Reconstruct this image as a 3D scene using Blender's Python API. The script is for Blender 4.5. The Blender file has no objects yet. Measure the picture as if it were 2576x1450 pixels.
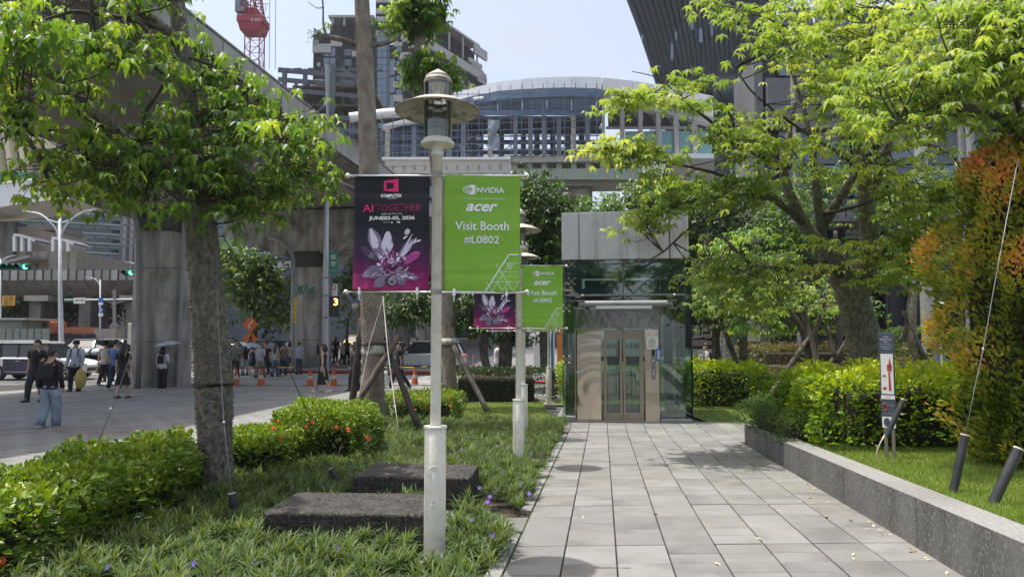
import bpy, bmesh, math, random
import numpy as np
from mathutils import Vector, Matrix
R = math.radians
random.seed(7); rng = np.random.default_rng(7)
SC = bpy.context.scene
C = SC.collection
# ------------------------------------------------------------------ camera, world, sun, exposure
F = 1770.3                      # focal length for a picture 2575 wide
PITCH = math.atan2(123.0, F)    # horizon lies 123 px below the centre
CAMH = 1.5
cam_d = bpy.data.cameras.new('camera'); cam = bpy.data.objects.new('camera', cam_d); C.objects.link(cam)
cam_d.sensor_width = 36.0; cam_d.lens = 36.0 * F / 2575.0
cam_d.clip_start = 0.05; cam_d.clip_end = 3000
cam.location = (0, 0, CAMH); cam.rotation_euler = (math.pi / 2 + PITCH, 0, 0)
SC.camera = cam
SUN_DIR = Vector((-0.25, 0.03, 1.0)).normalized()      # towards the sun
world = bpy.data.worlds.new('World'); SC.world = world; world.use_nodes = True
wn = world.node_tree.nodes; wl = world.node_tree.links
sky = wn.new('ShaderNodeTexSky'); sky.sky_type = 'NISHITA'; sky.sun_disc = False
sky.sun_elevation = math.asin(SUN_DIR.z); sky.sun_rotation = math.atan2(SUN_DIR.x, SUN_DIR.y)
sky.air_density = 1.0; sky.dust_density = 5.0; sky.ozone_density = 1.2
bg = wn['Background']; bg.inputs['Strength'].default_value = 0.15
# thin summer cloud veil over the whole sky
geo = wn.new('ShaderNodeTexCoord'); nz = wn.new('ShaderNodeTexNoise'); nz.inputs['Scale'].default_value = 2.4
nz.inputs['Detail'].default_value = 4
mp = wn.new('ShaderNodeMapping'); mp.inputs['Scale'].default_value = (1, 1, 2.2); mp.inputs['Location'].default_value = (.4, .2, .1)
rp = wn.new('ShaderNodeValToRGB'); rp.color_ramp.elements[0].position = .36; rp.color_ramp.elements[1].position = .72
rp.color_ramp.elements[0].color = (.18, .18, .18, 1); rp.color_ramp.elements[1].color = (.92, .92, .92, 1)
mx = wn.new('ShaderNodeMix'); mx.data_type = 'RGBA'; mx.inputs['B'].default_value = (2.45, 2.55, 2.72, 1)
wl.new(geo.outputs['Generated'], mp.inputs['Vector']); wl.new(mp.outputs['Vector'], nz.inputs['Vector'])
wl.new(nz.outputs['Fac'], rp.inputs['Fac']); wl.new(rp.outputs['Color'], mx.inputs['Factor'])
wl.new(sky.outputs['Color'], mx.inputs['A']); wl.new(mx.outputs['Result'], bg.inputs['Color'])
sun_d = bpy.data.lights.new('sun', 'SUN'); sun_d.energy = 2.55; sun_d.angle = R(.6); sun_d.color = (1.0, .955, .88)
sun = bpy.data.objects.new('sun', sun_d); C.objects.link(sun); sun.location = (0, 0, 60)
sun.rotation_euler = SUN_DIR.to_track_quat('Z', 'Y').to_euler()
vs = SC.view_settings; vs.view_transform = 'Standard'; vs.look = 'None'; vs.exposure = 1.05; vs.gamma = 1.0; vs.use_curve_mapping = False
SC.cycles.max_bounces = 7; SC.cycles.transparent_max_bounces = 12; SC.cycles.transmission_bounces = 5
SC.cycles.caustics_reflective = False; SC.cycles.caustics_refractive = False
SC.cycles.sample_clamp_indirect = 6.0

# ------------------------------------------------------------------ where pixels of a 2575 x 1450 picture lie in the place
def W(u, v, Y):
    x = (u - 1287.5) / F; y = (725.0 - v) / F
    dy = math.cos(PITCH) - y * math.sin(PITCH); dz = math.sin(PITCH) + y * math.cos(PITCH)
    return Vector((x / dy * Y, Y, CAMH + dz / dy * Y))
def g(Y):                       # height of the ground: falls away from the camera, flat at the plaza, rises up the far street
    if Y < 14.1: return -0.0298 * Y
    if Y < 46: return -0.42
    return -0.42 + 0.04 * (min(Y, 90) - 46)
def G(u, v, dz=0.0):            # the ground point seen at a pixel
    lo, hi = 2.0, 400.0
    for _ in range(60):
        m = (lo + hi) / 2
        if W(u, v, m).z > g(m) + dz: lo = m
        else: hi = m
    p = W(u, v, lo); p.z = g(lo) + dz
    return p
def px(Y): return Y / F
A1 = R(7.28); E1 = Vector((math.sin(A1), math.cos(A1), 0)); E2 = Vector((math.cos(A1), -math.sin(A1), 0))
def LP(l, s, z=0.0):            # path frame: l metres to the right of the camera's line, s metres along the path
    return Vector((E2.x * l + E1.x * s, E2.y * l + E1.y * s, z))

# ------------------------------------------------------------------ materials
def c(r, gg, b):
    f = lambda k: (k / 255 / 12.92) if k / 255 <= .04045 else ((k / 255 + .055) / 1.055) ** 2.4
    return (f(r), f(gg), f(b), 1.0)
_M = {}
def mat(name, col, rough=.7, col2=None, scale=4.0, bump=0.0, bscale=None, metal=0.0, spec=.5, stretch=None, trans=0.0, emit=None, detail=6, lo=.35, hi=.65, col3=None, s3=1.0, rnd=False):
    if name in _M: return _M[name]
    m = bpy.data.materials.new(name); m.use_nodes = True; _M[name] = m
    n = m.node_tree.nodes; l = m.node_tree.links; b = n['Principled BSDF']
    if len(col) == 3: col = (*col, 1)
    b.inputs['Base Color'].default_value = col; b.inputs['Roughness'].default_value = rough
    b.inputs['Metallic'].default_value = metal; b.inputs['Specular IOR Level'].default_value = spec
    if trans: b.inputs['Transmission Weight'].default_value = trans
    if emit: b.inputs['Emission Color'].default_value = emit[0]; b.inputs['Emission Strength'].default_value = emit[1]
    if col2 is not None or bump:
        tc = n.new('ShaderNodeTexCoord'); mp = n.new('ShaderNodeMapping'); l.new(tc.outputs['Object'], mp.inputs['Vector'])
        if stretch: mp.inputs['Scale'].default_value = stretch
        if rnd:                 # every piece gets its own stretch of the pattern
            oi = n.new('ShaderNodeObjectInfo'); va = n.new('ShaderNodeVectorMath'); va.operation = 'ADD'; ml = n.new('ShaderNodeMath'); ml.operation = 'MULTIPLY'; ml.inputs[1].default_value = 91.0
            l.new(oi.outputs['Random'], ml.inputs[0]); l.new(tc.outputs['Object'], va.inputs[0]); l.new(ml.outputs[0], va.inputs[1]); l.new(va.outputs[0], mp.inputs['Vector']); tco = va.outputs[0]
        else: tco = tc.outputs['Object']
    if col2 is not None:
        if len(col2) == 3: col2 = (*col2, 1)
        t = n.new('ShaderNodeTexNoise'); t.inputs['Scale'].default_value = scale; t.inputs['Detail'].default_value = detail
        l.new(mp.outputs['Vector'], t.inputs['Vector'])
        r = n.new('ShaderNodeMapRange'); r.inputs['From Min'].default_value = lo; r.inputs['From Max'].default_value = hi
        l.new(t.outputs['Fac'], r.inputs['Value'])
        mi = n.new('ShaderNodeMix'); mi.data_type = 'RGBA'; mi.inputs['A'].default_value = col; mi.inputs['B'].default_value = col2
        l.new(r.outputs['Result'], mi.inputs['Factor']); out = mi.outputs['Result']
        if col3 is not None:
            if len(col3) == 3: col3 = (*col3, 1)
            t3 = n.new('ShaderNodeTexNoise'); t3.inputs['Scale'].default_value = s3; t3.inputs['Detail'].default_value = 8
            l.new(tco, t3.inputs['Vector'])
            r3 = n.new('ShaderNodeMapRange'); r3.inputs['From Min'].default_value = .5; r3.inputs['From Max'].default_value = .7
            l.new(t3.outputs['Fac'], r3.inputs['Value'])
            m3 = n.new('ShaderNodeMix'); m3.data_type = 'RGBA'; m3.inputs['B'].default_value = col3
            l.new(out, m3.inputs['A']); l.new(r3.outputs['Result'], m3.inputs['Factor']); out = m3.outputs['Result']
        l.new(out, b.inputs['Base Color'])
    if bump:
        t2 = n.new('ShaderNodeTexNoise'); t2.inputs['Scale'].default_value = bscale or scale * 4; t2.inputs['Detail'].default_value = 8
        l.new(mp.outputs['Vector'], t2.inputs['Vector'])
        bp = n.new('ShaderNodeBump'); bp.inputs['Strength'].default_value = min(1.0, bump); bp.inputs['Distance'].default_value = .02 * max(1, bump)
        l.new(t2.outputs['Fac'], bp.inputs['Height']); l.new(bp.outputs['Normal'], b.inputs['Normal'])
    return m
def leafmat(name, ramp, rough=.42, trans=.38, tcol=None, spec=.45):
    """leaves: the tint runs along the ramp by each leaf's own 'tint' value; light also comes through the blade"""
    if name in _M: return _M[name]
    m = bpy.data.materials.new(name); m.use_nodes = True; _M[name] = m
    n = m.node_tree.nodes; l = m.node_tree.links; b = n['Principled BSDF']
    at = n.new('ShaderNodeAttribute'); at.attribute_name = 'tint'
    r = n.new('ShaderNodeValToRGB'); cr = r.color_ramp
    for i, (p, col) in enumerate(ramp):
        e = cr.elements[i] if i < 2 else cr.elements.new(p)
        e.position = p; e.color = (*col[:3], 1)
    l.new(at.outputs['Fac'], r.inputs['Fac']); l.new(r.outputs['Color'], b.inputs['Base Color'])
    b.inputs['Roughness'].default_value = rough; b.inputs['Specular IOR Level'].default_value = spec
    tr = n.new('ShaderNodeBsdfTranslucent'); mu = n.new('ShaderNodeMix'); mu.data_type = 'RGBA'; mu.blend_type = 'MULTIPLY'
    mu.inputs['Factor'].default_value = 1; mu.inputs['B'].default_value = tcol or (2.2, 2.0, .55, 1)
    l.new(r.outputs['Color'], mu.inputs['A']); l.new(mu.outputs['Result'], tr.inputs['Color'])
    ms = n.new('ShaderNodeMixShader'); ms.inputs[0].default_value = trans
    l.new(b.outputs[0], ms.inputs[1]); l.new(tr.outputs[0], ms.inputs[2]); l.new(ms.outputs[0], n['Material Output'].inputs[0])
    return m
def glassmat(name, col, alpha=.35, rough=.03, extra=None):
    """thin pane: part clear, part mirror"""
    if name in _M: return _M[name]
    m = bpy.data.materials.new(name); m.use_nodes = True; _M[name] = m
    n = m.node_tree.nodes; l = m.node_tree.links; n.remove(n['Principled BSDF'])
    t = n.new('ShaderNodeBsdfTransparent'); t.inputs[0].default_value = col
    gl = n.new('ShaderNodeBsdfGlossy'); gl.inputs['Roughness'].default_value = rough; gl.inputs['Color'].default_value = (.9, .95, .95, 1)
    fr = n.new('ShaderNodeFresnel'); fr.inputs[0].default_value = 1.5
    ad = n.new('ShaderNodeMath'); ad.operation = 'ADD'; ad.inputs[1].default_value = alpha; ad.use_clamp = True
    l.new(fr.outputs[0], ad.inputs[0])
    ms = n.new('ShaderNodeMixShader'); l.new(ad.outputs[0], ms.inputs[0]); l.new(t.outputs[0], ms.inputs[1]); l.new(gl.outputs[0], ms.inputs[2])
    l.new(ms.outputs[0], n['Material Output'].inputs[0])
    return m

# ------------------------------------------------------------------ mesh helpers
def link(name, me, m=None, parent=None, kind=None, label=None, loc=None, mod=None):
    o = bpy.data.objects.new(name, me); C.objects.link(o)
    if m is not None:
        for k in (m if isinstance(m, (list, tuple)) else [m]): me.materials.append(k)
    if parent is not None: o.parent = parent
    if kind: o['kind'] = kind
    if label: o['label'] = label
    if loc is not None: o.location = loc
    return o
def thing(name, label, cat, loc=(0, 0, 0), rz=0.0, group=None, kind=None):
    o = bpy.data.objects.new(name, None); C.objects.link(o); o.location = loc; o.rotation_euler = (0, 0, rz)
    o['label'] = label; o['category'] = cat
    if group: o['group'] = group
    if kind: o['kind'] = kind
    o.empty_display_size = .2
    return o
def tag(o, label, cat, group=None, kind=None):
    o['label'] = label; o['category'] = cat
    if group: o['group'] = group
    if kind: o['kind'] = kind
    return o
def copy_tree(o, parent=None):
    k = o.copy(); C.objects.link(k)
    if parent is not None: k.parent = parent
    for ch in list(o.children): copy_tree(ch, k)
    return k
def rotz(p, a): return Vector((p[0] * math.cos(a) - p[1] * math.sin(a), p[0] * math.sin(a) + p[1] * math.cos(a), p[2]))
class MB:
    def __init__(s): s.v = []; s.f = []; s.m = []; s.mi = 0; s.sm = False; s.smf = []
    def add(s, vs_, fs): 
        b = len(s.v); s.v += [tuple(p) for p in vs_]; s.f += [tuple(b + i for i in f) for f in fs]
        s.m += [s.mi] * len(fs); s.smf += [s.sm] * len(fs); return s
    def box(s, ctr, size, rz=0.0, rot=None, taper=1.0):
        hx, hy, hz = size[0] / 2, size[1] / 2, size[2] / 2; P = []
        for z in (-1, 1):
            t = taper if z > 0 else 1
            for x, y in ((-1, -1), (1, -1), (1, 1), (-1, 1)): P.append(Vector((x * hx * t, y * hy * t, z * hz)))
        if rot is not None: P = [rot @ p for p in P]
        elif rz: P = [rotz(p, rz) for p in P]
        cc = Vector(ctr)
        return s.add([p + cc for p in P], [(3, 2, 1, 0), (4, 5, 6, 7), (0, 1, 5, 4), (1, 2, 6, 5), (2, 3, 7, 6), (3, 0, 4, 7)])
    def bar(s, a, b, w, d=None, up=Vector((0, 0, 1))):
        """square bar between two points"""
        a = Vector(a); b = Vector(b); d = d or w; ax = (b - a); L = ax.length
        if L < 1e-6: return s
        ax /= L
        sd = ax.cross(up)
        if sd.length < 1e-3: sd = ax.cross(Vector((0, 1, 0)))
        sd.normalize(); u2 = sd.cross(ax).normalized()
        P = [p + sd * (i * w / 2) + u2 * (j * d / 2) for p in (a, b) for i, j in ((-1, -1), (1, -1), (1, 1), (-1, 1))]
        return s.add(P, [(3, 2, 1, 0), (4, 5, 6, 7), (0, 1, 5, 4), (1, 2, 6, 5), (2, 3, 7, 6), (3, 0, 4, 7)])
    def tube(s, pts, rad, n=8, cap=True, noise=0.0, nsc=3.0):
        pts = [Vector(p) for p in pts]; k = len(pts)
        rad = list(rad) if hasattr(rad, '__len__') else [rad] * k
        tan = [(pts[min(i + 1, k - 1)] - pts[max(i - 1, 0)]).normalized() for i in range(k)]
        ref = Vector((0, 0, 1)) if abs(tan[0].z) < .9 else Vector((1, 0, 0))
        V = []; sd = tan[0].cross(ref).normalized()
        for i in range(k):
            sd = (sd - tan[i] * sd.dot(tan[i])); sd.normalize(); u2 = tan[i].cross(sd)
            for j in range(n):
                a = 2 * math.pi * j / n; r = rad[i]
                if noise: r *= 1 + noise * (math.sin(3 * a + i * 1.3) * .5 + math.sin(5 * a - i * nsc * .7) * .3 + random.uniform(-.4, .4))
                V.append(pts[i] + (sd * math.cos(a) + u2 * math.sin(a)) * r)
        Fc = [(i * n + j, i * n + (j + 1) % n, (i + 1) * n + (j + 1) % n, (i + 1) * n + j) for i in range(k - 1) for j in range(n)]
        if cap: Fc += [tuple(range(n - 1, -1, -1)), tuple((k - 1) * n + j for j in range(n))]
        return s.add(V, Fc)
    def lathe(s, prof, n=24, ctr=(0, 0, 0), cap=False):
        """prof: (radius, z) from bottom to top"""
        V = [(ctr[0] + r * math.cos(2 * math.pi * j / n), ctr[1] + r * math.sin(2 * math.pi * j / n), ctr[2] + z) for r, z in prof for j in range(n)]
        Fc = [(i * n + j, i * n + (j + 1) % n, (i + 1) * n + (j + 1) % n, (i + 1) * n + j) for i in range(len(prof) - 1) for j in range(n)]
        if cap: Fc += [tuple(range(n - 1, -1, -1)), tuple((len(prof) - 1) * n + j for j in range(n))]
        return s.add(V, Fc)
    def cyl(s, a, b, r, n=16): return s.tube([a, b], r, n)
    def sphere(s, ctr, r, n=12, m=8, sc=(1, 1, 1)):
        V = [(ctr[0], ctr[1], ctr[2] - r * sc[2])]
        for i in range(1, m):
            t = -math.pi / 2 + math.pi * i / m
            for j in range(n):
                a = 2 * math.pi * j / n; V.append((ctr[0] + r * sc[0] * math.cos(t) * math.cos(a), ctr[1] + r * sc[1] * math.cos(t) * math.sin(a), ctr[2] + r * sc[2] * math.sin(t)))
        V.append((ctr[0], ctr[1], ctr[2] + r * sc[2])); T = len(V) - 1
        Fc = [(0, 1 + (j + 1) % n, 1 + j) for j in range(n)]
        for i in range(m - 2): Fc += [(1 + i * n + j, 1 + i * n + (j + 1) % n, 1 + (i + 1) * n + (j + 1) % n, 1 + (i + 1) * n + j) for j in range(n)]
        Fc += [(T, 1 + (m - 2) * n + j, 1 + (m - 2) * n + (j + 1) % n) for j in range(n)]
        return s.add(V, Fc)
    def prism(s, poly, z0, z1):
        n = len(poly); V = [(p[0], p[1], z0) for p in poly] + [(p[0], p[1], z1) for p in poly]
        return s.add(V, [tuple(range(n - 1, -1, -1)), tuple(range(n, 2 * n))] + [(i, (i + 1) % n, n + (i + 1) % n, n + i) for i in range(n)])
    def ext(s, poly, axis, d0, d1):
        """polygon in a vertical plane pushed along axis: poly of 3-D points, axis vector"""
        n = len(poly); ax = Vector(axis); V = [Vector(p) + ax * d0 for p in poly] + [Vector(p) + ax * d1 for p in poly]
        return s.add(V, [tuple(range(n - 1, -1, -1)), tuple(range(n, 2 * n))] + [(i, (i + 1) % n, n + (i + 1) % n, n + i) for i in range(n)])
    def build(s, name, m, parent=None, world=False, smooth=False, bevel=0.0, seg=2, kind=None, label=None, sub=0, loc=None, fix=True):
        me = bpy.data.meshes.new(name)
        off = parent.location if (world and parent is not None) else Vector((0, 0, 0))
        vv = [(p[0] - off[0], p[1] - off[1], p[2] - off[2]) for p in s.v]
        if world and parent is not None and parent.rotation_euler.z:
            vv = [tuple(rotz(p, -parent.rotation_euler.z)) for p in vv]
        me.from_pydata(vv, [], s.f)
        ms = m if isinstance(m, (list, tuple)) else [m]
        o = link(name, me, ms, parent, kind, label, loc)
        if len(ms) > 1: me.polygons.foreach_set('material_index', s.m)
        if smooth: me.polygons.foreach_set('use_smooth', [True] * len(s.f))
        elif any(s.smf): me.polygons.foreach_set('use_smooth', s.smf)
        if fix and len(s.f) < 20000:
            b = bmesh.new(); b.from_mesh(me); bmesh.ops.recalc_face_normals(b, faces=b.faces); b.to_mesh(me); b.free()
        if bevel:
            md = o.modifiers.new('bevel', 'BEVEL'); md.width = bevel; md.segments = seg; md.limit_method = 'ANGLE'; md.angle_limit = R(40)
        if sub:
            md = o.modifiers.new('sub', 'SUBSURF'); md.levels = md.render_levels = sub
        return o
def sheet(name, poly, dz, m, kind='structure', parent=None, cuts=(14.1, 46, 90), label=None):
    b = bmesh.new(); b.faces.new([b.verts.new((p[0], p[1], 0)) for p in poly])
    for y in cuts:
        bmesh.ops.bisect_plane(b, geom=b.verts[:] + b.edges[:] + b.faces[:], plane_co=(0, y, 0), plane_no=(0, 1, 0))
    for v in b.verts: v.co.z = g(v.co.y) + dz
    bmesh.ops.recalc_face_normals(b, faces=b.faces)
    if b.faces[:] and sum(f.normal.z for f in b.faces) < 0: bmesh.ops.reverse_faces(b, faces=b.faces)
    me = bpy.data.meshes.new(name); b.to_mesh(me); b.free()
    return link(name, me, m, parent, kind, label)
def bulk(name, V, Fc, m, tint=None, parent=None, kind=None, label=None, world=True, smooth=True):
    """V (n,3), Fc (k,3) arrays"""
    me = bpy.data.meshes.new(name)
    V = np.asarray(V, dtype=np.float32); Fc = np.asarray(Fc, dtype=np.int32)
    if parent is not None and world: V = V - np.array(parent.location, dtype=np.float32)
    me.vertices.add(len(V)); me.vertices.foreach_set('co', V.ravel())
    k = Fc.shape[1]; me.loops.add(Fc.size); me.loops.foreach_set('vertex_index', Fc.ravel())
    me.polygons.add(len(Fc)); me.polygons.foreach_set('loop_start', np.arange(0, Fc.size, k, dtype=np.int32))
    me.update(calc_edges=True)
    me.polygons.foreach_set('use_smooth', np.full(len(Fc), smooth))
    if tint is not None:
        a = me.attributes.new('tint', 'FLOAT', 'POINT'); a.data.foreach_set('value', np.asarray(tint, dtype=np.float32))
    return link(name, me, m, parent, kind, label)

# ------------------------------------------------------------------ leaves (vectorised)
def nrm(a): return a / (np.linalg.norm(a, axis=1, keepdims=True) + 1e-9)
def leaf_cards(P, D, N, L, Wd, droop=.25, fold=.18, round_=False):
    """P base, D direction, N upward side; returns verts, triangles, leaf index per vert"""
    n = len(P); D = nrm(D); S = nrm(np.cross(D, N)); N = nrm(np.cross(S, D)); L = np.broadcast_to(L, (n,))[:, None]; Wd = np.broadcast_to(Wd, (n,))[:, None]
    dn = np.zeros_like(P); dn[:, 2] = -1
    if not round_:
        b = P; c_ = P + D * L * .45 + N * L * .05; t = P + D * L * (1 - .1 * droop) + dn * L * droop
        l = P + D * L * .48 + S * Wd * .5 - N * Wd * fold * 0 + N * (Wd * fold); r = P + D * L * .48 - S * Wd * .5 + N * (Wd * fold)
        V = np.stack([b, l, c_, r, t], 1).reshape(-1, 3); k = 5
        T = np.array([[0, 1, 2], [0, 2, 3], [1, 4, 2], [2, 4, 3]])
    else:
        b = P; c1 = P + D * L * .33; c2 = P + D * L * .72 + dn * L * droop * .35; t = P + D * L + dn * L * droop
        w1 = Wd * .42; w2 = Wd * .45
        l1 = c1 + S * w1 + N * w1 * fold * 2; r1 = c1 - S * w1 + N * w1 * fold * 2
        l2 = c2 + S * w2 + N * w2 * fold * 2; r2 = c2 - S * w2 + N * w2 * fold * 2
        V = np.stack([b, l1, l2, t, r2, r1, c1, c2], 1).reshape(-1, 3); k = 8
        T = np.array([[0, 1, 6], [0, 6, 5], [1, 2, 7], [1, 7, 6], [6, 7, 4], [6, 4, 5], [2, 3, 7], [7, 3, 4]])
    Fc = (T[None] + (np.arange(n) * k)[:, None, None]).reshape(-1, 3)
    return V, Fc, k
def rand_dirs(n, up=.3, flat=1.0):
    d = rng.normal(size=(n, 3)); d[:, 2] = d[:, 2] * flat + up; return nrm(d)
def palmate(P, size=.12, k=6, droop=.45, tint=None, tilt=.25, wr=.30):
    """umbrella of k leaflets at every point of P"""
    n = len(P); a0 = rng.uniform(0, 2 * np.pi, n)
    ax = nrm(np.stack([rng.normal(0, tilt, n), rng.normal(0, tilt, n), np.ones(n)], 1))
    e = nrm(np.cross(ax, np.array([[0, 1, 0]]))); f = np.cross(ax, e)
    Ps, Ds, Ns, Ls, Ts = [], [], [], [], []
    sz = size * rng.uniform(.7, 1.15, n)
    for j in range(k):
        a = a0 + 2 * np.pi * j / k * .92 + rng.normal(0, .12, n)
        d = e * np.cos(a)[:, None] + f * np.sin(a)[:, None] - ax * rng.uniform(.15, .75, n)[:, None] * droop * 1.3
        Ps.append(P); Ds.append(d); Ns.append(ax + d * .1); Ls.append(sz * rng.uniform(.7, 1.1, n))
        Ts.append((tint if tint is not None else rng.uniform(0, 1, n)) + rng.normal(0, .05, n))
    P2 = np.concatenate(Ps); D2 = np.concatenate(Ds); N2 = np.concatenate(Ns); L2 = np.concatenate(Ls); T2 = np.concatenate(Ts)
    V, Fc, kk = leaf_cards(P2, D2, N2, L2, L2 * wr, droop=droop)
    return V, Fc, np.repeat(np.clip(T2, 0, 1), kk)
def inpoly(x, y, poly):
    r = False; n = len(poly); j = n - 1
    for i in range(n):
        if (poly[i][1] > y) != (poly[j][1] > y) and x < (poly[j][0] - poly[i][0]) * (y - poly[i][1]) / (poly[j][1] - poly[i][1]) + poly[i][0]: r = not r
        j = i
    return r
def in_view_poly(poly, n, y0, y1):
    """points of the place that are seen inside an outline of the picture, between two depths"""
    us = [p[0] for p in poly]; vs_ = [p[1] for p in poly]; out = []
    while len(out) < n:
        u = random.uniform(min(us), max(us)); v = random.uniform(min(vs_), max(vs_))
        if inpoly(u, v, poly): out.append(W(u, v, random.uniform(y0, y1)))
    return out
def text_mesh(txt, w, h=None, shear=0.0, bold=0.0, align='c', spacing=1.0):
    """text turned into a flat mesh in x,z; fitted to width w (and height h)"""
    cu = bpy.data.curves.new('t', 'FONT'); cu.body = txt; cu.size = 1; cu.shear = shear; cu.offset = bold; cu.resolution_u = 3; cu.space_character = spacing
    o = bpy.data.objects.new('t', cu); C.objects.link(o); dg = bpy.context.evaluated_depsgraph_get(); dg.update()
    me = bpy.data.meshes.new_from_object(o.evaluated_get(dg)); bpy.data.objects.remove(o); bpy.data.curves.remove(cu)
    n = len(me.vertices); co = np.zeros(n * 3, dtype=np.float32); me.vertices.foreach_get('co', co); co = co.reshape(-1, 3)
    mn = co.min(0); mxx = co.max(0); sx = w / max(mxx[0] - mn[0], 1e-6); sy = sx if h is None else h / max(mxx[1] - mn[1], 1e-6)
    x = (co[:, 0] - (mn[0] + mxx[0]) / 2) * sx; z = (co[:, 1] - (mn[1] + mxx[1]) / 2) * sy
    me.vertices.foreach_set('co', np.stack([x, np.zeros(n), z], 1).astype(np.float32).ravel())
    me.update(); return me
HAZE = True
# ================================================================== THE GROUND
M_asph = mat('asphalt', (.085, .085, .088), .9, (.12, .12, .12), 1.2, .4, 60)
M_joint = mat('joint_dirt', (.035, .032, .026), .95, (.07, .065, .05), 14, .5)
M_soil = mat('soil', (.03, .022, .014), .95, (.06, .045, .028), 9, .8, 30)
M_lawn = mat('lawn_base', (.08, .125, .025), .95, (.13, .17, .04), 5, .6, 40, col3=(.10, .085, .035), s3=1.2)
slabc = [(.222, .221, .208), (.200, .200, .190), (.240, .238, .225), (.210, .206, .190)]
M_slab = [mat('paving_stone_%s' % n, q, .82, tuple(k * .86 for k in q), 3.2, .25, 90, col3=tuple(k * .62 for k in q), s3=1.7, rnd=True) for n, q in zip(('grey', 'dull', 'pale', 'warm'), slabc)]
M_plaz = [mat('plaza_stone_%s' % n, q, .85, tuple(k * .85 for k in q), 1.5, .2, 60, col3=tuple(k * .7 for k in q), s3=.7) for n, q in zip(('grey', 'pale', 'pink'), [(.225, .222, .212), (.26, .256, .242), (.235, .203, .185)])]
M_paint = mat('road_paint', (.66, .66, .64), .7, (.48, .48, .46), 5)
M_conc = mat('concrete', (.30, .285, .26), .9, (.19, .178, .16), 1.1, .4, 18, stretch=(1.5, 1.5, .28), col3=(.10, .093, .082), s3=.45)
sheet('ground', [(-260, 0.5), (260, 0.5), (420, 700), (-420, 700)], -.03, M_asph, cuts=(14.1, 46, 90))
soil = sheet('soil', [LP(-6.4, 2.0)[:2], LP(.62, 2.0)[:2], LP(.62, 16.6)[:2], LP(-5.05, 20.5)[:2], LP(-5.05, 9)[:2], LP(-5.5, 2.0)[:2]], .004, M_soil)

# ---- the path of stone slabs
path = sheet('path', [(-1.2, 2.2), (3.0, 2.2), (4.15, 12.6), (6.4, 14.0), (6.4, 16.3), (-.2, 16.3)], .0, M_joint)
SW, SL = .395, .507
T1 = math.tan(A1); CR = R(2.2)
def slab_mesh(w, l, gap_w, gap_l, t=.05, mm=None):
    e1 = Vector((T1 * l, l, 0)); e2 = Vector((w, math.tan(CR) * w, 0)); a = 1 - gap_w / w; b = 1 - gap_l / l
    m = MB(); P = [e2 * (i * a / 2) + e1 * (j * b / 2) for i, j in ((-1, -1), (1, -1), (1, 1), (-1, 1))]
    k = .006; Q = [p * (1 - k / p.length) for p in P]
    V = [(p.x, p.y, -t) for p in P] + [(p.x, p.y, -k * .6) for p in P] + [(p.x, p.y, 0) for p in Q]
    m.add(V, [(8, 9, 10, 11)] + [(i, (i + 1) % 4, 4 + (i + 1) % 4, 4 + i) for i in range(4)] + [(4 + i, 4 + (i + 1) % 4, 8 + (i + 1) % 4, 8 + i) for i in range(4)])
    me = bpy.data.meshes.new('paving_slab'); me.from_pydata(m.v, [], m.f); me.materials.append(mm); return me
pm = [slab_mesh(SW, SL, .011, .006, mm=k) for k in M_slab]; ph = [slab_mesh(SW, SL / 2, .011, .005, mm=k) for k in M_slab]; nh = 0
SLOPE = -math.atan(.0298)
def put_slab(me, x, y, dz=.034, parent=None, rz=0.0, name='paving_slab'):
    o = bpy.data.objects.new(name, me); C.objects.link(o); o.parent = parent
    o.location = (x, y, g(y) + dz + random.uniform(-.0015, .0015)); o.rotation_euler = (SLOPE if y < 14.1 else 0, 0, rz); return o
for k in range(-1, 11):
    off = (.0, .31, .12, .22, .05, .4, .18, .3, .1, .25, .02, .2)[k + 1] * 0.25
    for r_ in range(-4, 22):
        y = 5.145 + SL * (r_ + .5) + (off if r_ % 3 else 0) * .25
        x = .004 + (y - 5.456) * T1 + SW * (k + .5)
        yy = y + math.tan(CR) * SW * (k + .5)
        lim = 3.02 + (yy - 4.8) * .134
        if yy < 12.4 and x > lim + .12: continue
        if k > 8 and yy < 14.2: continue
        if k == -1 and not (yy < 3.9 or 6.1 < yy < 6.9 or yy > 14.3): continue
        if yy > 15.9: continue
        if k >= 0 and yy < 10.6 and nh < 70 and random.random() < .5:
            nh += 1; q_ = random.choice(ph)
            for s_ in (-1, 1): put_slab(q_, x + s_ * SL / 4 * T1, yy + s_ * SL / 4, parent=path)
        else: put_slab(random.choice(pm), x, yy, parent=path)
for k in range(2, 5):           # paving that reaches in between the planting beds
    for y in (6.33, 6.70): put_slab(pm[k % 4], .004 + (y - 5.456) * T1 - SW * (k - .5) , y, parent=path)
for q, y in ((0, 9.28),):
    for k in range(1, 5): put_slab(pm[(k + 1) % 4], .004 + (y - 5.456) * T1 - SW * (k - .5), y, dz=.03, parent=path)
# kerb strips that hold the beds back from the path
M_kerb = mat('bed_kerb', (.30, .295, .275), .9, (.2, .195, .18), 6, .3)
def kerb(s0, s1, l0, l1=None, w=.1):
    a = LP(l0, s0); b = LP(l0 if l1 is None else l1, s1); m = MB()
    m.bar(Vector((a.x, a.y, g(a.y))), Vector((b.x, b.y, g(b.y))), w, .08); m.build('kerb', M_kerb, path, bevel=.008)
l0 = LP(0, 0).x
def J0(y): return .004 + (y - 5.456) * T1
for y0, y1, dx in ((3.6, 6.06, -.065), (6.98, 9.05, -.065), (9.42, 13.9, -.065)):
    m = MB(); m.bar((J0(y0) + dx, y0, g(y0) + .0), (J0(y1) + dx, y1, g(y1) + .0), .11, .075); m.build('kerb', M_kerb, path, bevel=.008)

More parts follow.
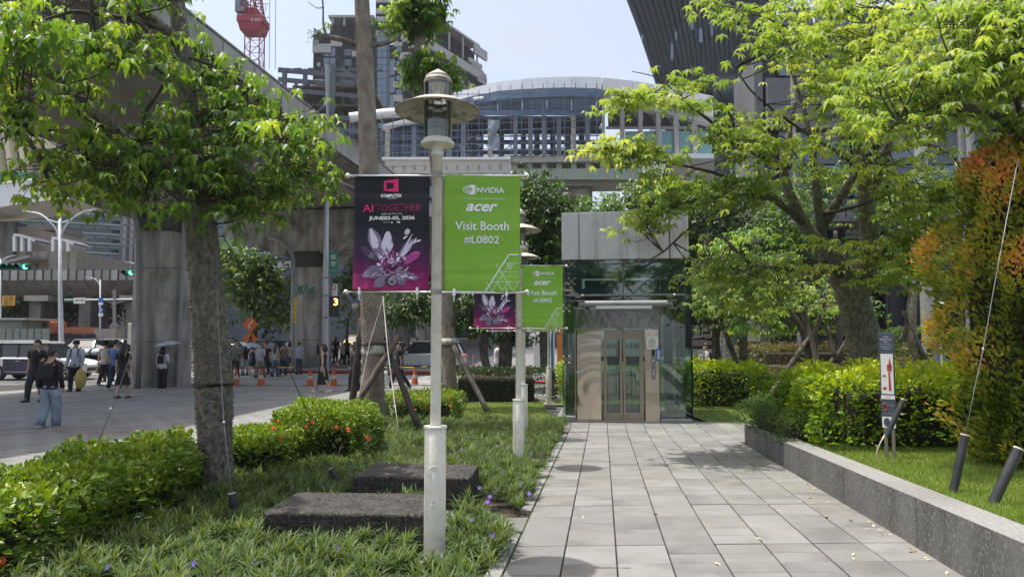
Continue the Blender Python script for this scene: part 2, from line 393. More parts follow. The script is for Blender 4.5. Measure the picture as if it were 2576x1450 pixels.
pts_ = []
for _ in range(5200):           # moss and weeds in the long joints
    k = random.choice((0, 0, 0, 1, 5, 6, 7, 7, 8)); y = random.uniform(3.9, 13.5); x = .004 + (y - 5.456) * T1 + SW * k
    if math.sin(y * 3.1 + k * 2) + random.uniform(-.6, .6) > .55 and x < 3.0 + (y - 4.8) * .134: pts_.append((x + random.gauss(0, .006), y, g(y) + .026))
MOSS = pts_
# ---- the plaza: 300 nearest stones one by one, the rest as one mass
AP = R(18.0); P1 = Vector((math.sin(AP), math.cos(AP), 0)); P2 = Vector((math.cos(AP), -math.sin(AP), 0))
plaza = sheet('pavement', [LP(-5.05, 6)[:2], LP(-5.05, 20.5)[:2], LP(-2.2, 21.5)[:2], LP(3.4, 22)[:2], (6.0, 28.2), (-34, 28.2), (-34, 24.3), (-21, 23.0), (-18, 6)], .006, M_joint)
spots = []
poly_p = [LP(-5.1, 6)[:2], LP(-5.1, 20.3)[:2], LP(-2.3, 21.3)[:2], LP(2.6, 22)[:2], (2.0, 27.9), (-30, 27.9), (-30, 24.6), (-21, 23.3), (-17, 6)]
for i in range(-60, 60):
    for j in range(0, 70):
        q = P1 * (j * .62 + (.31 if i % 2 else 0)) + P2 * (i * .41)
        if inpoly(q.x, q.y, poly_p) and abs(q.x / q.y) < .9: spots.append(q)
spots.sort(key=lambda q: (q.y + abs(q.x + 5) * .25))
def pl_mesh(mm):
    m = MB(); m.box((0, 0, -.02), (.402, .61, .04)); me = bpy.data.meshes.new('plaza_stone'); me.from_pydata(m.v, [], m.f); me.materials.append(mm); return me
plm = [pl_mesh(k) for k in M_plaz]
def pink(q): return 1 if abs((q.y - .12 * q.x) - 15.6) < .8 else 0
for q in spots[:300]:
    o = bpy.data.objects.new('paving_stone', plm[2] if pink(q) and random.random() < .75 else random.choice(plm[:2])); C.objects.link(o); o.parent = plaza
    o.location = (q.x, q.y, g(q.y) + .03 + random.uniform(-.0012, .0012)); o.rotation_euler = (SLOPE if q.y < 14.1 else 0, 0, -AP)
bins = [MB(), MB(), MB()]
for q in spots[300:]:
    z = g(q.y) + .03; m = bins[2 if pink(q) else random.randrange(2)]
    P = [q + P2 * (i * .201) + P1 * (j * .305) for i, j in ((-1, -1), (1, -1), (1, 1), (-1, 1))]
    for p in P: p.z = g(p.y) + .03
    m.add(P + [p - Vector((0, 0, .03)) for p in P], [(0, 1, 2, 3), (1, 0, 4, 5), (2, 1, 5, 6), (3, 2, 6, 7), (0, 3, 7, 4)])
mm = MB()
for k, b in enumerate(bins):
    mm.mi = k; mm.add(b.v, b.f)
mm.build('distant_paving_stones', M_plaz, plaza, kind='stuff', fix=False)
# manhole cover strip in the plaza
# ---- kerb at the plaza's street edge, crosswalk
m = MB(); m.box((-14, 28.3, g(28) + .0), (44, .22, .09)); m.build('kerb', mat('street_kerb', (.32, .31, .29), .85, (.22, .21, .2), 3), None, kind='structure', bevel=.01)
cw = MB()
for i in range(9):
    y = 29.3 + i * .92
    u0, u1 = ((240, 1290) if i < 7 else (620, 900)); a = W(u0, 960, y); b = W(u1, 960, y)
    x = a.x
    while x < b.x:
        L = min(4.0 + random.uniform(-.4, .4), b.x - x); cw.add([(x, y, g(y) + .002), (x + L, y, g(y) + .002), (x + L, y + .42, g(y) + .002), (x, y + .42, g(y) + .002)], [(0, 1, 2, 3)]); x += L + .04
cw.build('road_markings', M_paint, kind='structure')
cw = MB()
for x in (-38, -30, -22):
    cw.add([(x, 38, g(38) + .002), (x + .15, 38, g(38) + .002), (x + 2.5, 60, g(60) + .002), (x + 2.35, 60, g(60) + .002)], [(0, 1, 2, 3)])
cw.add([(-42, 37.2, g(37) + .002), (-10, 37.2, g(37) + .002), (-10, 37.6, g(37) + .002), (-42, 37.6, g(37) + .002)], [(0, 1, 2, 3)])
cw.build('lane_markings', M_paint, kind='structure')
# painted islands beyond the crosswalk
M_redk = mat('red_kerb_paint', (.33, .045, .04), .7, (.22, .04, .035), 3)
M_isl = mat('island_paving', (.22, .22, .21), .9, (.16, .16, .155), 2)
isl = MB()
p0 = [(-12.5, 38.2), (1.2, 36.6), (1.2, 37.7), (-12.5, 41.2)]
isl.prism(p0, g(38) - .02, g(38) + .16); isl.build('traffic_island', [M_redk], None, kind='structure', bevel=.03)
isl = MB(); isl.prism([(x * .995, y + .12 if y < 38.5 else y - .12) for x, y in p0], g(38) + .16, g(38) + .175); isl.build('island_top', M_isl, None, kind='structure')
isl = MB(); isl.prism([(-.6, 29.3), (1.9, 28.3), (5, 28.3), (5, 28.9), (1.9, 29.1), (-.6, 30.0)], g(28), g(28) + .16); isl.build('red_kerb', M_redk, None, kind='structure', bevel=.03)
# driveway of grey stone right of the island
drive = sheet('driveway', [(3.5, 29.5), (24, 26), (40, 44), (1.0, 60), (-1.5, 44)], -.012, mat('driveway_stone', (.20, .20, .205), .85, (.15, .15, .155), 1.5))

# ================================================================== RAISED LAWN AND ITS WALL
def wl(y): return 3.05 + (y - 4.83) * .134          # the wall's foot on the path side
M_wall = mat('granite_wall', (.155, .15, .145), .8, (.085, .083, .08), 2.2, .6, 55, stretch=(1, 1, .22), col3=(.24, .235, .225), s3=38, lo=.38, hi=.62)
M_walltop = mat('granite_top', (.30, .295, .285), .8, (.2, .198, .19), 45, .35, 90, col3=(.2, .195, .185), s3=1.0)
wall = MB(); ys = [2.4, 4.0, 5.6, 7.3, 9.0, 10.8, 12.5]
def wz(y): return g(y) + .43 - (y - 4.8) * .0117
def wall_piece(y0, y1):
    m = MB(); a = wl(y0); b = wl(y1); t = .28
    V = [(a, y0, g(y0) - .05), (b, y1, g(y1) - .05), (b + t, y1, g(y1) - .05), (a + t, y0, g(y0) - .05), (a, y0, wz(y0)), (b, y1, wz(y1)), (b + t, y1, wz(y1)), (a + t, y0, wz(y0))]
    m.add(V, [(3, 2, 1, 0), (0, 1, 5, 4), (1, 2, 6, 5), (2, 3, 7, 6), (3, 0, 4, 7)]); m.mi = 1; m.add(V[4:], [(0, 1, 2, 3)]); return m
wt = thing('low_wall', 'long low grey granite retaining wall between the path and the raised lawn', 'wall', (3.05, 4.8, g(4.8)))
for i in range(len(ys) - 1): wall_piece(ys[i] + (.002 if i else 0), ys[i + 1] - .002).build('wall_block', [M_wall, M_walltop], wt, world=True, bevel=.014, seg=2)
def lawn_z(y): return wz(min(y, 12.5)) - .055
b = bmesh.new(); pts = [(wl(2.4) + .26, 2.4), (16, 2.4), (30, 14.5), (30, 24), (9, 24), (6.6, 13.6), (wl(12.4) + .26, 12.42)]
b.faces.new([b.verts.new((p[0], p[1], 0)) for p in pts])
for y in (4.8, 8, 12.42, 14.1): bmesh.ops.bisect_plane(b, geom=b.verts[:] + b.edges[:] + b.faces[:], plane_co=(0, y, 0), plane_no=(0, 1, 0))
for v in b.verts: v.co.z = lawn_z(v.co.y) if v.co.y < 14.2 else lawn_z(14.1)
me = bpy.data.meshes.new('raised_lawn'); b.to_mesh(me); b.free(); link('raised_lawn', me, M_lawn, None, 'structure')
sheet('lawn', [(4.1, 12.3), (30, 12.3), (30, 26.5), (4.2, 27.5), (-3.6, 27.5), (-3.6, 20.9), (-2.3, 16.2), (.9, 16.2), (.9, 20), (4.3, 20), (4.4, 15.95), (5.2, 14.9), (4.4, 13.2)], .022, M_lawn, label='green lawn around the lift and the trees')

# grass blades
M_grass = leafmat('grass_blades', [(0, (.08, .14, .02)), (.5, (.17, .26, .04)), (.85, (.28, .36, .07)), (1, (.40, .34, .15))], rough=.5, trans=.3)
def blades(pts, L, Wd, name, m=M_grass, kind='stuff', label=None):
    P = np.array([tuple(p) for p in pts]); n = len(P)
    D = rand_dirs(n, up=1.3); S = nrm(np.cross(D, rand_dirs(n))); Ls = (L * rng.uniform(.5, 1.2, n))[:, None]
    V = np.stack([P - S * Wd / 2, P + S * Wd / 2, P + D * Ls], 1).reshape(-1, 3)
    t = rng.beta(2, 2.2, n); o = bulk(name, V, np.arange(n * 3).reshape(-1, 3), m, np.repeat(t, 3), kind=kind, label=label, smooth=False); return o
pts = []
while len(pts) < 62000:
    y = 3.6 + 6.6 * random.random() ** 1.25; x = wl(y) + .29 + random.random() * (1.2 + y * .5)
    if x / y < .82: pts.append((x, y, lawn_z(y)))
blades(pts, .055, .006, 'grass', label='short green grass on the raised lawn')
pts = []
while len(pts) < 26000:
    x = random.uniform(4.2, 11); y = random.uniform(12.6, 22)
    if x > 4.55 + max(0, 15.95 - y) * .5 and not (y < 13.8 and x > 4.6) and x < y * .62: pts.append((x, y, g(y) + .022))
for _ in range(14000):
    x = random.uniform(-3.4, .9); y = random.uniform(16.3, 20.4); pts.append((x, y, g(y) + .022))
blades(pts, .06, .012, 'grass', label='green lawn grass around the glass lift')

blades(MOSS, .022, .005, 'joint_moss', label='moss and tiny weeds in the path joints')
# ================================================================== FLOWER BEDS (strap-leaved plants)
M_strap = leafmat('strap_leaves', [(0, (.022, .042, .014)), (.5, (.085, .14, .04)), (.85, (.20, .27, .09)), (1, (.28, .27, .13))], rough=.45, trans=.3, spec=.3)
M_purple = mat('purple_petal', c(122, 92, 200), .6); 
BLOCKS = [(-1.98, 5.35, 1.37, .78), (-1.68, 6.95, 1.3, .85)]
HEDGEBOX = []
def free(x, y):
    if x > J0(y) - (.05 if math.sin(y * 5) + math.sin(y * 13.7) > -.3 else .16): return False
    if math.sin(x * 11 + y * 3) * math.sin(y * 9 - x * 4) > .55 and random.random() < .8: return False
    if x < -5.02 / math.cos(A1) + y * T1 and y > 5.5: return False
    if 6.16 < y < 6.86 and x > -.75: return False
    if 9.16 < y < 9.38 and x > -1.3: return False
    if math.hypot(x + .555, y - 5.05) < .2: return False
    for bx, by, bw, bd in BLOCKS:
        if bx - .02 < x < bx + bw + .02 + .1 and by < y < by + bd: return False
    for poly in HEDGEBOX:
        if inpoly(x, y, poly): return False
    return True
H1 = [(-6.2, 3.6), (-3.1, 3.6), (-3.05, 5.6), (-3.95, 5.75), (-6.2, 5.7)]
H2 = [(-4.15, 5.9), (-3.0, 5.65), (-3.02, 6.6), (-3.24, 7.15), (-3.62, 8.1), (-4.2, 8.1)]
H3 = [(-3.75, 8.45), (-2.85, 8.45), (-2.6, 9.5), (-3.6, 9.9)]
H4 = [(-3.3, 9.7), (-2.75, 9.35), (-2.2, 9.4), (-1.95, 10.2), (-2.1, 11.2), (-2.7, 11.6), (-3.35, 11.2)]
H5 = [(-2.95, 15.6), (-1.25, 15.6), (-1.2, 17.6), (-2.9, 17.6)]
HEDGEBOX += [H1, H2, H3, H4, H5]
def straps(region, n, nb, L, label):
    P = []
    while len(P) < n:
        x, y = region()
        if free(x, y): P.append((x, y, g(y)))
    P = np.array(P); hs = rng.uniform(.3, 1.0, len(P)) ; P[:, 2] += .0 + .20 * hs
    Ps = np.repeat(P, nb, 0) + rng.normal(0, .012, (len(P) * nb, 3)) * .8; k = len(Ps)
    a = rng.uniform(0, 2 * np.pi, k); el = rng.uniform(.1, 1.3, k)
    D = np.stack([np.cos(a) * np.cos(el), np.sin(a) * np.cos(el), np.sin(el)], 1)
    Ps[:, 2] -= rng.uniform(0, .06, k) * np.repeat(hs, nb)
    Ls = L * rng.uniform(.6, 1.2, k); up = np.tile(np.array([[0, 0, 1.0]]), (k, 1)) - D * .2
    V, Fc, kk = leaf_cards(Ps, D, up, Ls, .007 + Ls * .035, droop=.2, fold=.25)
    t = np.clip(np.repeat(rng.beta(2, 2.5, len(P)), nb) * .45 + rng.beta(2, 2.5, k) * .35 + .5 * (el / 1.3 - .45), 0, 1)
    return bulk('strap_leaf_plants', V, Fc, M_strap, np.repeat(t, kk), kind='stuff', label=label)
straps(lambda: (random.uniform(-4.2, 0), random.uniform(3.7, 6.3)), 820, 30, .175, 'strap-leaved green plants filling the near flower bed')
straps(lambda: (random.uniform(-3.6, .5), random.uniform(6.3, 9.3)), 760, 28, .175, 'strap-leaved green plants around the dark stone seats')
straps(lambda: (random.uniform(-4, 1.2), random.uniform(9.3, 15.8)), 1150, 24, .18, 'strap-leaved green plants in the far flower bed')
# purple flowers
fl = MB()
for i in range(12):
    a = 2 * math.pi * i / 5
    if i < 5: fl.add([(0, 0, 0), (.016 * math.cos(a - .5), .016 * math.sin(a - .5), .006), (.026 * math.cos(a), .026 * math.sin(a), .004), (.016 * math.cos(a + .5), .016 * math.sin(a + .5), .006)], [(0, 1, 2, 3)])
fme = bpy.data.meshes.new('purple_flower'); fme.from_pydata(fl.v, [], fl.f); fme.materials.append(M_purple)
fpix = [(487, 1417), (270, 1427), (556, 1394), (850, 1378), (1240, 1348), (1187, 1305), (1163, 1318), (925, 1318), (866, 1283), (830, 1222), (838, 1205), (800, 1250), (1226, 1262), (1232, 1248), (1330, 1240), (1310, 1215), (1206, 1225), (1225, 1140), (1160, 1130), (1300, 1130), (1290, 1104), (1180, 1098), (965, 1120), (1060, 1170), (640, 1412), (480, 1350), (1245, 1232), (1250, 1120), (1330, 1140), (1340, 1155)]
for i, (u, v) in enumerate(fpix):
    p = G(u, v, .2); o = bpy.data.objects.new('purple_flower', fme); C.objects.link(o); o.location = p; o.rotation_euler = (random.uniform(.5, 1.2), random.uniform(-.4, .4), random.uniform(-.6, .6))
    tag(o, 'small purple five-petalled flower above the strap-leaved bed', 'flower', 'purple flowers scattered over the beds')

# ================================================================== STONE SEATS
M_block = mat('dark_rough_stone', (.022, .02, .018), .92, (.05, .046, .04), 7, 1.0, 42, col3=(.12, .11, .095), s3=40, lo=.42, hi=.62)
for i, (u0, v0, u1, v1, dep, lab) in enumerate([(660, 1275, 1076, 1279, .72, 'dark rough stone block seat nearest the front lamp post, half sunk in strap leaves'), (886, 1187, 1180, 1191, .72, 'dark rough stone block seat set further back beside the path')]):
    Yf = (1.5 - .33) * F / ((v0 + v1) / 2 - 900.7); a = W(u0, v0, Yf); b2 = W(u1, v1, Yf * .985)
    w = (b2 - a).length; t = thing('stone_seat', lab, 'stone seat', (a.x, a.y, g(Yf)), math.atan2(b2.y - a.y, b2.x - a.x), 'dark stone block seats')
    m = MB(); n = 10
    m.box((w / 2, dep / 2, .145), (w, dep, .37)); o = m.build('block', M_block, t, bevel=.02, seg=3)
# ================================================================== THE GLASS LIFT
YE = 16.1
def E(u, v, dy=0): p = W(u, v, YE); return Vector((p.x, YE + dy, p.z))
M_steel = mat('polished_steel', (.56, .52, .46), .13, (.46, .41, .35), .8, .6, 1.5, metal=1.0)
M_brush = mat('brushed_steel', (.30, .265, .21), .38, (.32, .29, .25), 2, .12, 30, metal=.85)
M_dsteel = mat('dark_green_steel', (.36, .43, .43), .5, (.30, .37, .37), 3)
M_grey = mat('grey_aluminium', (.26, .265, .27), .5, (.2, .205, .21), 3)
M_panel = mat('stained_grey_panel', (.50, .50, .505), .6, (.25, .235, .21), 3.5, .05, stretch=(1.6, 1, .06), lo=.5, hi=.72, col3=(.30, .28, .26), s3=.8)
M_glass = glassmat('green_lift_glass', (.58, .70, .66, 1), .10, .02)
M_dglass = glassmat('clear_door_glass', (.78, .84, .82, 1), .05, .02)
M_wht = mat('white_paper', (.75, .75, .73), .7); M_blue = mat('blue_sign', c(30, 100, 190), .5); M_blk = mat('black_plastic', (.015, .015, .016), .4)
lift = thing('glass_lift', 'free-standing glass street lift with grey stained roof box at the end of the path', 'lift', (E(1570, 900).x, YE + 1.3, g(YE)))
def lbox(name, u0, v0, u1, v1, d0, d1, m, bev=0.0, label=None, parent=lift):
    a = E(u0, v0); b_ = E(u1, v1); q = MB()
    q.box(((a.x + b_.x) / 2, YE + (d0 + d1) / 2, (a.z + b_.z) / 2), (abs(b_.x - a.x), d1 - d0, abs(a.z - b_.z)))
    return q.build(name, m, parent, world=True, bevel=bev, label=label)
zb = g(YE)
for u0, u1, nm in ((1413, 1456.5, 'roof_panel'), (1457.5, 1680, 'roof_panel'), (1681, 1727, 'roof_panel')):
    lbox(nm, u0, 534, u1, 652, -.12, .0, M_panel, .006)
for s in (0, 1):                                        # side and back panels of the roof box
    x = E(1413, 600).x + .04 if s == 0 else E(1727, 600).x - .04
    for k in range(2):
        q = MB(); q.box((x, YE + .72 + 1.44 * k, (E(1, 534).z + E(1, 652).z) / 2), (.08, 1.43, E(1, 534).z - E(1, 652).z - .004)); q.build('roof_panel', M_panel, lift, world=True, bevel=.006)
q = MB(); q.box((E(1570, 1).x, YE + 2.92, (E(1, 534).z + E(1, 652).z) / 2), (E(1727, 1).x - E(1413, 1).x - .02, .08, E(1, 534).z - E(1, 652).z)); q.build('roof_panel', M_panel, lift, world=True)
q = MB(); q.box((E(1570, 1).x, YE + 1.45, E(1, 540).z), (E(1727, 1).x - E(1413, 1).x - .1, 2.9, .06)); q.box((E(1570, 1).x, YE + 1.45, E(1, 640).z), (E(1727, 1).x - E(1413, 1).x - .1, 2.8, .05)); q.build('roof', M_grey, lift, world=True)
q = MB(); q.add([E(1465, 534, .3), E(1700, 534, .3), E(1700, 534, 2.6), E(1465, 534, 2.6), E(1575, 524, 1.4)], [(0, 1, 4), (1, 2, 4), (2, 3, 4), (3, 0, 4)]); q.build('roof_cap', M_dsteel, lift, world=True)
# glass walls
x0, x1 = E(1418, 1).x, E(1722, 1).x; zt = E(1, 652).z; zg = E(1, 743).z
M_gfr = glassmat('reflecting_lift_glass', (.60, .72, .70, 1), .10, .03)
for u0, u1, v0, v1 in ((1418, 1566, 653, 742), (1568, 1722, 653, 742), (1416, 1447, 745, 908), (1415, 1447, 910, 1044), (1658, 1721, 745, 908), (1658, 1721, 910, 1050), (1449, 1565, 745, 775), (1567, 1656, 745, 775)):
    lbox('glass_pane', u0, v0, u1, v1, -.015, .0, M_gfr if v1 < 780 else M_glass)
for x in (x0, x1):
    for k in range(2):
        for z0, z1 in ((zb + .15, E(1, 909).z), (E(1, 907).z, zg), (E(1, 741).z, zt)):
            q = MB(); q.box((x, YE + .68 + k * 1.37, (z0 + z1) / 2), (.015, 1.35, abs(z1 - z0) - .01)); q.build('glass_pane', M_glass, lift, world=True)
for k in range(2):
    for z0, z1 in ((zb + .15, E(1, 909).z), (E(1, 907).z, zg), (E(1, 741).z, zt)):
        q = MB(); q.box(((x0 + x1) / 2 + (k - .5) * (x1 - x0) / 2, YE + 2.75, (z0 + z1) / 2), ((x1 - x0) / 2 - .01, .015, abs(z1 - z0) - .01)); q.build('glass_pane', M_glass, lift, world=True)
# inner steel skeleton
for u, w in ((1437, 20), (1680, 26), (1704, 12), (1422, 6)): lbox('steel_post', u - w / 2, 655, u + w / 2, 1048, .08, .28, M_dsteel, .01)
for u in (1437, 1700): lbox('steel_post', u - 8, 655, u + 8, 1048, 2.45, 2.62, M_dsteel)
lbox('steel_beam', 1420, 654, 1720, 692, .04, .2, M_dsteel, .01); lbox('steel_beam', 1447, 724, 1667, 741, .06, .2, M_dsteel, .01); lbox('steel_post', 1447, 692, 1462, 724, .06, .2, M_dsteel); lbox('steel_post', 1560, 692, 1573, 724, .06, .2, M_dsteel); lbox('steel_post', 1652, 692, 1667, 724, .06, .2, M_dsteel); lbox('steel_beam', 1420, 742, 1720, 765, .3, .42, M_dsteel)
lbox('steel_beam', 1420, 656, 1720, 676, 2.45, 2.6, M_dsteel); lbox('steel_beam', 1420, 738, 1720, 752, 2.45, 2.6, M_dsteel)
q = MB(); q.box((x0 + .12, YE + 1.35, E(1, 745).z), (.12, 2.2, .14)); q.box((x1 - .12, YE + 1.35, E(1, 745).z), (.12, 2.2, .14)); q.build('steel_beam', M_dsteel, lift, world=True)
lbox('guide_rail', 1556, 656, 1566, 770, .5, .6, M_dsteel); lbox('guide_rail', 1470, 745, 1476, 1045, 1.3, 1.4, M_dsteel); lbox('guide_rail', 1666, 690, 1671, 1045, 1.2, 1.3, M_dsteel)
lbox('lift_car', 1470, 700, 1646, 726, .5, 2.2, M_dsteel)
lbox('car_floor', 1470, 1038, 1646, 1056, .35, 2.25, M_dsteel); lbox('car_rail', 1470, 902, 1646, 916, 2.2, 2.25, M_blk)
for u in (1475, 1641): lbox('car_post', u - 4, 730, u + 4, 1038, 2.15, 2.25, M_dsteel)
# front in polished steel
lbox('header_panel', 1448, 777, 1657, 826, -.16, .02, mat('dull_mirror_steel', (.30, .30, .295), .14, (.20, .20, .195), 1.6, 1.2, 3, metal=1.0), .006)
def ringsteel():
    m = bpy.data.materials.new('warped_steel'); m.use_nodes = True; n = m.node_tree.nodes; l = m.node_tree.links; b = n['Principled BSDF']; b.inputs['Base Color'].default_value = (.56, .50, .42, 1); b.inputs['Metallic'].default_value = 1; b.inputs['Roughness'].default_value = .12
    tc = n.new('ShaderNodeTexCoord'); mp = n.new('ShaderNodeMapping'); mp.inputs['Location'].default_value = (.62, 0, -.75); w = n.new('ShaderNodeTexWave'); w.wave_type = 'RINGS'; w.rings_direction = 'Y'; w.inputs['Scale'].default_value = 1.1; w.inputs['Distortion'].default_value = 2.5; w.inputs['Detail'].default_value = 1
    bp = n.new('ShaderNodeBump'); bp.inputs['Strength'].default_value = .12; bp.inputs['Distance'].default_value = .02; l.new(tc.outputs['Object'], mp.inputs[0]); l.new(mp.outputs[0], w.inputs[0]); l.new(w.outputs['Fac'], bp.inputs['Height']); l.new(bp.outputs[0], b.inputs['Normal']); return m
lbox('service_door', 1451, 830, 1514, 1055, -.14, .0, ringsteel(), .006, 'warped mirror-polished steel service door')
lbox('door_frame', 1446, 827, 1450.5, 1058, -.165, .02, M_brush); lbox('door_frame', 1514.6, 827, 1518, 1058, -.165, .02, M_brush); lbox('door_frame', 1450.5, 826.5, 1514.6, 829.5, -.165, .02, M_brush)
hd = MB(); a = E(1453, 935, -.17); hd.box(a, (.07, .04, .025)); hd.box(a + Vector((.045, -.02, -.06)), (.025, .02, .16)); hd.build('handle', M_dsteel, lift, world=True, bevel=.004)
lbox('control_column', 1619, 828, 1657, 1062, -.16, .0, M_steel, .006)
lbox('lift_door', 1518.5, 827, 1565.6, 853.5, -.07, -.02, M_brush)
for a0, a1, g0, g1 in ((1518.5, 1565.6, 1527.5, 1557.5), (1566.4, 1618.6, 1575, 1605.6)):
    dr = MB()
    for u0, v0, u1, v1 in ((a0, 827.5, a1, 853.6), (a0, 1036, a1, 1058), (a0, 853.6, g0, 1036), (g1, 853.6, a1, 1036)):
        p = E(u0, v0); q2 = E(u1, v1); dr.box(((p.x + q2.x) / 2, YE - .1, (p.z + q2.z) / 2), (abs(q2.x - p.x), .05, abs(p.z - q2.z)))
    d = dr.build('sliding_door', M_brush, lift, world=True)
    p = E(g0, 853.6); q2 = E(g1, 1036); gp = MB(); gp.box(((p.x + q2.x) / 2, YE - .09, (p.z + q2.z) / 2), (abs(q2.x - p.x), .012, abs(p.z - q2.z)))
    o = gp.build('pane', M_dglass, None, world=False); o.parent = d; o.location = -lift.location; 
    lbox('push_bar', g0, 902, g1, 917, -.03, .0, M_blk)
bpy.data.objects.remove(bpy.data.objects['lift_door'])
lbox('threshold', 1446, 1056, 1660, 1064, -.22, .3, M_grey)
q = MB(); a = E(1402, 1046); b_ = E(1449, 1062); q.prism([(a.x, YE - .2), (b_.x, YE - .2), (b_.x, YE + .3), (a.x + .3, YE + .3), (a.x + .3, YE + 2.9), (a.x + .02, YE + 2.9)], zb - .05, a.z); q.build('plinth', M_grey, lift, world=True, bevel=.01)
q = MB(); a = E(1659, 1050); b_ = E(1733, 1064); q.prism([(a.x, YE - .24), (b_.x, YE - .24), (b_.x, YE + 2.9), (b_.x - .3, YE + 2.9), (b_.x - .3, YE + .3), (a.x, YE + .3)], zb - .05, a.z); q.build('plinth', M_grey, lift, world=True, bevel=.01)
q = MB(); q.tube([E(1457, 765, -.3), E(1685, 765, -.3)], .075, 12); q.build('canopy_tube', M_grey, lift, world=True, smooth=False)
lbox('canopy_lamp', 1500, 769, 1636, 777, -.36, -.24, M_wht); lbox('canopy_plate', 1425, 740, 1716, 744, -.2, .0, M_grey)
for u in (1459, 1684):
    br = MB()
    for v, w in ((757, 24), (776, 26)): p = E(u, v, -.3); br.box(p, (w * YE / F, .16, .03))
    br.box(E(u, 766, -.3), (.05, .1, .2)); br.box(E(u - 4, 746, -.15), (.14, .05, .05)); br.sphere(E(u + 8, 744, -.18), .04, 8, 6); br.build('canopy_bracket', M_brush, lift, world=True)
for u, v in ((1438, 662), (1438, 706), (1566, 662), (1566, 745), (1706, 706), (1425, 775), (1425, 905), (1703, 770), (1703, 910), (1580, 745), (1552, 745)):
    sp = MB(); p = E(u, v, -.05)
    for a in (-.8, .8, 2.3, -2.3): sp.bar(p, p + Vector((math.cos(a) * .1, .02, math.sin(a) * .1)), .018); sp.sphere(p + Vector((math.cos(a) * .1, 0, math.sin(a) * .1)), .026, 8, 6)
    sp.bar(p, p + Vector((0, .15, 0)), .03); sp.build('spider_fitting', M_brush, lift, world=True)
lbox('button_panel', 1635, 872, 1647, 953, -.175, -.16, M_grey); lbox('display', 1637, 878, 1644, 894, -.18, -.175, M_blk)
for v, mm in ((905, M_wht), (921, M_blue), (931, M_wht), (938, M_wht)):
    q = MB(); p = E(1641, v, -.18); q.cyl(p, p + Vector((0, -.012, 0)), .018, 10); q.build('button', mm, lift, world=True)
nt = lbox('notice', 1624.5, 845.5, 1652, 877, -.176, -.162, M_wht)
tx = MB()
for k in range(8):
    a = E(1628 + (4 if k < 1 else 0), 850 + k * 3.1, -.178); b_ = E(1649 - (k % 3) * 3 - (4 if k < 1 else 0), 851.3 + k * 3.1, -.178)
    for j in range(6):
        x = a.x + (b_.x - a.x) * j / 6; tx.add([(x, a.y, a.z), (x, a.y, b_.z), (x + (b_.x - a.x) / 7.5, a.y, b_.z), (x + (b_.x - a.x) / 7.5, a.y, a.z)], [(0, 1, 2, 3)])
tx.build('printed_lines', mat('grey_print', (.2, .2, .22), .8), nt, world=False).location = -lift.location
bs = lbox('blue_sign', 1648, 875, 1658.5, 906, -.2, -.176, M_blue); tx = MB()
for k in range(5):
    a = E(1650.5, 880 + k * 4.6, -.203); b_ = E(1656, 883 + k * 4.6, -.203); tx.add([(a.x, a.y, a.z), (a.x, a.y, b_.z), (b_.x, a.y, b_.z), (b_.x, a.y, a.z)], [(0, 1, 2, 3)])
tx.build('printed_lines', M_wht, bs).location = -lift.location

lift.rotation_euler.z = -A1; lift.location.x += .165     # square to the path
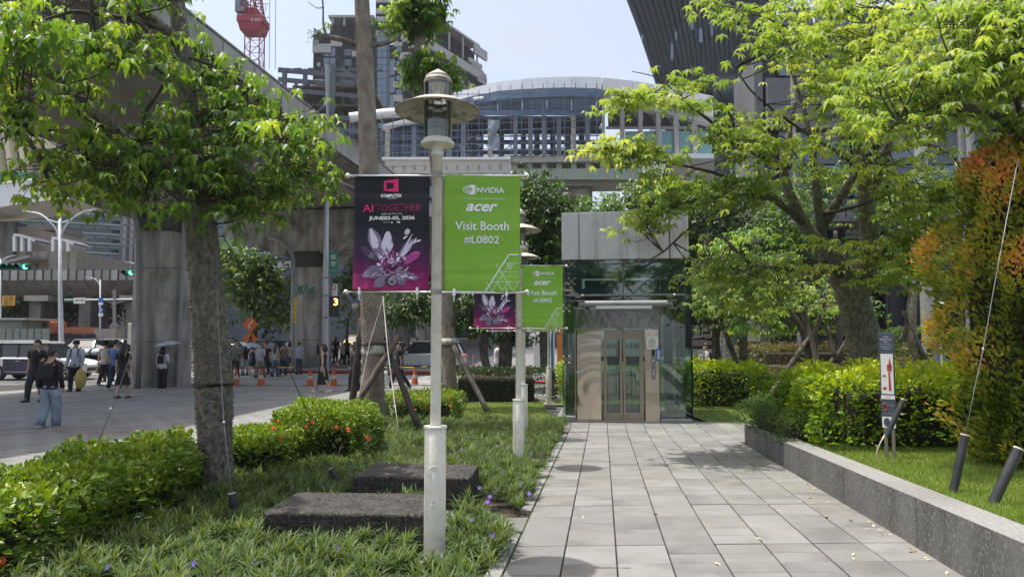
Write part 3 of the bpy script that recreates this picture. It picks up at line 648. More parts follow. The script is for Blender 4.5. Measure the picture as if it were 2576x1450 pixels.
# ================================================================== LAMP POSTS WITH BANNER ARMS
M_cream = mat('cream_paint', (.84, .81, .71), .42, (.76, .73, .63), 2.0, .12, 30, col3=(.66, .62, .52), s3=14)
M_rust = mat('rusty_rim', (.18, .13, .09), .9, (.40, .36, .30), 18, .4)
M_disc = mat('mossy_shade', (.60, .58, .51), .8, (.36, .32, .26), 7, .3, col3=(.16, .14, .11), s3=15)
M_lglass = glassmat('smoky_lamp_glass', (.80, .78, .70, 1), .08, .12)
M_chrome = mat('chrome', (.78, .76, .74), .12, metal=1.0); M_louv = mat('dull_louvre', (.30, .28, .24), .5)
def lamp_post(loc, label):
    t = thing('lamp_post', label, 'lamp post', loc, 0, 'cream lamp posts along the path')
    m = MB(); m.lathe([(.078, .02), (.078, 1.0)], 28, cap=True); o = m.build('post_base', M_cream, t, smooth=False, bevel=.006)
    for p in o.data.polygons: p.use_smooth = len(p.vertices) == 4
    m = MB(); m.lathe([(.0385, .99), (.0385, 3.0), (.046, 3.0), (.046, 3.03), (.04, 3.035), (.044, 3.08)], 24); m.build('pole', M_cream, t, smooth=True)
    m = MB(); m.box((0, 0, .01), (.27, .27, .02)); m.build('base_plate', M_cream, t, bevel=.004)
    for a in range(4):
        f = MB(); f.ext([rotz((.075, 0, .02), a * math.pi / 2 + .8), rotz((.13, 0, .02), a * math.pi / 2 + .8), rotz((.078, 0, .14), a * math.pi / 2 + .8)], rotz((0, 1, 0), a * math.pi / 2 + .8), -.004, .004); f.build('base_fin', M_cream, t)
        q = MB(); q.cyl((.115 * math.cos(a * math.pi / 2), .115 * math.sin(a * math.pi / 2), .02), (.115 * math.cos(a * math.pi / 2), .115 * math.sin(a * math.pi / 2), .045), .014, 6); q.build('anchor_bolt', M_rust, t)
    m = MB(); m.lathe([(.0, 1.0), (.085, 1.0), (.085, 1.015), (.04, 1.02)], 24); m.build('step_ring', M_cream, t, smooth=False)
    # hatch, curved to the post
    m = MB(); n = 10; V = []
    for k in range(21):
        a = math.pi * 2 * k / 20; hx = .052 * math.cos(a); hz = .60 + .085 * math.sin(a) + (.055 if math.sin(a) > 0 else -.055)
        th = hx / .081; V.append((.0835 * math.sin(th), -.0835 * math.cos(th), hz))
    m.add(V + [(v[0] * .94, v[1] * .94, v[2]) for v in V], [tuple(range(20)), *[(k, k + 1, 21 + k + 1, 21 + k) for k in range(20)]]); m.build('access_hatch', M_cream, t)
    for z in (.49, .71):
        q = MB(); q.cyl((0, -.082, z), (0, -.089, z), .005, 8); q.build('screw', M_rust, t)
    m = MB(); m.lathe([(.0, 3.08), (.125, 3.08), (.125, 3.10), (.105, 3.11), (.105, 3.125), (.0, 3.125)], 32); m.build('lamp_base', M_cream, t, smooth=False)
    m = MB(); m.lathe([(.098, 3.125), (.098, 3.40)], 32); m.build('glass_cylinder', M_lglass, t, smooth=True)
    for k in range(6):
        a = k * math.pi / 3 + .35; q = MB(); q.cyl((.101 * math.cos(a), .101 * math.sin(a), 3.12), (.101 * math.cos(a), .101 * math.sin(a), 3.56), .0035, 6); q.build('lantern_rod', M_louv, t)
    m = MB(); m.lathe([(.102, 3.425), (.20, 3.40), (.308, 3.345), (.315, 3.335), (.308, 3.332), (.20, 3.375), (.10, 3.40)], 48); m.build('shade', M_disc, t, smooth=True)
    q = MB(); q.lathe([(.317, 3.343), (.3195, 3.335), (.314, 3.329), (.309, 3.334)], 48); q.build('shade_rim', M_rust, t, smooth=True)
    m = MB(); m.lathe([(.098, 3.42), (.098, 3.555)], 32); m.build('upper_glass', M_lglass, t, smooth=True)
    m = MB(); m.lathe([(.0, 3.545), (.106, 3.55), (.106, 3.572), (.094, 3.585), (.092, 3.605), (.0, 3.665)], 32); m.build('cap', M_disc, t, smooth=False)
    q = MB(); q.lathe([(.107, 3.553), (.108, 3.562), (.107, 3.571)], 32); q.build('cap_rim', M_rust, t)
    m = MB(); m.lathe([(.03, 3.43), (.045, 3.46), (.07, 3.54)], 16); m.build('reflector', mat('warm_reflector', (.65, .6, .45), .25, metal=.8), t, smooth=True)
    for k in range(5):
        q = MB(); q.lathe([(.05, 3.225 + k * .03), (.078, 3.21 + k * .03)], 20); q.build('louvre', M_louv, t, smooth=True)
    m = MB(); m.lathe([(.0, 3.125), (.05, 3.125), (.05, 3.2), (.0, 3.2)], 16); m.build('lamp_holder', M_grey, t)
    for z in (2.85, 1.985):
        q = MB(); q.cyl((-.66, 0, z), (.66, 0, z), .0095, 10); r = q.build('banner_rod', M_chrome, t, smooth=True)
        for s in (-1, 1): q = MB(); q.sphere((s * .665, 0, z), .021, 14, 10); q.build('rod_ball', M_chrome, r, smooth=True)
        q = MB(); q.lathe([(.043, z - .018), (.043, z + .018)], 20); q.build('rod_clamp', M_louv, t, smooth=True)
    return t
LAMPS = []
p1 = Vector((-.555, 5.16, g(5.16))); L1 = lamp_post(p1, 'cream lamp post nearest the camera carrying the big black and green banners'); LAMPS.append(L1)
m = MB(); m.box((.03, 0, -.05), (.34, .3, .1)); m.build('footing', M_kerb, L1, bevel=.01)
for (u, y, dz, lab) in ((1304, 9.72, -.07, 'second cream lamp post rising behind the large green banner'), (1316, 13.0, .02, 'third cream lamp post mostly hidden behind the second one'), (1380, 19.5, .1, 'farthest cream lamp post behind the dark hedge left of the lift')):
    k = copy_tree(L1); k.location = (W(u, 900, y).x, y, g(y) + dz); k['label'] = lab; LAMPS.append(k)

# ================================================================== BANNERS
def wave(x, z, s=1):            # folds of the cloth: x from the post edge, z from the bottom
    w = .012 * math.sin(x * 5 - z * 3.4 + s) + .006 * math.sin(x * 9 + z * 5 + s) + .004 * math.sin(z * 17 + s * 2 + x * 3)
    for tx_ in (.075, .46):
        d = math.hypot((x - tx_), z * .45); w += -.012 * math.exp(-(d / .06) ** 2) + .006 * math.exp(-(d / .13) ** 2) * math.cos((x - tx_) * 60)
    w += .006 * math.exp(-((z - .13) / .018) ** 2) + .004 * math.exp(-((z - .72) / .02) ** 2)
    return w
def cloth(w, h, s, fn=None):
    nx, nz_ = 40, 64; V = []; 
    for j in range(nz_ + 1):
        for i in range(nx + 1):
            x = w * i / nx; z = h * j / nz_; V.append((x - w / 2, wave(x, z, s), z - .006 * math.sin(math.pi * i / nx) * (1 - j / nz_)))
    Fc = [(j * (nx + 1) + i, j * (nx + 1) + i + 1, (j + 1) * (nx + 1) + i + 1, (j + 1) * (nx + 1) + i) for j in range(nz_) for i in range(nx)]
    return V, Fc
BW, BH = .56, .862
def on_cloth(me, cx, cz, s, off=.005):
    for v in me.vertices:
        x = v.co.x + cx; z = v.co.z + cz; v.co = (x, wave(x + BW / 2, z, s) - off, z)
M_green = mat('green_banner_cloth', c(162, 212, 84), .5, c(154, 204, 74), 3, spec=.4)
M_prw = mat('white_print', (.92, .92, .92), .6); M_pink = mat('pink_print', c(226, 40, 110), .6); M_dpink = mat('dark_pink_print', c(140, 28, 84), .6)
def gradmat():
    m = bpy.data.materials.new('dark_banner_cloth'); m.use_nodes = True; n = m.node_tree.nodes; l = m.node_tree.links; b = n['Principled BSDF']
    tc = n.new('ShaderNodeTexCoord'); sp = n.new('ShaderNodeSeparateXYZ'); l.new(tc.outputs['Object'], sp.inputs[0])
    dv = n.new('ShaderNodeMath'); dv.operation = 'DIVIDE'; dv.inputs[1].default_value = BH; l.new(sp.outputs['Z'], dv.inputs[0])
    r = n.new('ShaderNodeValToRGB'); l.new(dv.outputs[0], r.inputs['Fac']); cr = r.color_ramp
    for i, (p, col) in enumerate([(0, c(170, 36, 104)), (.13, c(140, 30, 100)), (.27, c(78, 28, 78)), (.42, c(38, 26, 48)), (.6, c(26, 24, 34))]):
        e = cr.elements[i] if i < 2 else cr.elements.new(p); e.position = p; e.color = col
    l.new(r.outputs['Color'], b.inputs['Base Color']); b.inputs['Roughness'].default_value = .45; return m
M_dark = gradmat()
def seethrough(m, f):            # thin cloth also lets the light behind it through
    n = m.node_tree.nodes; l = m.node_tree.links; b = n['Principled BSDF']; t = n.new('ShaderNodeBsdfTranslucent'); s_ = n.new('ShaderNodeMixShader'); s_.inputs[0].default_value = f
    src = b.inputs['Base Color'].links[0].from_socket; l.new(src, t.inputs[0]); l.new(b.outputs[0], s_.inputs[1]); l.new(t.outputs[0], s_.inputs[2]); l.new(s_.outputs[0], n['Material Output'].inputs[0])
seethrough(M_green, .35); seethrough(M_dark, .2)
def put(par, me, m, cx, cz, s, name='lettering', off=.005):
    on_cloth(me, cx, cz, s, off); return link(name, me, m, par)
def line_mesh(segs, w):
    m = MB()
    for a, b_ in segs:
        a = Vector((a[0], 0, a[1])); b_ = Vector((b_[0], 0, b_[1])); d = (b_ - a); L = d.length; d /= L; k = max(1, int(L / .05)); n_ = Vector((-d.z, 0, d.x)) * w / 2
        for i in range(k):
            p = a + d * L * i / k; q = a + d * L * (i + 1) / k; m.add([p - n_, q - n_, q + n_, p + n_], [(0, 1, 2, 3)])
    me = bpy.data.meshes.new('lines'); me.from_pydata(m.v, [], m.f); return me
def poly_mesh(polys):
    m = MB()
    for P in polys: m.add([(p[0], 0, p[1]) for p in P], [tuple(range(len(P)))])
    me = bpy.data.meshes.new('shape'); me.from_pydata(m.v, [], m.f); return me
PXM = BW / 193.0                 # metres per pixel of the near banner
def GX(u): return (u - 1210) * PXM
def GZ(v): return (728 - v) * PXM
def green_banner(loc, label):
    t = thing('banner', label, 'banner', loc, 0, 'green banners hanging from the lamp posts'); s = 1
    V, Fc = cloth(BW, BH, s); m = MB(); m.add(V, Fc); o = m.build('cloth', M_green, t, smooth=True); md = o.modifiers.new('s', 'SOLIDIFY'); md.thickness = .001
    put(t, text_mesh('NVIDIA', 71 * PXM, 14 * PXM, bold=.02), M_prw, GX(1231), GZ(469), s)
    # eye emblem: square half and spiral half
    lg = MB(); cx, cz = GX(1176), GZ(468.5); h = 12 * PXM
    segs = []
    def arc(r0, r1, a0, a1, n=14): return [(cx + (r0 + (r1 - r0) * k / n) * 1.25 * math.cos(a0 + (a1 - a0) * k / n), cz + (r0 + (r1 - r0) * k / n) * .82 * math.sin(a0 + (a1 - a0) * k / n)) for k in range(n + 1)]
    for P in (arc(h * .96, h * .98, 1.5, 4.7), arc(h * .62, h * .66, 1.3, 4.8)): segs += list(zip(P[:-1], P[1:]))
    me = line_mesh(segs, .0045)
    on = me; 
    for v in on.vertices: v.co = (v.co.x, wave(v.co.x + BW / 2, v.co.z, s) - .0035, v.co.z)
    link('eye_emblem', me, M_prw, t)
    me = poly_mesh([[(cx + .002, cz + h), (cx + .002, cz + h * .72), (cx + h * .8, cz + .004), (cx + .002, cz - h * .72), (cx + .002, cz - h), (cx + h * 1.35, cz - h), (cx + h * 1.35, cz + h)]])
    for v in me.vertices: v.co.y = wave(v.co.x + BW / 2, v.co.z, s) - .0035
    link('eye_emblem', me, M_prw, t)
    P = arc(h * .34, h * .36, 0, 6.2) ; me = line_mesh(list(zip(P[:-1], P[1:])), .0045)
    for v in me.vertices: v.co.y = wave(v.co.x + BW / 2, v.co.z, s) - .0045
    link('eye_emblem', me, M_prw, t)
    me = line_mesh([((GX(1155), GZ(491)), (GX(1270), GZ(491)))], .0022)
    for v in me.vertices: v.co.y = wave(v.co.x + BW / 2, v.co.z, s) - .004
    link('printed_rule', me, M_prw, t)
    put(t, text_mesh('acer', 80 * PXM, 20 * PXM, shear=.35, bold=.025), M_prw, GX(1209), GZ(514), s)
    put(t, text_mesh('Visit Booth', 136 * PXM, 22 * PXM, bold=.008), M_prw, GX(1210), GZ(561), s)
    put(t, text_mesh('#L0802', 89 * PXM, 21 * PXM, bold=.008), M_prw, GX(1208.5), GZ(597), s)
    A = lambda u, v: (GX(u), GZ(v))
    big = [(A(1219, 727), A(1278, 634)), (A(1278, 634), A(1303, 634))]
    me = line_mesh(big, .0075)
    for v in me.vertices: v.co.y = wave(v.co.x + BW / 2, v.co.z, s) - .0045
    link('printed_lattice', me, M_prw, t)
    fine = []
    for v in (656, 679, 705): fine.append((A(1278 - (v - 634) * .635 , v), A(1304, v)))
    for k in range(5):
        u = 1236 + k * 26
        for sgn in (1, -1):
            a = A(u, 727); top = A(u + sgn * 44, 657)
            fine.append((a, top if abs(u + sgn * 44 - 1270) < 34 else A(u + sgn * 16, 702)))
    for k in range(5): fine.append((A(1272 + k * 2, 660 + k * 4), A(1290 - k * 2, 660 + k * 4)))
    fine = [f for f in fine if max(f[0][0], f[1][0]) < BW / 2 - .002]
    me = line_mesh(fine, .0026)
    for v in me.vertices: v.co.y = wave(v.co.x + BW / 2, v.co.z, s) - .004
    link('printed_lattice', me, M_prw, t)
    for x in (.075, .46):
        q = MB(); q.lathe([(.012, -.03), (.012, .02)], 8, (x - BW / 2, -.004, 0)); q.box((x - BW / 2, -.012, -.045), (.006, .004, .05)); q.build('cable_tie', M_prw, t)
    return t
def KX(u): return (u - 982.5) * PXM
def KZ(v): return (728 - v) * PXM
petal = {}
def dark_banner(loc, label):
    t = thing('banner', label, 'banner', loc, 0, 'dark pink banners hanging from the lamp posts'); s = 3
    V, Fc = cloth(BW, BH, s); m = MB(); m.add(V, Fc); o = m.build('cloth', M_dark, t, smooth=True); md = o.modifiers.new('s', 'SOLIDIFY'); md.thickness = .001
    def fl(me, mm, nm, off=.0045):
        for v in me.vertices: v.co.y = wave(v.co.x + BW / 2, v.co.z, s) - off
        return link(nm, me, mm, t)
    # folded square emblem with a hole
    O = [(961, 447.5), (998.5, 442), (998.5, 477), (961, 473)]; I = [(968, 452), (986, 453.5), (986, 467.5), (968, 469)]
    O = [(KX(a), KZ(b_)) for a, b_ in O]; I = [(KX(a), KZ(b_)) for a, b_ in I]
    fl(poly_mesh([[O[k], O[(k + 1) % 4], I[(k + 1) % 4], I[k]] for k in range(4)]), M_pink, 'square_emblem')
    put(t, text_mesh('COMPUTEX', 54 * PXM, 8.5 * PXM, bold=.03), M_prw, KX(980.5), KZ(486), s)
    put(t, text_mesh('TAIPEI', 24 * PXM, 3.8 * PXM, spacing=1.25), M_prw, KX(981.5), KZ(493), s)
    me = text_mesh('AI', 27 * PXM, 20 * PXM, bold=.01); put(t, me, M_pink, KX(921.5), KZ(518.5), s)
    put(t, text_mesh('TOGETHER', 117 * PXM, 18 * PXM, bold=.01), M_dpink, KX(1000), KZ(517.5), s)
    put(t, text_mesh('TaiNEX 1&2, TWTC, TICC', 54 * PXM, 4 * PXM), M_prw, KX(982), KZ(533.5), s)
    put(t, text_mesh('JUNE02-05, 2026', 118 * PXM, 12 * PXM, bold=.03), M_prw, KX(983), KZ(545), s)
    put(t, text_mesh('organizers', 18 * PXM, 2.6 * PXM), M_prw, KX(969), KZ(554.5), s)
    cir = lambda u, v, r, n=10: [(KX(u) + r * PXM * math.cos(2 * math.pi * k / n), KZ(v) + r * PXM * math.sin(2 * math.pi * k / n)) for k in range(n)]
    fl(poly_mesh([cir(983, 555, 2.2), [(KX(996), KZ(553)), (KX(1004), KZ(553)), (KX(1004), KZ(556.5)), (KX(996), KZ(556.5))]]), M_prw, 'organizer_emblem')
    # a glassy flower: petals as flat print, pale rims over see-through greys
    rnd = random.Random(5); cols = [mat('petal_print_%s' % n, q, .4) for n, q in (('pale', c(206, 196, 214)), ('grey', c(120, 108, 132)), ('rose', c(176, 66, 140)), ('plum', c(96, 34, 84)), ('smoke', c(58, 52, 66)), ('white', c(236, 232, 240)))]
    def petalp(u, v, ang, L, w, mi, off, n=9, wob=.12):
        P = []; 
        for side in (1, -1):
            rg = range(n + 1) if side == 1 else range(n, -1, -1)
            for k in rg:
                q = k / n; ww = w * math.sin(math.pi * min(1, q * .9 + .05)) ** .8 * side * (1 + wob * math.sin(q * 9 + u))
                du = math.cos(ang) * L * q - math.sin(ang) * ww; dv = math.sin(ang) * L * q + math.cos(ang) * ww
                P.append((KX(u + du), KZ(v - dv)))
        fl(poly_mesh([P]), cols[mi], 'petal_print', off)
    cu, cv = 980, 662
    for (u, v, a, L, w, mi) in [(962, 655, 1.95, 92, 17, 1), (958, 650, 1.93, 84, 10, 0), (972, 640, 1.55, 62, 14, 0), (975, 640, 1.5, 50, 9, 1), (948, 650, 2.5, 52, 11, 4), (946, 652, 2.45, 44, 6, 1), (1000, 652, .95, 66, 11, 1), (1003, 650, .93, 58, 6, 0), (1008, 640, 1.1, 62, 2.2, 0), (1012, 660, .55, 52, 11, 2),
                                (965, 672, 3.5, 58, 15, 1), (960, 680, 3.4, 50, 8, 0), (990, 680, -.35, 64, 11, 1), (992, 682, -.33, 54, 5, 0), (978, 690, -1.35, 30, 13, 4), (975, 690, 3.9, 44, 13, 1), (1000, 690, -1.0, 30, 11, 1), (955, 676, 3.75, 34, 10, 4)]:
        petalp(u, v, a, L, w, mi, .005 + rnd.random() * .0015)
    for k in range(95):
        a = rnd.uniform(0, 6.28); r = rnd.random() ** .6 * 34; u = cu + 6 + math.cos(a) * r * 1.05; v = cv - 4 + math.sin(a) * r * .72
        petalp(u, v, rnd.uniform(.3, 2.9), rnd.uniform(6, 17), rnd.uniform(1.2, 3.4), rnd.choice([2, 2, 3, 0, 5, 3, 2]) if v < 672 else rnd.choice([4, 3, 4, 2, 1]), .0068 + rnd.random() * .001, n=3)
    for (u, v, r) in ((987, 706, 9), (987, 706, 6.5), (1006, 694, 8), (952, 682, 9), (975, 684, 7)):
        P = cir(u, v, r, 18); fl(line_mesh(list(zip(P, P[1:] + P[:1])), .003), cols[0], 'petal_print', .0085)
    petalp(1018, 586, .9, 16, 7, 0, .007); petalp(1012, 598, .6, 14, 2, 5, .0075); petalp(1040, 612, 1.2, 18, 3, 0, .007); petalp(1046, 606, .4, 14, 2.2, 5, .007)
    for k in range(26):
        petalp(rnd.uniform(935, 1040), rnd.uniform(672, 700), rnd.uniform(-.5, .5), rnd.uniform(5, 16), rnd.uniform(.6, 1.4), rnd.choice([0, 5, 1]), .008, n=3)
    for x in (.05, .475):
        q = MB(); q.lathe([(.012, -.03), (.012, .02)], 8, (x - BW / 2 + .0, -.004, 0)); q.box((x - BW / 2, -.012, -.045), (.006, .004, .05)); q.build('cable_tie', M_prw, t)
    return t
def hang(L, which, lab, src=None):
    off = Vector((-.335, -.006, 2.0)) if which == 'd' else Vector((.335, -.006, 1.99)); loc = L.location + off
    if src is not None:
        k = copy_tree(src); k.location = loc; k['label'] = lab; return k
    return (dark_banner if which == 'd' else green_banner)(loc, lab)
d1 = hang(L1, 'd', 'large black and magenta banner with glass flower on the nearest lamp post')
g1 = hang(L1, 'g', 'large green banner inviting to a booth on the nearest lamp post')
hang(LAMPS[1], 'd', 'magenta flower banner on the second lamp post, its top hidden by the big green banner', d1)
hang(LAMPS[1], 'g', 'smaller green banner on the second lamp post in front of the lift', g1)
hang(LAMPS[2], 'd', 'magenta banner on the third lamp post showing only its lower hem', d1)
hang(LAMPS[2], 'g', 'green banner on the third lamp post tucked behind the second green one', g1)
# ================================================================== TREES
M_bark = mat('grey_bark', (.26, .235, .19), .95, (.10, .088, .07), 22, 2.0, 34, stretch=(1, 1, .6), col3=(.11, .10, .08), s3=3.5)
M_bark2 = mat('brown_bark', (.28, .235, .19), .95, (.17, .135, .105), 7, 1.0, 24, stretch=(1, 1, .6), col3=(.27, .24, .20), s3=6)
M_barkd = mat('dark_bark', (.085, .072, .058), .95, (.05, .042, .034), 7, 1.0, 24, stretch=(1, 1, .5), col3=(.13, .12, .10), s3=5)
M_barkg = mat('green_bark', (.20, .19, .12), .9, (.11, .105, .07), 5, .7, 22, stretch=(1, 1, .6), col3=(.30, .28, .19), s3=4)
M_thorn = mat('thorn', (.32, .28, .23), .8, (.13, .11, .09), 14)
L_mid = leafmat('kapok_leaf_green', [(0, (.045, .10, .022)), (.45, (.10, .19, .04)), (.8, (.19, .29, .06)), (1, (.32, .40, .09))], trans=.46)
L_lime = leafmat('kapok_leaf_lime', [(0, (.10, .17, .035)), (.4, (.21, .29, .065)), (.8, (.33, .40, .10)), (1, (.45, .48, .14))], trans=.42, tcol=(1.9, 1.9, .8, 1), rough=.5)
L_dark = leafmat('dark_leaf', [(0, (.014, .038, .008)), (.5, (.035, .080, .014)), (.85, (.075, .14, .022)), (1, (.14, .20, .035))], trans=.25)
L_far = leafmat('far_leaf', [(0, (.03, .07, .014)), (.5, (.07, .14, .025)), (.85, (.13, .21, .04)), (1, (.18, .25, .06))], trans=.3)
def thorns(mb, pts, rad, n, size, view_only=True, lo=0.0, hi=1.0):
    pts = [Vector(p) for p in pts]; acc = [0]
    for i in range(len(pts) - 1): acc.append(acc[-1] + (pts[i + 1] - pts[i]).length)
    for _ in range(n):
        d = (lo + (hi - lo) * random.random()) * acc[-1]; i = max(k for k in range(len(pts) - 1) if acc[k] <= d + 1e-9); t = (d - acc[i]) / (acc[i + 1] - acc[i])
        p = pts[i].lerp(pts[i + 1], t); r = rad[i] + (rad[i + 1] - rad[i]) * t; ax = (pts[i + 1] - pts[i]).normalized()
        e = ax.cross(Vector((0, 1, 0))).normalized(); f = ax.cross(e); a = random.uniform(0, 2 * math.pi)
        o = e * math.cos(a) + f * math.sin(a); q = p + o * r * .97; s = size * random.uniform(.5, 1.3); w = s * .45
        b1 = ax.cross(o).normalized()
        mb.add([q + b1 * w, q - b1 * w, q + ax * w * .8, q - ax * w * .8, q + o * s + ax * s * .15], [(0, 2, 4), (2, 1, 4), (1, 3, 4), (3, 0, 4)])
def spline(pts, rad, n=4):
    P = [Vector(p) for p in pts]; out, ro = [], []
    for i in range(len(P) - 1):
        p0 = P[max(i - 1, 0)]; p1 = P[i]; p2 = P[i + 1]; p3 = P[min(i + 2, len(P) - 1)]
        for k in range(n):
            t = k / n; out.append(.5 * ((2 * p1) + (p2 - p0) * t + (2 * p0 - 5 * p1 + 4 * p2 - p3) * t * t + (3 * p1 - p0 - 3 * p2 + p3) * t ** 3)); ro.append(rad[i] + (rad[i + 1] - rad[i]) * t)
    return out + [P[-1]], ro + [rad[-1]]
def limb(px_pts, parent, m, name='branch', n=9, noise=.05):
    """px_pts: (u, v, depth, width in pixels)"""
    P = [W(u, v, y) for u, v, y, w in px_pts]; r = [w * px(y) / 2 for u, v, y, w in px_pts]; P, r = spline(P, r)
    q = MB(); q.tube(P, r, n, noise=noise); o = q.build(name, m, parent, world=True, smooth=True, fix=False); return P, r
def pads(centres, nodes, per, size, mleaf, parent, mbr, rx=.38, rz_=.13, tint=None, wire_r=.009, k=6, wr=.3, droop=.45, name='crown', twig=True):
    """leaf sprays round centres; thin twigs join them to the nearest limb"""
    Ps, Ts = [], []; tw = MB(); na = np.array([tuple(n_) for n_ in nodes])
    for ctr in centres:
        cnp = np.array(tuple(ctr)); t0 = random.uniform(.05, .8) if tint is None else tint(ctr)
        nn = max(2, int(per * random.uniform(.6, 1.4))); q = rng.normal(0, 1, (nn, 3)) * np.array([rx, rx, rz_]) + cnp
        q[:, 2] -= ((q[:, 0] - cnp[0]) ** 2 + (q[:, 1] - cnp[1]) ** 2) * .35
        Ps.append(q); Ts.append(np.clip(t0 + rng.normal(0, .12, nn), 0, 1))
        if not twig: continue
        d = ((na - cnp) ** 2).sum(1) ; j = int(np.argmin(d)); a = Vector(na[j]); b_ = Vector(ctr)
        if (b_ - a).length > 1.5: a = b_ + (a - b_).normalized() * .7
        mid = a.lerp(b_, .5) + Vector((random.uniform(-.1, .1), random.uniform(-.1, .1), random.uniform(-.12, .06))) * (b_ - a).length
        p, r = spline([a, mid, b_ - Vector((0, 0, rz_ * .6))], [wire_r * 1.6, wire_r, wire_r * .5], 3); tw.tube(p, r, 5, cap=False)
        for _ in range(min(5, nn)):
            e = Vector(q[random.randrange(nn)]); tw.tube([mid.lerp(b_, random.uniform(.2, 1)), mid.lerp(e, .6) + Vector((0, 0, -.03)), e], [wire_r * .6, wire_r * .45, wire_r * .25], 4, cap=False)
    P = np.concatenate(Ps); V, Fc, T = palmate(P, size, k, droop=droop, tint=np.concatenate(Ts), wr=wr)
    bulk(name, V, Fc, mleaf, T, parent, smooth=False)
    if twig and tw.v: tw.build('twigs', mbr, parent, world=True, smooth=True, fix=False)

# ---- tree 1: thorny kapok beside the left hedge
bt = G(547, 1252); t1 = thing('kapok_tree', 'thick grey thorny kapok tree leaning left between the front hedges', 'tree', bt)
y1 = bt.y
P, r = limb([(549, 1262, y1, 100), (547, 1235, y1, 84), (542, 1150, y1, 78), (537, 960, y1, 90), (530, 860, y1, 84), (518, 700, y1, 77), (504, 560, y1 - .02, 76), (490, 470, y1 - .05, 66), (478, 330, y1 - .1, 50), (468, 200, y1 - .15, 44), (455, 90, y1 - .2, 42), (441, -30, y1 - .25, 38), (432, -200, y1 - .3, 30)], t1, M_bark, 'trunk', 22, .022)
nodes1 = P[12:]
q = MB(); thorns(q, P, r, 2600, .026, lo=.0, hi=.66); thorns(q, P, r, 300, .012, lo=.5, hi=1); q.build('thorns', M_thorn, t1, world=True, kind='stuff', fix=False)
for seg in ([(500, 540, y1, 60), (470, 500, y1 - .2, 50), (380, 420, y1 - .5, 40), (295, 335, y1 - .8, 34), (200, 250, y1 - 1.0, 28), (125, 182, y1 - 1.2, 24), (40, 140, y1 - 1.4, 15), (-60, 130, y1 - 1.5, 8)],
            [(452, 112, y1 - .2, 34), (420, 80, y1 - .4, 30), (360, 25, y1 - .7, 26), (300, -60, y1 - 1, 18)],
            [(420, 82, y1 - .4, 20), (340, 52, y1 - .8, 13), (200, 30, y1 - 1.1, 11), (150, 38, y1 - 1.2, 9), (95, 56, y1 - 1.3, 6)],
            [(440, 142, y1 - .2, 14), (380, 140, y1 - .3, 11), (345, 115, y1 - .4, 13), (338, 95, y1 - .5, 14), (350, 60, y1 - .6, 12)],
            [(345, 118, y1 - .4, 9), (380, 160, y1 - .5, 8), (430, 205, y1 - .4, 8)],
            [(478, 150, y1, 14), (540, 165, y1 + .3, 9), (600, 200, y1 + .6, 7), (700, 290, y1 + .9, 5)],
            [(484, 300, y1, 16), (560, 300, y1 + .3, 12), (640, 306, y1 + .5, 9), (720, 300, y1 + .7, 6), (790, 300, y1 + .9, 4)],
            [(492, 330, y1, 12), (560, 270, y1 + .2, 9), (610, 310, y1 + .4, 6), (690, 370, y1 + .5, 4)],
            [(295, 335, y1 - .8, 12), (220, 300, y1 - 1, 9), (120, 250, y1 - 1.2, 7), (40, 310, y1 - 1.4, 5)],
            [(350, 400, y1 - .6, 12), (355, 330, y1 - .5, 15), (362, 290, y1 - .4, 11), (410, 215, y1 - .4, 8)],
            [(300, 340, y1 - .8, 9), (220, 345, y1 - .7, 7), (110, 385, y1 - .7, 4)],
            [(500, 500, y1, 14), (600, 470, y1 + .4, 10), (660, 440, y1 + .6, 6)]):
    P2, r2 = limb(seg, t1, M_bark if seg[0][3] > 20 else M_barkd); nodes1 += P2[2:]
reg = [([(0, 15), (90, 30), (140, 80), (90, 130), (50, 160), (0, 180)], 24, 5.3, 6.6), ([(130, 60), (260, 75), (420, 70), (400, 150), (330, 135), (230, 150), (140, 100)], 26, 6.0, 7.6),
       ([(0, 185), (90, 195), (120, 250), (90, 300), (40, 300), (0, 260)], 10, 5.6, 6.8), ([(160, 240), (215, 190), (300, 185), (350, 195), (300, 205), (200, 250)], 6, 6, 7.4),
       ([(505, 100), (560, 140), (620, 170), (630, 220), (560, 250), (500, 200)], 26, 7.3, 8.8), ([(490, 230), (620, 210), (720, 250), (835, 300), (820, 330), (770, 390), (700, 400), (600, 420), (490, 410)], 52, 7.0, 9.0),
       ([(240, 320), (330, 300), (460, 270), (470, 450), (360, 470), (310, 420), (250, 390)], 36, 6.4, 7.6), ([(110, 415), (240, 390), (330, 440), (460, 480), (450, 520), (330, 510), (240, 440), (160, 450)], 28, 6.2, 7.2),
       ([(520, 420), (700, 420), (715, 500), (650, 540), (560, 520), (530, 470)], 44, 7.2, 8.6), ([(690, 400), (820, 400), (815, 470), (780, 490), (700, 470)], 16, 7.6, 8.6),
       ([(0, 260), (130, 300), (140, 330), (60, 350), (0, 330)], 7, 5.8, 6.4), ([(380, -60), (480, -60), (470, 0), (380, 0), (120, -30), (0, -40)], 22, 6, 8), ([(125, 440), (180, 440), (180, 480), (130, 480)], 3, 6.2, 6.4)]
ctrs = [p for po, n, a, b_ in reg for p in in_view_poly(po, n, a, b_)]
def tint1(c_): return .35 + .3 * math.sin(c_.x * 2.1 + 1) * math.sin(c_.y * 1.7) + random.uniform(-.18, .3)
pads(ctrs, nodes1, 6, .125, L_mid, t1, M_barkd, rx=.20, rz_=.10, tint=tint1, droop=.5, wr=.5, k=5)

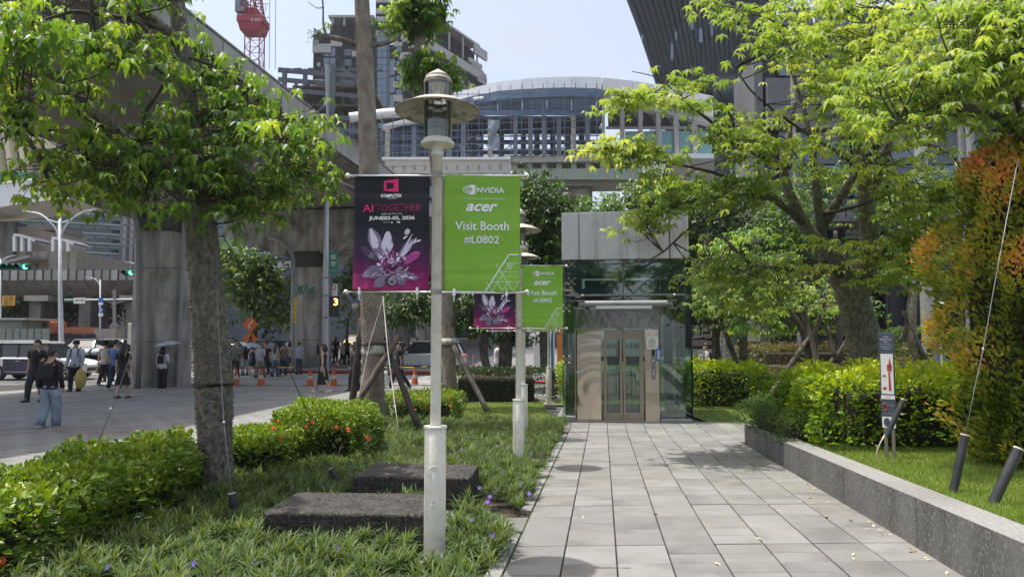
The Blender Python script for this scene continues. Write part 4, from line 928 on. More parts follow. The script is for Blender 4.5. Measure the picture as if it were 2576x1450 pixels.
# ---- tree 2: tall thorny trunk with two bare side limbs
b2 = G(940, 1094); y2 = b2.y; t2 = thing('kapok_tree', 'tall straight brown kapok trunk with two short forked limbs behind the dark banner', 'tree', b2)
P, r = limb([(941, 1100, y2, 62), (940, 1070, y2, 56), (938, 900, y2, 56), (933, 700, y2, 54), (928, 450, y2, 50), (922, 250, y2, 45), (916, 120, y2, 43), (910, 0, y2, 38), (905, -120, y2, 34), (902, -300, y2, 26)], t2, M_bark2, 'trunk', 20, .02)
q = MB(); thorns(q, P, r, 1300, .036, lo=0, hi=.45); thorns(q, P, r, 260, .016, lo=.42, hi=1); q.build('thorns', M_thorn, t2, world=True, kind='stuff', fix=False)
n2 = []
for seg in ([(908, 118, y2, 14), (880, 105, y2 - .1, 14), (830, 94, y2 - .2, 13), (820, 90, y2 - .2, 6), (813, 60, y2 - .2, 5), (811, 0, y2 - .2, 4), (795, -30, y2 - .2, 3)], [(811, 20, y2 - .2, 3), (795, 20, y2 - .2, 2), (775, 5, y2 - .2, 1.5)],
            [(925, 118, y2, 13), (955, 112, y2 - .1, 12), (985, 105, y2 - .2, 9), (1000, 95, y2 - .2, 5), (1012, 78, y2 - .2, 3)], [(978, 105, y2 - .2, 5), (968, 85, y2 - .2, 3), (955, 72, y2 - .2, 2)],
            [(904, -100, y2, 14), (860, -160, y2, 8)], [(902, -150, y2, 14), (950, -200, y2, 8)]):
    p_, r_ = limb(seg, t2, M_bark); n2 += p_
pads([W(u, v, y2 - .15) for u, v in ((958, 78), (990, 74), (1006, 72), (975, 82), (940, 62), (815, 68), (1002, 66), (985, 84))], n2, 3, .13, L_lime, t2, M_barkd, rx=.06, rz_=.05)
pads([W(random.gauss(905, 90), random.uniform(-330, -120), y2 + random.uniform(-.8, .8)) for _ in range(50)], n2, 10, .14, L_mid, t2, M_barkd, rx=.3, rz_=.15)
# ---- tree 3: slender trunk with two leaf tufts, farther back
b3 = W(1130, 985, 19.0); b3.z = g(19); t3 = thing('kapok_tree', 'slender kapok tree behind the lamp post with two separate leafy tufts', 'tree', b3)
y3 = 19.0
P, r = limb([(1131, 985, y3, 38), (1126, 860, y3, 36), (1120, 740, y3, 33), (1108, 560, y3, 31), (1090, 360, y3, 29), (1072, 230, y3, 27), (1057, 150, y3, 27), (1056, 90, y3, 30), (1055, 30, y3, 20), (1052, -40, y3, 14)], t3, M_bark2, 'trunk', 16, .02)
q = MB(); thorns(q, P, r, 300, .03, lo=0, hi=.35); q.build('thorns', M_thorn, t3, world=True, kind='stuff', fix=False)
def ell(u, v, y, ru, rv, n, ry=None):
    out = []
    for _ in range(n):
        d = Vector((random.gauss(0, 1), random.gauss(0, 1), random.gauss(0, 1))).normalized() * random.random() ** .4
        p = W(u, v, y); s = px(y); out.append(p + Vector((d.x * ru * s, d.y * (ry or ru * s), d.z * rv * s)))
    return out
pads(ell(1050, 38, y3, 72, 58, 60), P, 9, .18, L_mid, t3, M_barkd, rx=.16, rz_=.13, droop=.55, wr=.5)
pads(ell(1092, 178, y3, 70, 46, 55), P, 9, .18, L_mid, t3, M_barkd, rx=.16, rz_=.12, droop=.55, wr=.5)
pads(ell(1075, -60, y3, 80, 50, 30), P, 9, .18, L_mid, t3, M_barkd, rx=.2, rz_=.15, droop=.55, wr=.5)

# ---- tree 4: big lime-leaved tree right of the lift
y4 = 12.6; b4 = W(2195, 905, y4); b4.z = lawn_z(12.4); t4 = thing('kapok_tree', 'large spreading tree with lime green leaves, thick leaning trunk behind the golden hedge', 'tree', b4)
P, r = limb([(2205, 960, y4, 112), (2190, 900, y4, 92), (2165, 820, y4, 80), (2140, 740, y4, 72), (2105, 670, y4, 60), (2075, 625, y4 - .05, 46), (2040, 590, y4 - .1, 34), (2010, 540, y4 - .2, 28), (1980, 470, y4 - .3, 24), (1970, 400, y4 - .4, 17), (1985, 330, y4 - .4, 13), (2000, 250, y4 - .4, 9)], t4, M_bark, 'trunk', 20, .025)
nodes4 = P[18:]
big = [[(2150, 760, y4, 58), (2172, 690, y4 - .1, 52), (2185, 600, y4 - .2, 46), (2178, 520, y4 - .3, 40), (2172, 430, y4 - .4, 32), (2150, 330, y4 - .5, 24), (2120, 220, y4 - .6, 16), (2100, 100, y4 - .7, 10)],
       [(2180, 560, y4 - .2, 28), (2200, 470, y4 - .3, 24), (2228, 380, y4 - .4, 22), (2250, 320, y4 - .5, 16), (2275, 240, y4 - .6, 10)],
       [(2070, 622, y4, 26), (2060, 540, y4 - .2, 24), (2050, 450, y4 - .4, 20), (2040, 360, y4 - .5, 14), (2020, 270, y4 - .6, 9), (1990, 180, y4 - .7, 6)],
       [(2055, 600, y4, 26), (2085, 540, y4 - .2, 26), (2130, 470, y4 - .4, 22), (2180, 410, y4 - .6, 16), (2260, 370, y4 - .8, 12), (2340, 365, y4 - 1, 8), (2400, 395, y4 - 1.2, 5)],
       [(2020, 560, y4 - .2, 22), (1960, 510, y4 - .5, 18), (1930, 495, y4 - .7, 16), (1850, 492, y4 - 1, 13), (1760, 500, y4 - 1.3, 9), (1700, 520, y4 - 1.5, 6)],
       [(1960, 500, y4 - .5, 12), (1880, 460, y4 - .9, 11), (1780, 430, y4 - 1.2, 8), (1680, 410, y4 - 1.5, 6), (1590, 395, y4 - 1.8, 4), (1540, 380, y4 - 2, 2.5)],
       [(1930, 495, y4 - .7, 12), (1830, 545, y4 - 1.2, 8), (1740, 570, y4 - 1.5, 6), (1640, 650, y4 - 1.8, 4), (1500, 665, y4 - 2, 2.5)],
       [(1985, 420, y4 - .4, 14), (1930, 400, y4 - .8, 12), (1860, 365, y4 - 1.2, 10), (1780, 300, y4 - 1.5, 8), (1690, 240, y4 - 1.8, 6), (1600, 235, y4 - 2, 4), (1545, 230, y4 - 2.1, 2.5)],
       [(1780, 300, y4 - 1.5, 6), (1700, 230, y4 - 1.7, 4), (1650, 195, y4 - 1.8, 3), (1590, 180, y4 - 1.9, 2)], [(1860, 365, y4 - 1.2, 8), (1840, 300, y4 - 1.3, 6), (1800, 220, y4 - 1.4, 4), (1740, 170, y4 - 1.5, 3)],
       [(2120, 640, y4, 30), (2040, 700, y4 - .3, 20), (1970, 670, y4 - .6, 16), (1890, 665, y4 - .9, 11), (1820, 600, y4 - 1.1, 6), (1750, 590, y4 - 1.2, 4)],
       [(2130, 710, y4, 22), (2080, 665, y4 - .4, 18), (2010, 655, y4 - .6, 12)], [(2185, 650, y4 - .1, 14), (2250, 620, y4 - .4, 10), (2330, 600, y4 - .7, 7), (2400, 580, y4 - 1, 4)],
       [(2060, 540, y4 - .2, 10), (2150, 520, y4 - .6, 8), (2260, 480, y4 - 1, 6), (2360, 470, y4 - 1.3, 4)], [(2190, 560, y4 - .2, 8), (2270, 540, y4 - .6, 6), (2350, 530, y4 - 1, 4)],
       [(2172, 430, y4 - .4, 12), (2100, 380, y4 - .9, 9), (2020, 330, y4 - 1.2, 7), (1900, 240, y4 - 1.6, 5), (1850, 170, y4 - 1.8, 3)]]
big += [[(2172, 430, y4 - .4, 22), (2240, 300, y4 - .8, 16), (2330, 180, y4 - 1.2, 11), (2440, 90, y4 - 1.6, 7), (2540, 30, y4 - 2, 4)], [(2120, 220, y4 - .6, 10), (2060, 120, y4 - 1.2, 7), (1960, 60, y4 - 1.6, 5), (1850, 20, y4 - 1.9, 3)], [(2250, 320, y4 - .5, 12), (2360, 250, y4 - 1.2, 9), (2460, 180, y4 - 1.8, 6)], [(2200, 370, y4 - .6, 10), (2150, 250, y4 - 1.4, 8), (2170, 120, y4 - 2, 6), (2230, 0, y4 - 2.4, 3)]]
for seg in big: p_, r_ = limb(seg, t4, M_barkg if seg[0][3] > 40 else M_barkd if seg[0][3] < 25 else M_bark); nodes4 += p_[1:]
reg4 = [([(1760, -10), (2100, -60), (2560, -60), (2560, 80), (2200, 100), (2000, 120), (1870, 50), (1780, 20)], 60, 9.5, 12.5), ([(1990, 60), (2560, 60), (2480, 300), (2300, 300), (2100, 280), (1990, 160), (1870, 110)], 115, 9.2, 12.6),
        ([(1545, 235), (1640, 225), (1640, 262), (1560, 270)], 9, 10, 10.8), ([(1685, 190), (1730, 160), (1780, 200), (1790, 280), (1710, 270), (1680, 240)], 9, 10, 11.5), ([(1780, 330), (1880, 270), (1980, 290), (1960, 420), (1840, 390), (1740, 350), (1560, 372), (1560, 345), (1640, 360)], 30, 10, 12),
        ([(1490, 345), (1600, 360), (1700, 390), (1690, 410), (1560, 390), (1500, 370)], 18, 10, 10.8), ([(1640, 440), (1760, 450), (1880, 430), (1960, 470), (1900, 500), (1740, 520), (1640, 490)], 26, 10.4, 12), ([(1580, 540), (1700, 500), (1720, 560), (1640, 600)], 12, 10.6, 11.2),
        ([(1960, 330), (2200, 300), (2380, 330), (2360, 430), (2260, 470), (2120, 440), (2000, 420)], 28, 10, 13), ([(2200, 470), (2400, 440), (2450, 500), (2340, 560), (2230, 550)], 30, 10.5, 12.5), ([(1990, 600), (2090, 590), (2110, 660), (1990, 690)], 7, 11.2, 12),
        ([(2170, 610), (2330, 560), (2400, 610), (2380, 720), (2280, 710), (2190, 700)], 40, 10.8, 12.4), ([(1740, 640), (1900, 620), (1960, 680), (1850, 720), (1760, 700)], 22, 10.6, 12.2), ([(1800, 740), (1960, 690), (2040, 720), (1960, 780), (1860, 780)], 20, 11.4, 13)]
ctrs = [p for po, n, a, b_ in reg4 for p in in_view_poly(po, n, a, b_)]
pads(ctrs, nodes4, 11, .135, L_lime, t4, M_barkd, rx=.24, rz_=.05, tint=lambda c_: .5 + .25 * math.sin(c_.x * 1.4) + random.uniform(-.25, .3), droop=.36, wr=.42)
# ---- tree 5: its dark limb comes in from the right edge
y5 = 8.2; b5 = Vector((W(2720, 900, y5).x, y5, lawn_z(y5))); t5 = thing('kapok_tree', 'tree at the far right whose dark curved limb reaches in from the edge', 'tree', b5)
P, r = limb([(2740, 1150, y5, 110), (2720, 900, y5, 96), (2690, 650, y5, 88), (2660, 480, y5, 76), (2620, 390, y5, 66), (2575, 330, y5 - .1, 52), (2520, 300, y5 - .2, 30), (2450, 285, y5 - .3, 22), (2400, 270, y5 - .4, 14), (2330, 250, y5 - .6, 9)], t5, M_barkd, 'trunk', 18, .03)
nodes5 = P[22:]
for seg in ([(2575, 335, y5, 40), (2500, 300, y5 - .1, 34), (2430, 270, y5 - .2, 24), (2370, 240, y5 - .4, 16), (2330, 215, y5 - .5, 10)], [(2600, 380, y5, 30), (2565, 280, y5 - .2, 14), (2545, 200, y5 - .4, 9), (2560, 120, y5 - .6, 6)],
            [(2470, 285, y5 - .3, 12), (2400, 290, y5 - .6, 10), (2330, 300, y5 - .9, 6), (2250, 300, y5 - 1.1, 4)], [(2575, 215, y5 - .3, 12), (2480, 210, y5 - .6, 8), (2420, 190, y5 - .8, 5)], [(2690, 650, y5, 40), (2640, 300, y5 + .3, 30), (2560, 100, y5 + .3, 16), (2480, 0, y5, 8)]):
    p_, r_ = limb(seg, t5, M_barkg if seg[0][3] in (40,) else M_barkd); nodes5 += p_[1:]
ctrs = [p for po, n, a, b_ in [([(2180, 150), (2420, 120), (2620, 60), (2620, 240), (2450, 260), (2350, 340), (2200, 330), (2150, 240)], 75, 6.8, 8.6), ([(2300, 0), (2640, -50), (2640, 120), (2400, 140)], 45, 7, 8.8), ([(2500, 300), (2620, 300), (2640, 370), (2540, 390)], 8, 7.6, 8.4)] for p in in_view_poly(po, n, a, b_)]
pads(ctrs, nodes5, 10, .13, L_lime, t5, M_barkd, rx=.22, rz_=.06, tint=lambda c_: .4 + random.uniform(-.25, .35), droop=.4, wr=.42)
# ---- thin propped saplings between lift and big tree
def sapling(label, segs, m=M_bark, leaves=None, mleaf=None, base=None, n=9, size=.12):
    s0 = segs[0][0]; b_ = W(s0[0], s0[1], s0[2]); b_.z = base if base is not None else g(b_.y); t = thing('sapling', label, 'tree', b_); nd = []
    for i, s in enumerate(segs): p_, r_ = limb(s, t, m, 'trunk' if i == 0 else 'branch'); nd += p_[2:]
    if leaves: pads([p for po, k, a, c_ in leaves for p in in_view_poly(po, k, a, c_)], nd, n, size, mleaf or L_lime, t, M_barkd, rx=.3, rz_=.09, droop=.5, wr=.36)
    return t
ya = 21.0
sapling('dark-barked young tree beside the event billboard, propped on both sides', [[(1808, 962, ya, 26), (1802, 900, ya, 24), (1800, 850, ya, 20), (1806, 800, ya, 22), (1812, 740, ya, 16), (1820, 660, ya, 10)], [(1806, 790, ya, 10), (1770, 740, ya, 7), (1740, 700, ya, 4)], [(1812, 740, ya, 9), (1860, 700, ya, 6), (1900, 660, ya, 4)]], M_barkd,
        [([(1735, 640), (1900, 560), (1990, 640), (1960, 780), (1850, 840), (1790, 790), (1735, 770)], 95, ya - 2, ya + 2)], L_mid, n=10, size=.2)
sapling('many-stemmed young tree with crossing thin stems behind the golden hedge', [[(2045, 940, 16, 26), (2030, 860, 16, 20), (2000, 800, 16, 15), (1960, 750, 16, 11), (1910, 700, 16, 7)], [(2040, 900, 16, 16), (2020, 800, 16, 14), (2010, 740, 16, 12), (1990, 690, 16, 8)], [(2035, 870, 16, 14), (2060, 800, 16, 10), (2080, 740, 16, 8), (2100, 680, 16, 5)], [(2010, 790, 16, 9), (1950, 760, 16, 7), (1890, 735, 16, 4)], [(2060, 940, 16, 12), (2120, 870, 16.5, 8), (2150, 800, 16.5, 5)]], M_barkd,
        [([(1900, 700), (2050, 680), (2140, 720), (2100, 800), (2000, 790)], 20, 14.6, 16.6)], n=7)
sapling('young tree with pale bark propped behind the map sign', [[(2312, 905, 20, 20), (2296, 860, 20, 26), (2290, 800, 20, 26), (2300, 720, 20, 20), (2330, 640, 20, 12)], [(2292, 740, 20, 14), (2250, 700, 20, 10), (2225, 680, 20, 8)], [(2300, 700, 20, 12), (2285, 640, 20, 8)]], M_bark, [([(2210, 600), (2400, 560), (2400, 700), (2230, 690)], 26, 19, 21)], L_mid, n=8, size=.17)

# ---- background trees: crowns of many clumps
def crown_tree(label, blobs, trunk, mleaf, lsize, dens=1.0, tr_m=M_barkd, kinds='garden_tree', group=None, limbs=(), ry=None, wr=.62, k=4):
    b_ = W(*trunk[0][:3]); b_.z = g(b_.y); t = thing(kinds, label, 'tree', b_, group=group); P, r = limb(trunk, t, tr_m, 'trunk'); nd = list(P)
    for s in limbs: p_, r_ = limb(s, t, tr_m); nd += p_
    Ps, Ts = [], []
    for (u, v, y, ru, rv) in blobs:
        s = px(y); n = int(26 * dens * max(1, ru * rv / 2500)); base = np.array(tuple(W(u, v, y)))
        for _ in range(n):
            d = Vector((random.gauss(0, 1), random.gauss(0, 1), random.gauss(0, 1))).normalized() * (.55 + .5 * random.random()); rr = ry or min(ru, rv) * 1.1 * s
            ctr = base + np.array([d.x * ru * s, d.y * rr, d.z * rv * s]); m_ = int(16 * dens); sg = lsize * 1.9
            q = ctr + rng.normal(0, 1, (m_, 3)) * np.array([sg, sg, sg * .55]); Ps.append(q); Ts.append(np.clip(random.uniform(.1, .8) + rng.normal(0, .1, m_), 0, 1))
    P_ = np.concatenate(Ps); V, Fc, T = palmate(P_, lsize * .9, k, droop=.4, tint=np.concatenate(Ts), tilt=.5, wr=wr); bulk('crown', V, Fc, mleaf, T, t, smooth=False)
    return t
crown_tree('dense dark green tree filling the space behind the lift on its right', [(1780, 560, 27, 95, 90), (1850, 680, 27, 110, 80), (1700, 640, 28, 70, 90), (1760, 760, 27, 50, 40), (1930, 760, 28, 80, 50), (1950, 620, 29, 90, 90)], [(1870, 905, 27, 22), (1868, 800, 27, 18), (1860, 700, 27, 12)], L_dark, .24, .85)
crown_tree('bright green tree rising above the lift roof', [(1600, 520, 30, 70, 55), (1510, 555, 30, 60, 38), (1660, 470, 31, 50, 40), (1430, 580, 30, 60, 45)], [(1560, 900, 30, 18), (1558, 700, 30, 14), (1555, 600, 30, 9)], L_far, .26, .9)
crown_tree('dark glossy tree left of the lift behind the second banner', [(1345, 540, 25, 70, 80), (1350, 660, 25, 75, 70), (1400, 600, 26, 60, 70), (1330, 480, 26, 40, 45)], [(1370, 935, 25, 24), (1366, 800, 25, 20), (1362, 700, 25, 14)], L_dark, .22, 1.0)
crown_tree('low dark tree hanging over the silver car', [(1010, 775, 25, 70, 34), (1080, 765, 25, 60, 46), (1150, 780, 25, 60, 44), (1220, 790, 25, 70, 46), (1280, 770, 26, 50, 60), (1290, 840, 26, 34, 26)], [(1232, 945, 25, 18), (1215, 880, 25, 22), (1228, 820, 25, 22), (1240, 780, 25, 14)], L_dark, .2, .9, limbs=[[(1268, 945, 25.5, 34), (1272, 880, 25.5, 34), (1265, 830, 25.5, 24), (1250, 790, 25.5, 14)]])
crown_tree('round green tree between the big concrete piers', [(600, 700, 46, 66, 90), (680, 760, 46, 56, 80), (560, 650, 47, 36, 40), (650, 690, 47, 50, 40)], [(640, 872, 46, 12), (642, 800, 46, 12), (640, 740, 46, 8)], L_far, .34, .9, limbs=[[(660, 850, 46, 6), (690, 780, 46, 5), (700, 720, 46, 3)]])
crown_tree('small light green tree behind the second pier', [(870, 760, 50, 40, 60), (890, 700, 50, 30, 30)], [(872, 862, 50, 8), (874, 800, 50, 6)], L_far, .3, .7)
crown_tree('flat-topped dark street tree under the far viaduct', [(210, 765, 72, 70, 26), (150, 772, 72, 50, 24), (255, 790, 72, 36, 20)], [(225, 845, 72, 5), (232, 810, 72, 5), (215, 780, 72, 3)], L_dark, .5, .8)
crown_tree('green street tree at the left edge near the yellow sign', [(40, 760, 70, 50, 34), (90, 790, 70, 44, 26), (15, 800, 70, 40, 26)], [(60, 850, 70, 6), (60, 790, 70, 5)], L_dark, .5, .8)
crown_tree('mid green tree filling the gap behind the thick leaning trunk', [(1980, 560, 26, 70, 80), (2080, 470, 27, 80, 60), (2230, 560, 26, 60, 70), (2330, 480, 27, 70, 60), (2240, 680, 26, 50, 40), (1900, 480, 28, 60, 50)], [(2110, 905, 26, 18), (2108, 700, 26, 14), (2100, 580, 26, 9)], L_far, .2, .8)
crown_tree('pale green tree beyond the driveway at the right', [(2060, 760, 34, 90, 50), (1980, 800, 34, 50, 40), (2140, 800, 34, 60, 40)], [(2050, 900, 34, 12), (2052, 820, 34, 9)], L_far, .26, .8)

# ================================================================== HEDGES
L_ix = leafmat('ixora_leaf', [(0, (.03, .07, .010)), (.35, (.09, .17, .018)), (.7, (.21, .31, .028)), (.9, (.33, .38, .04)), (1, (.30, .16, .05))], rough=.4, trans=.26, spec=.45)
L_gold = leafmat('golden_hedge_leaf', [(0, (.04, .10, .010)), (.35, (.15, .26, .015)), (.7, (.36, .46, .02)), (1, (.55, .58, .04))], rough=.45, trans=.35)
L_box = leafmat('dark_hedge_leaf', [(0, (.012, .03, .006)), (.6, (.03, .065, .011)), (1, (.08, .13, .02))], rough=.4, trans=.2)
L_brn = leafmat('brownish_hedge_leaf', [(0, (.05, .06, .02)), (.5, (.12, .12, .035)), (1, (.20, .13, .06))], rough=.5, trans=.25)
L_red = leafmat('red_tip_leaf', [(0, (.05, .10, .02)), (.35, (.16, .22, .03)), (.6, (.38, .40, .05)), (.82, (.58, .38, .08)), (1, (.66, .24, .12))], rough=.25, trans=.25, spec=.6)
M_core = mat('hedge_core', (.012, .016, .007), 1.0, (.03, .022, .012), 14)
M_orf = mat('orange_petal', c(226, 70, 40), .6)
def hedge(label, poly, z0, z1, mleaf, size, n, cat='hedge', flowers=(), bulge=.12, zf=None, tint=None, wr=.5, round_=False, upb=.7, sprouts=0, group=None, name='hedge', top_tint=.35):
    cx = sum(p[0] for p in poly) / len(poly); cy = sum(p[1] for p in poly) / len(poly)
    t = thing(name, label, cat, (cx, cy, z0), group=group)
    q = MB(); s = .66; q.prism([(cx + (p[0] - cx) * s, cy + (p[1] - cy) * s) for p in poly], z0, z0 + (z1 - z0) * .74); q.build('stems', M_core, t, world=True, bevel=.08)  # solid dark core added to block the view through the leaves, no single stems
    xs = [p[0] for p in poly]; ys = [p[1] for p in poly]; P, T, D = [], [], []
    def edge_d(x, y):
        m_ = 9
        for i in range(len(poly)):
            a = poly[i]; b_ = poly[(i + 1) % len(poly)]; dx, dy = b_[0] - a[0], b_[1] - a[1]; L2 = dx * dx + dy * dy; tt = max(0, min(1, ((x - a[0]) * dx + (y - a[1]) * dy) / L2)); m_ = min(m_, math.hypot(x - a[0] - dx * tt, y - a[1] - dy * tt))
        return m_
    h = z1 - z0; per = sum(math.hypot(poly[i][0] - poly[i - 1][0], poly[i][1] - poly[i - 1][1]) for i in range(len(poly))); area = (max(xs) - min(xs)) * (max(ys) - min(ys)) * .8
    ptop = area / (area + per * h)
    rb = min(.18, h * .3)
    while len(P) < n:
        if random.random() < ptop:
            x = random.uniform(min(xs), max(xs)); y = random.uniform(min(ys), max(ys))
            if not inpoly(x, y, poly): continue
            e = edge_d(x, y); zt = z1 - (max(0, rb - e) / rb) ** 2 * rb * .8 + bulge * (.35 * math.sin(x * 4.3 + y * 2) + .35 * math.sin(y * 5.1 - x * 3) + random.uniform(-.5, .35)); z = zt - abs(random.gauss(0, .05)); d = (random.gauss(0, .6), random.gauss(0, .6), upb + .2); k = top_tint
        else:
            i = random.randrange(len(poly)); a = poly[i - 1]; b_ = poly[i]; tt = random.random(); el = math.hypot(b_[0] - a[0], b_[1] - a[1])
            if random.random() > el / 3.0 and el < 3: continue
            x = a[0] + (b_[0] - a[0]) * tt; y = a[1] + (b_[1] - a[1]) * tt; nx, ny = (b_[1] - a[1]) / max(el, 1e-3), -(b_[0] - a[0]) / max(el, 1e-3)
            if inpoly(x + nx * .03, y + ny * .03, poly): nx, ny = -nx, -ny
            z = z0 + h * random.random() ** .8; o = bulge * (.5 * math.sin(x * 5 + z * 6 + y * 4) + random.uniform(-.7, .4)) - (.10 if z < z0 + .12 * h else 0) - max(0, z - (z1 - rb)) ** 2 / rb * .6
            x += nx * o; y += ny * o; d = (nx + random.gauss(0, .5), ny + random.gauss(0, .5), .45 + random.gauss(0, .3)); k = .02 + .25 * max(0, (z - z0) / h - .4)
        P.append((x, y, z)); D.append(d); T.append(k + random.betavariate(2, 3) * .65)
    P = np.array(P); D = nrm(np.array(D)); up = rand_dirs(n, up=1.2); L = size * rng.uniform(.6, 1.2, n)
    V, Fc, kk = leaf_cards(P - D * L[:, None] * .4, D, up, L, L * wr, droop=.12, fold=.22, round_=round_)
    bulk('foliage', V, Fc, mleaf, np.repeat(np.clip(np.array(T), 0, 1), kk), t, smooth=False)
    if sprouts:
        Ps = []
        for _ in range(sprouts):
            for _k in range(50):
                x = random.uniform(min(xs), max(xs)); y = random.uniform(min(ys), max(ys))
                if inpoly(x, y, poly): break
            hh = random.uniform(.08, .22)
            for j in range(14): Ps.append((x + random.gauss(0, .01), y + random.gauss(0, .01), z1 - .03 + hh * j / 14))
        Ps = np.array(Ps); a = rng.uniform(0, 6.28, len(Ps)); Dd = np.stack([np.cos(a), np.sin(a), np.full(len(Ps), .7)], 1); V, Fc, kk = leaf_cards(Ps, Dd, np.tile(np.array([[0, 0, 1.]]), (len(Ps), 1)), size * .9, size * .45, droop=.1)
        bulk('sprouts', V, Fc, mleaf, np.full(len(V), .85), t, kind='stuff', smooth=False)
    for (u, v, y) in flowers:
        p = W(u, v, y); q = MB()
        for _ in range(26):
            d = Vector((random.gauss(0, 1), random.gauss(0, 1), random.gauss(.3, 1))).normalized(); cc = p + d * .026; e = d.orthogonal().normalized() * .010; f = d.cross(e)
            q.add([cc + e, cc + f, cc - e, cc - f], [(0, 1, 2, 3)])
        q.build('flower_cluster', M_orf, t, world=True, fix=False)
    return t
gz = lambda y: g(y)
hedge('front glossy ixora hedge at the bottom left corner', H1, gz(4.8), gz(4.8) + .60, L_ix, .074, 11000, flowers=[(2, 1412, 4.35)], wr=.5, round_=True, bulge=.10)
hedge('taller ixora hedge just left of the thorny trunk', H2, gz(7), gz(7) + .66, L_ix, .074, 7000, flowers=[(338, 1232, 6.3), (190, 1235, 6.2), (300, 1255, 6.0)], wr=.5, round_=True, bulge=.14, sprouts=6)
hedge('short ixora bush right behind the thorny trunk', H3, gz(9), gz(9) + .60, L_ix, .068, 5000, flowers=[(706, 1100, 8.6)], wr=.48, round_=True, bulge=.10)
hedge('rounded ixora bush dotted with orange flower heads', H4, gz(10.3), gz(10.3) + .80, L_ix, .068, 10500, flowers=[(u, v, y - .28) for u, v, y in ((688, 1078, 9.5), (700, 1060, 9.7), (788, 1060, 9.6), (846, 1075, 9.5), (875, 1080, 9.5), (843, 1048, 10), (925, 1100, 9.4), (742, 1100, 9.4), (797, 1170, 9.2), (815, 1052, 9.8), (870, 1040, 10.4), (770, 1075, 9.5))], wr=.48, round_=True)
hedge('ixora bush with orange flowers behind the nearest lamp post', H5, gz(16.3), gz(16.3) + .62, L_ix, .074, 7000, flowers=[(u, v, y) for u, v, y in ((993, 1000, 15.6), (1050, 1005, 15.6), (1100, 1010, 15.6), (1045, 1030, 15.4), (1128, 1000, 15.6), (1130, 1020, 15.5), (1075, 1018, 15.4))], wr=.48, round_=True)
ra = (3.75, 6.6)
HG = [(3.95, 9.1), (6.9, 8.9), (7.3, 11.2), (4.3, 11.4)]
zl = lawn_z(9.5)
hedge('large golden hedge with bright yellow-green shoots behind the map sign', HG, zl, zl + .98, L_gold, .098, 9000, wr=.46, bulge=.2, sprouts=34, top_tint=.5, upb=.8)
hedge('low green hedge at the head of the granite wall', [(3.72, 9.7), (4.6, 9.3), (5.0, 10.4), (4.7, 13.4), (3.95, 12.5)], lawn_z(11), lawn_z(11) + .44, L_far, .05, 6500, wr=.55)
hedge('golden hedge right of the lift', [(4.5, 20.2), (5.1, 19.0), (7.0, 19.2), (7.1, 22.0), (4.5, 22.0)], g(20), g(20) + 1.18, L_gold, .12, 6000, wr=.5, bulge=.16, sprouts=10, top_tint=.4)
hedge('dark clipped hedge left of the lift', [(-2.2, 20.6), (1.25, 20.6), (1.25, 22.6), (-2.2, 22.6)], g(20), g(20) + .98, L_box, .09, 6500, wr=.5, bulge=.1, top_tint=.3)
hedge('sunlit leafy hedge seen through the lift', [(1.5, 21.4), (4.3, 21.4), (4.3, 23.2), (1.5, 23.2)], g(20), g(20) + 1.15, L_gold, .10, 5200, wr=.5, bulge=.14)
hedge('brownish low hedge between lift and golden hedge', [(6.7, 23.2), (11.6, 22.4), (12.0, 24.2), (7.2, 25.2)], g(20), g(20) + .92, L_brn, .085, 7500, wr=.5, bulge=.12)
hedge('dark green strip hedge in front of the brownish one', [(6.6, 22.4), (11.2, 21.6), (11.4, 22.3), (6.7, 23.1)], g(20), g(20) + .55, L_far, .08, 3500, wr=.5, bulge=.1)
hedge('olive groundcover mound beyond the driveway wall', [(11.5, 37), (17, 33), (22, 36), (16, 42)], g(34), g(34) + 1.5, L_brn, .16, 5200, wr=.5, bulge=.3)
hedge('yellow-green clipped hedge beyond the driveway', [(11, 43), (19, 40), (26, 41), (26, 44), (12, 46)], g(44), g(44) + 2.3, L_gold, .18, 5200, wr=.5, bulge=.2)
hedge('clipped hedge below the dark shop front', [(17.0, 31), (26, 29), (26.5, 31), (17.5, 33)], g(30), g(30) + 2.35, L_far, .15, 6500, wr=.5, bulge=.16, tint=None)
hedge('grassy olive planting around the round column', [(13.6, 27.5), (20.5, 26), (21, 28.5), (14, 30)], g(30), g(30) + 1.1, L_brn, .13, 4000, wr=.3, bulge=.2)
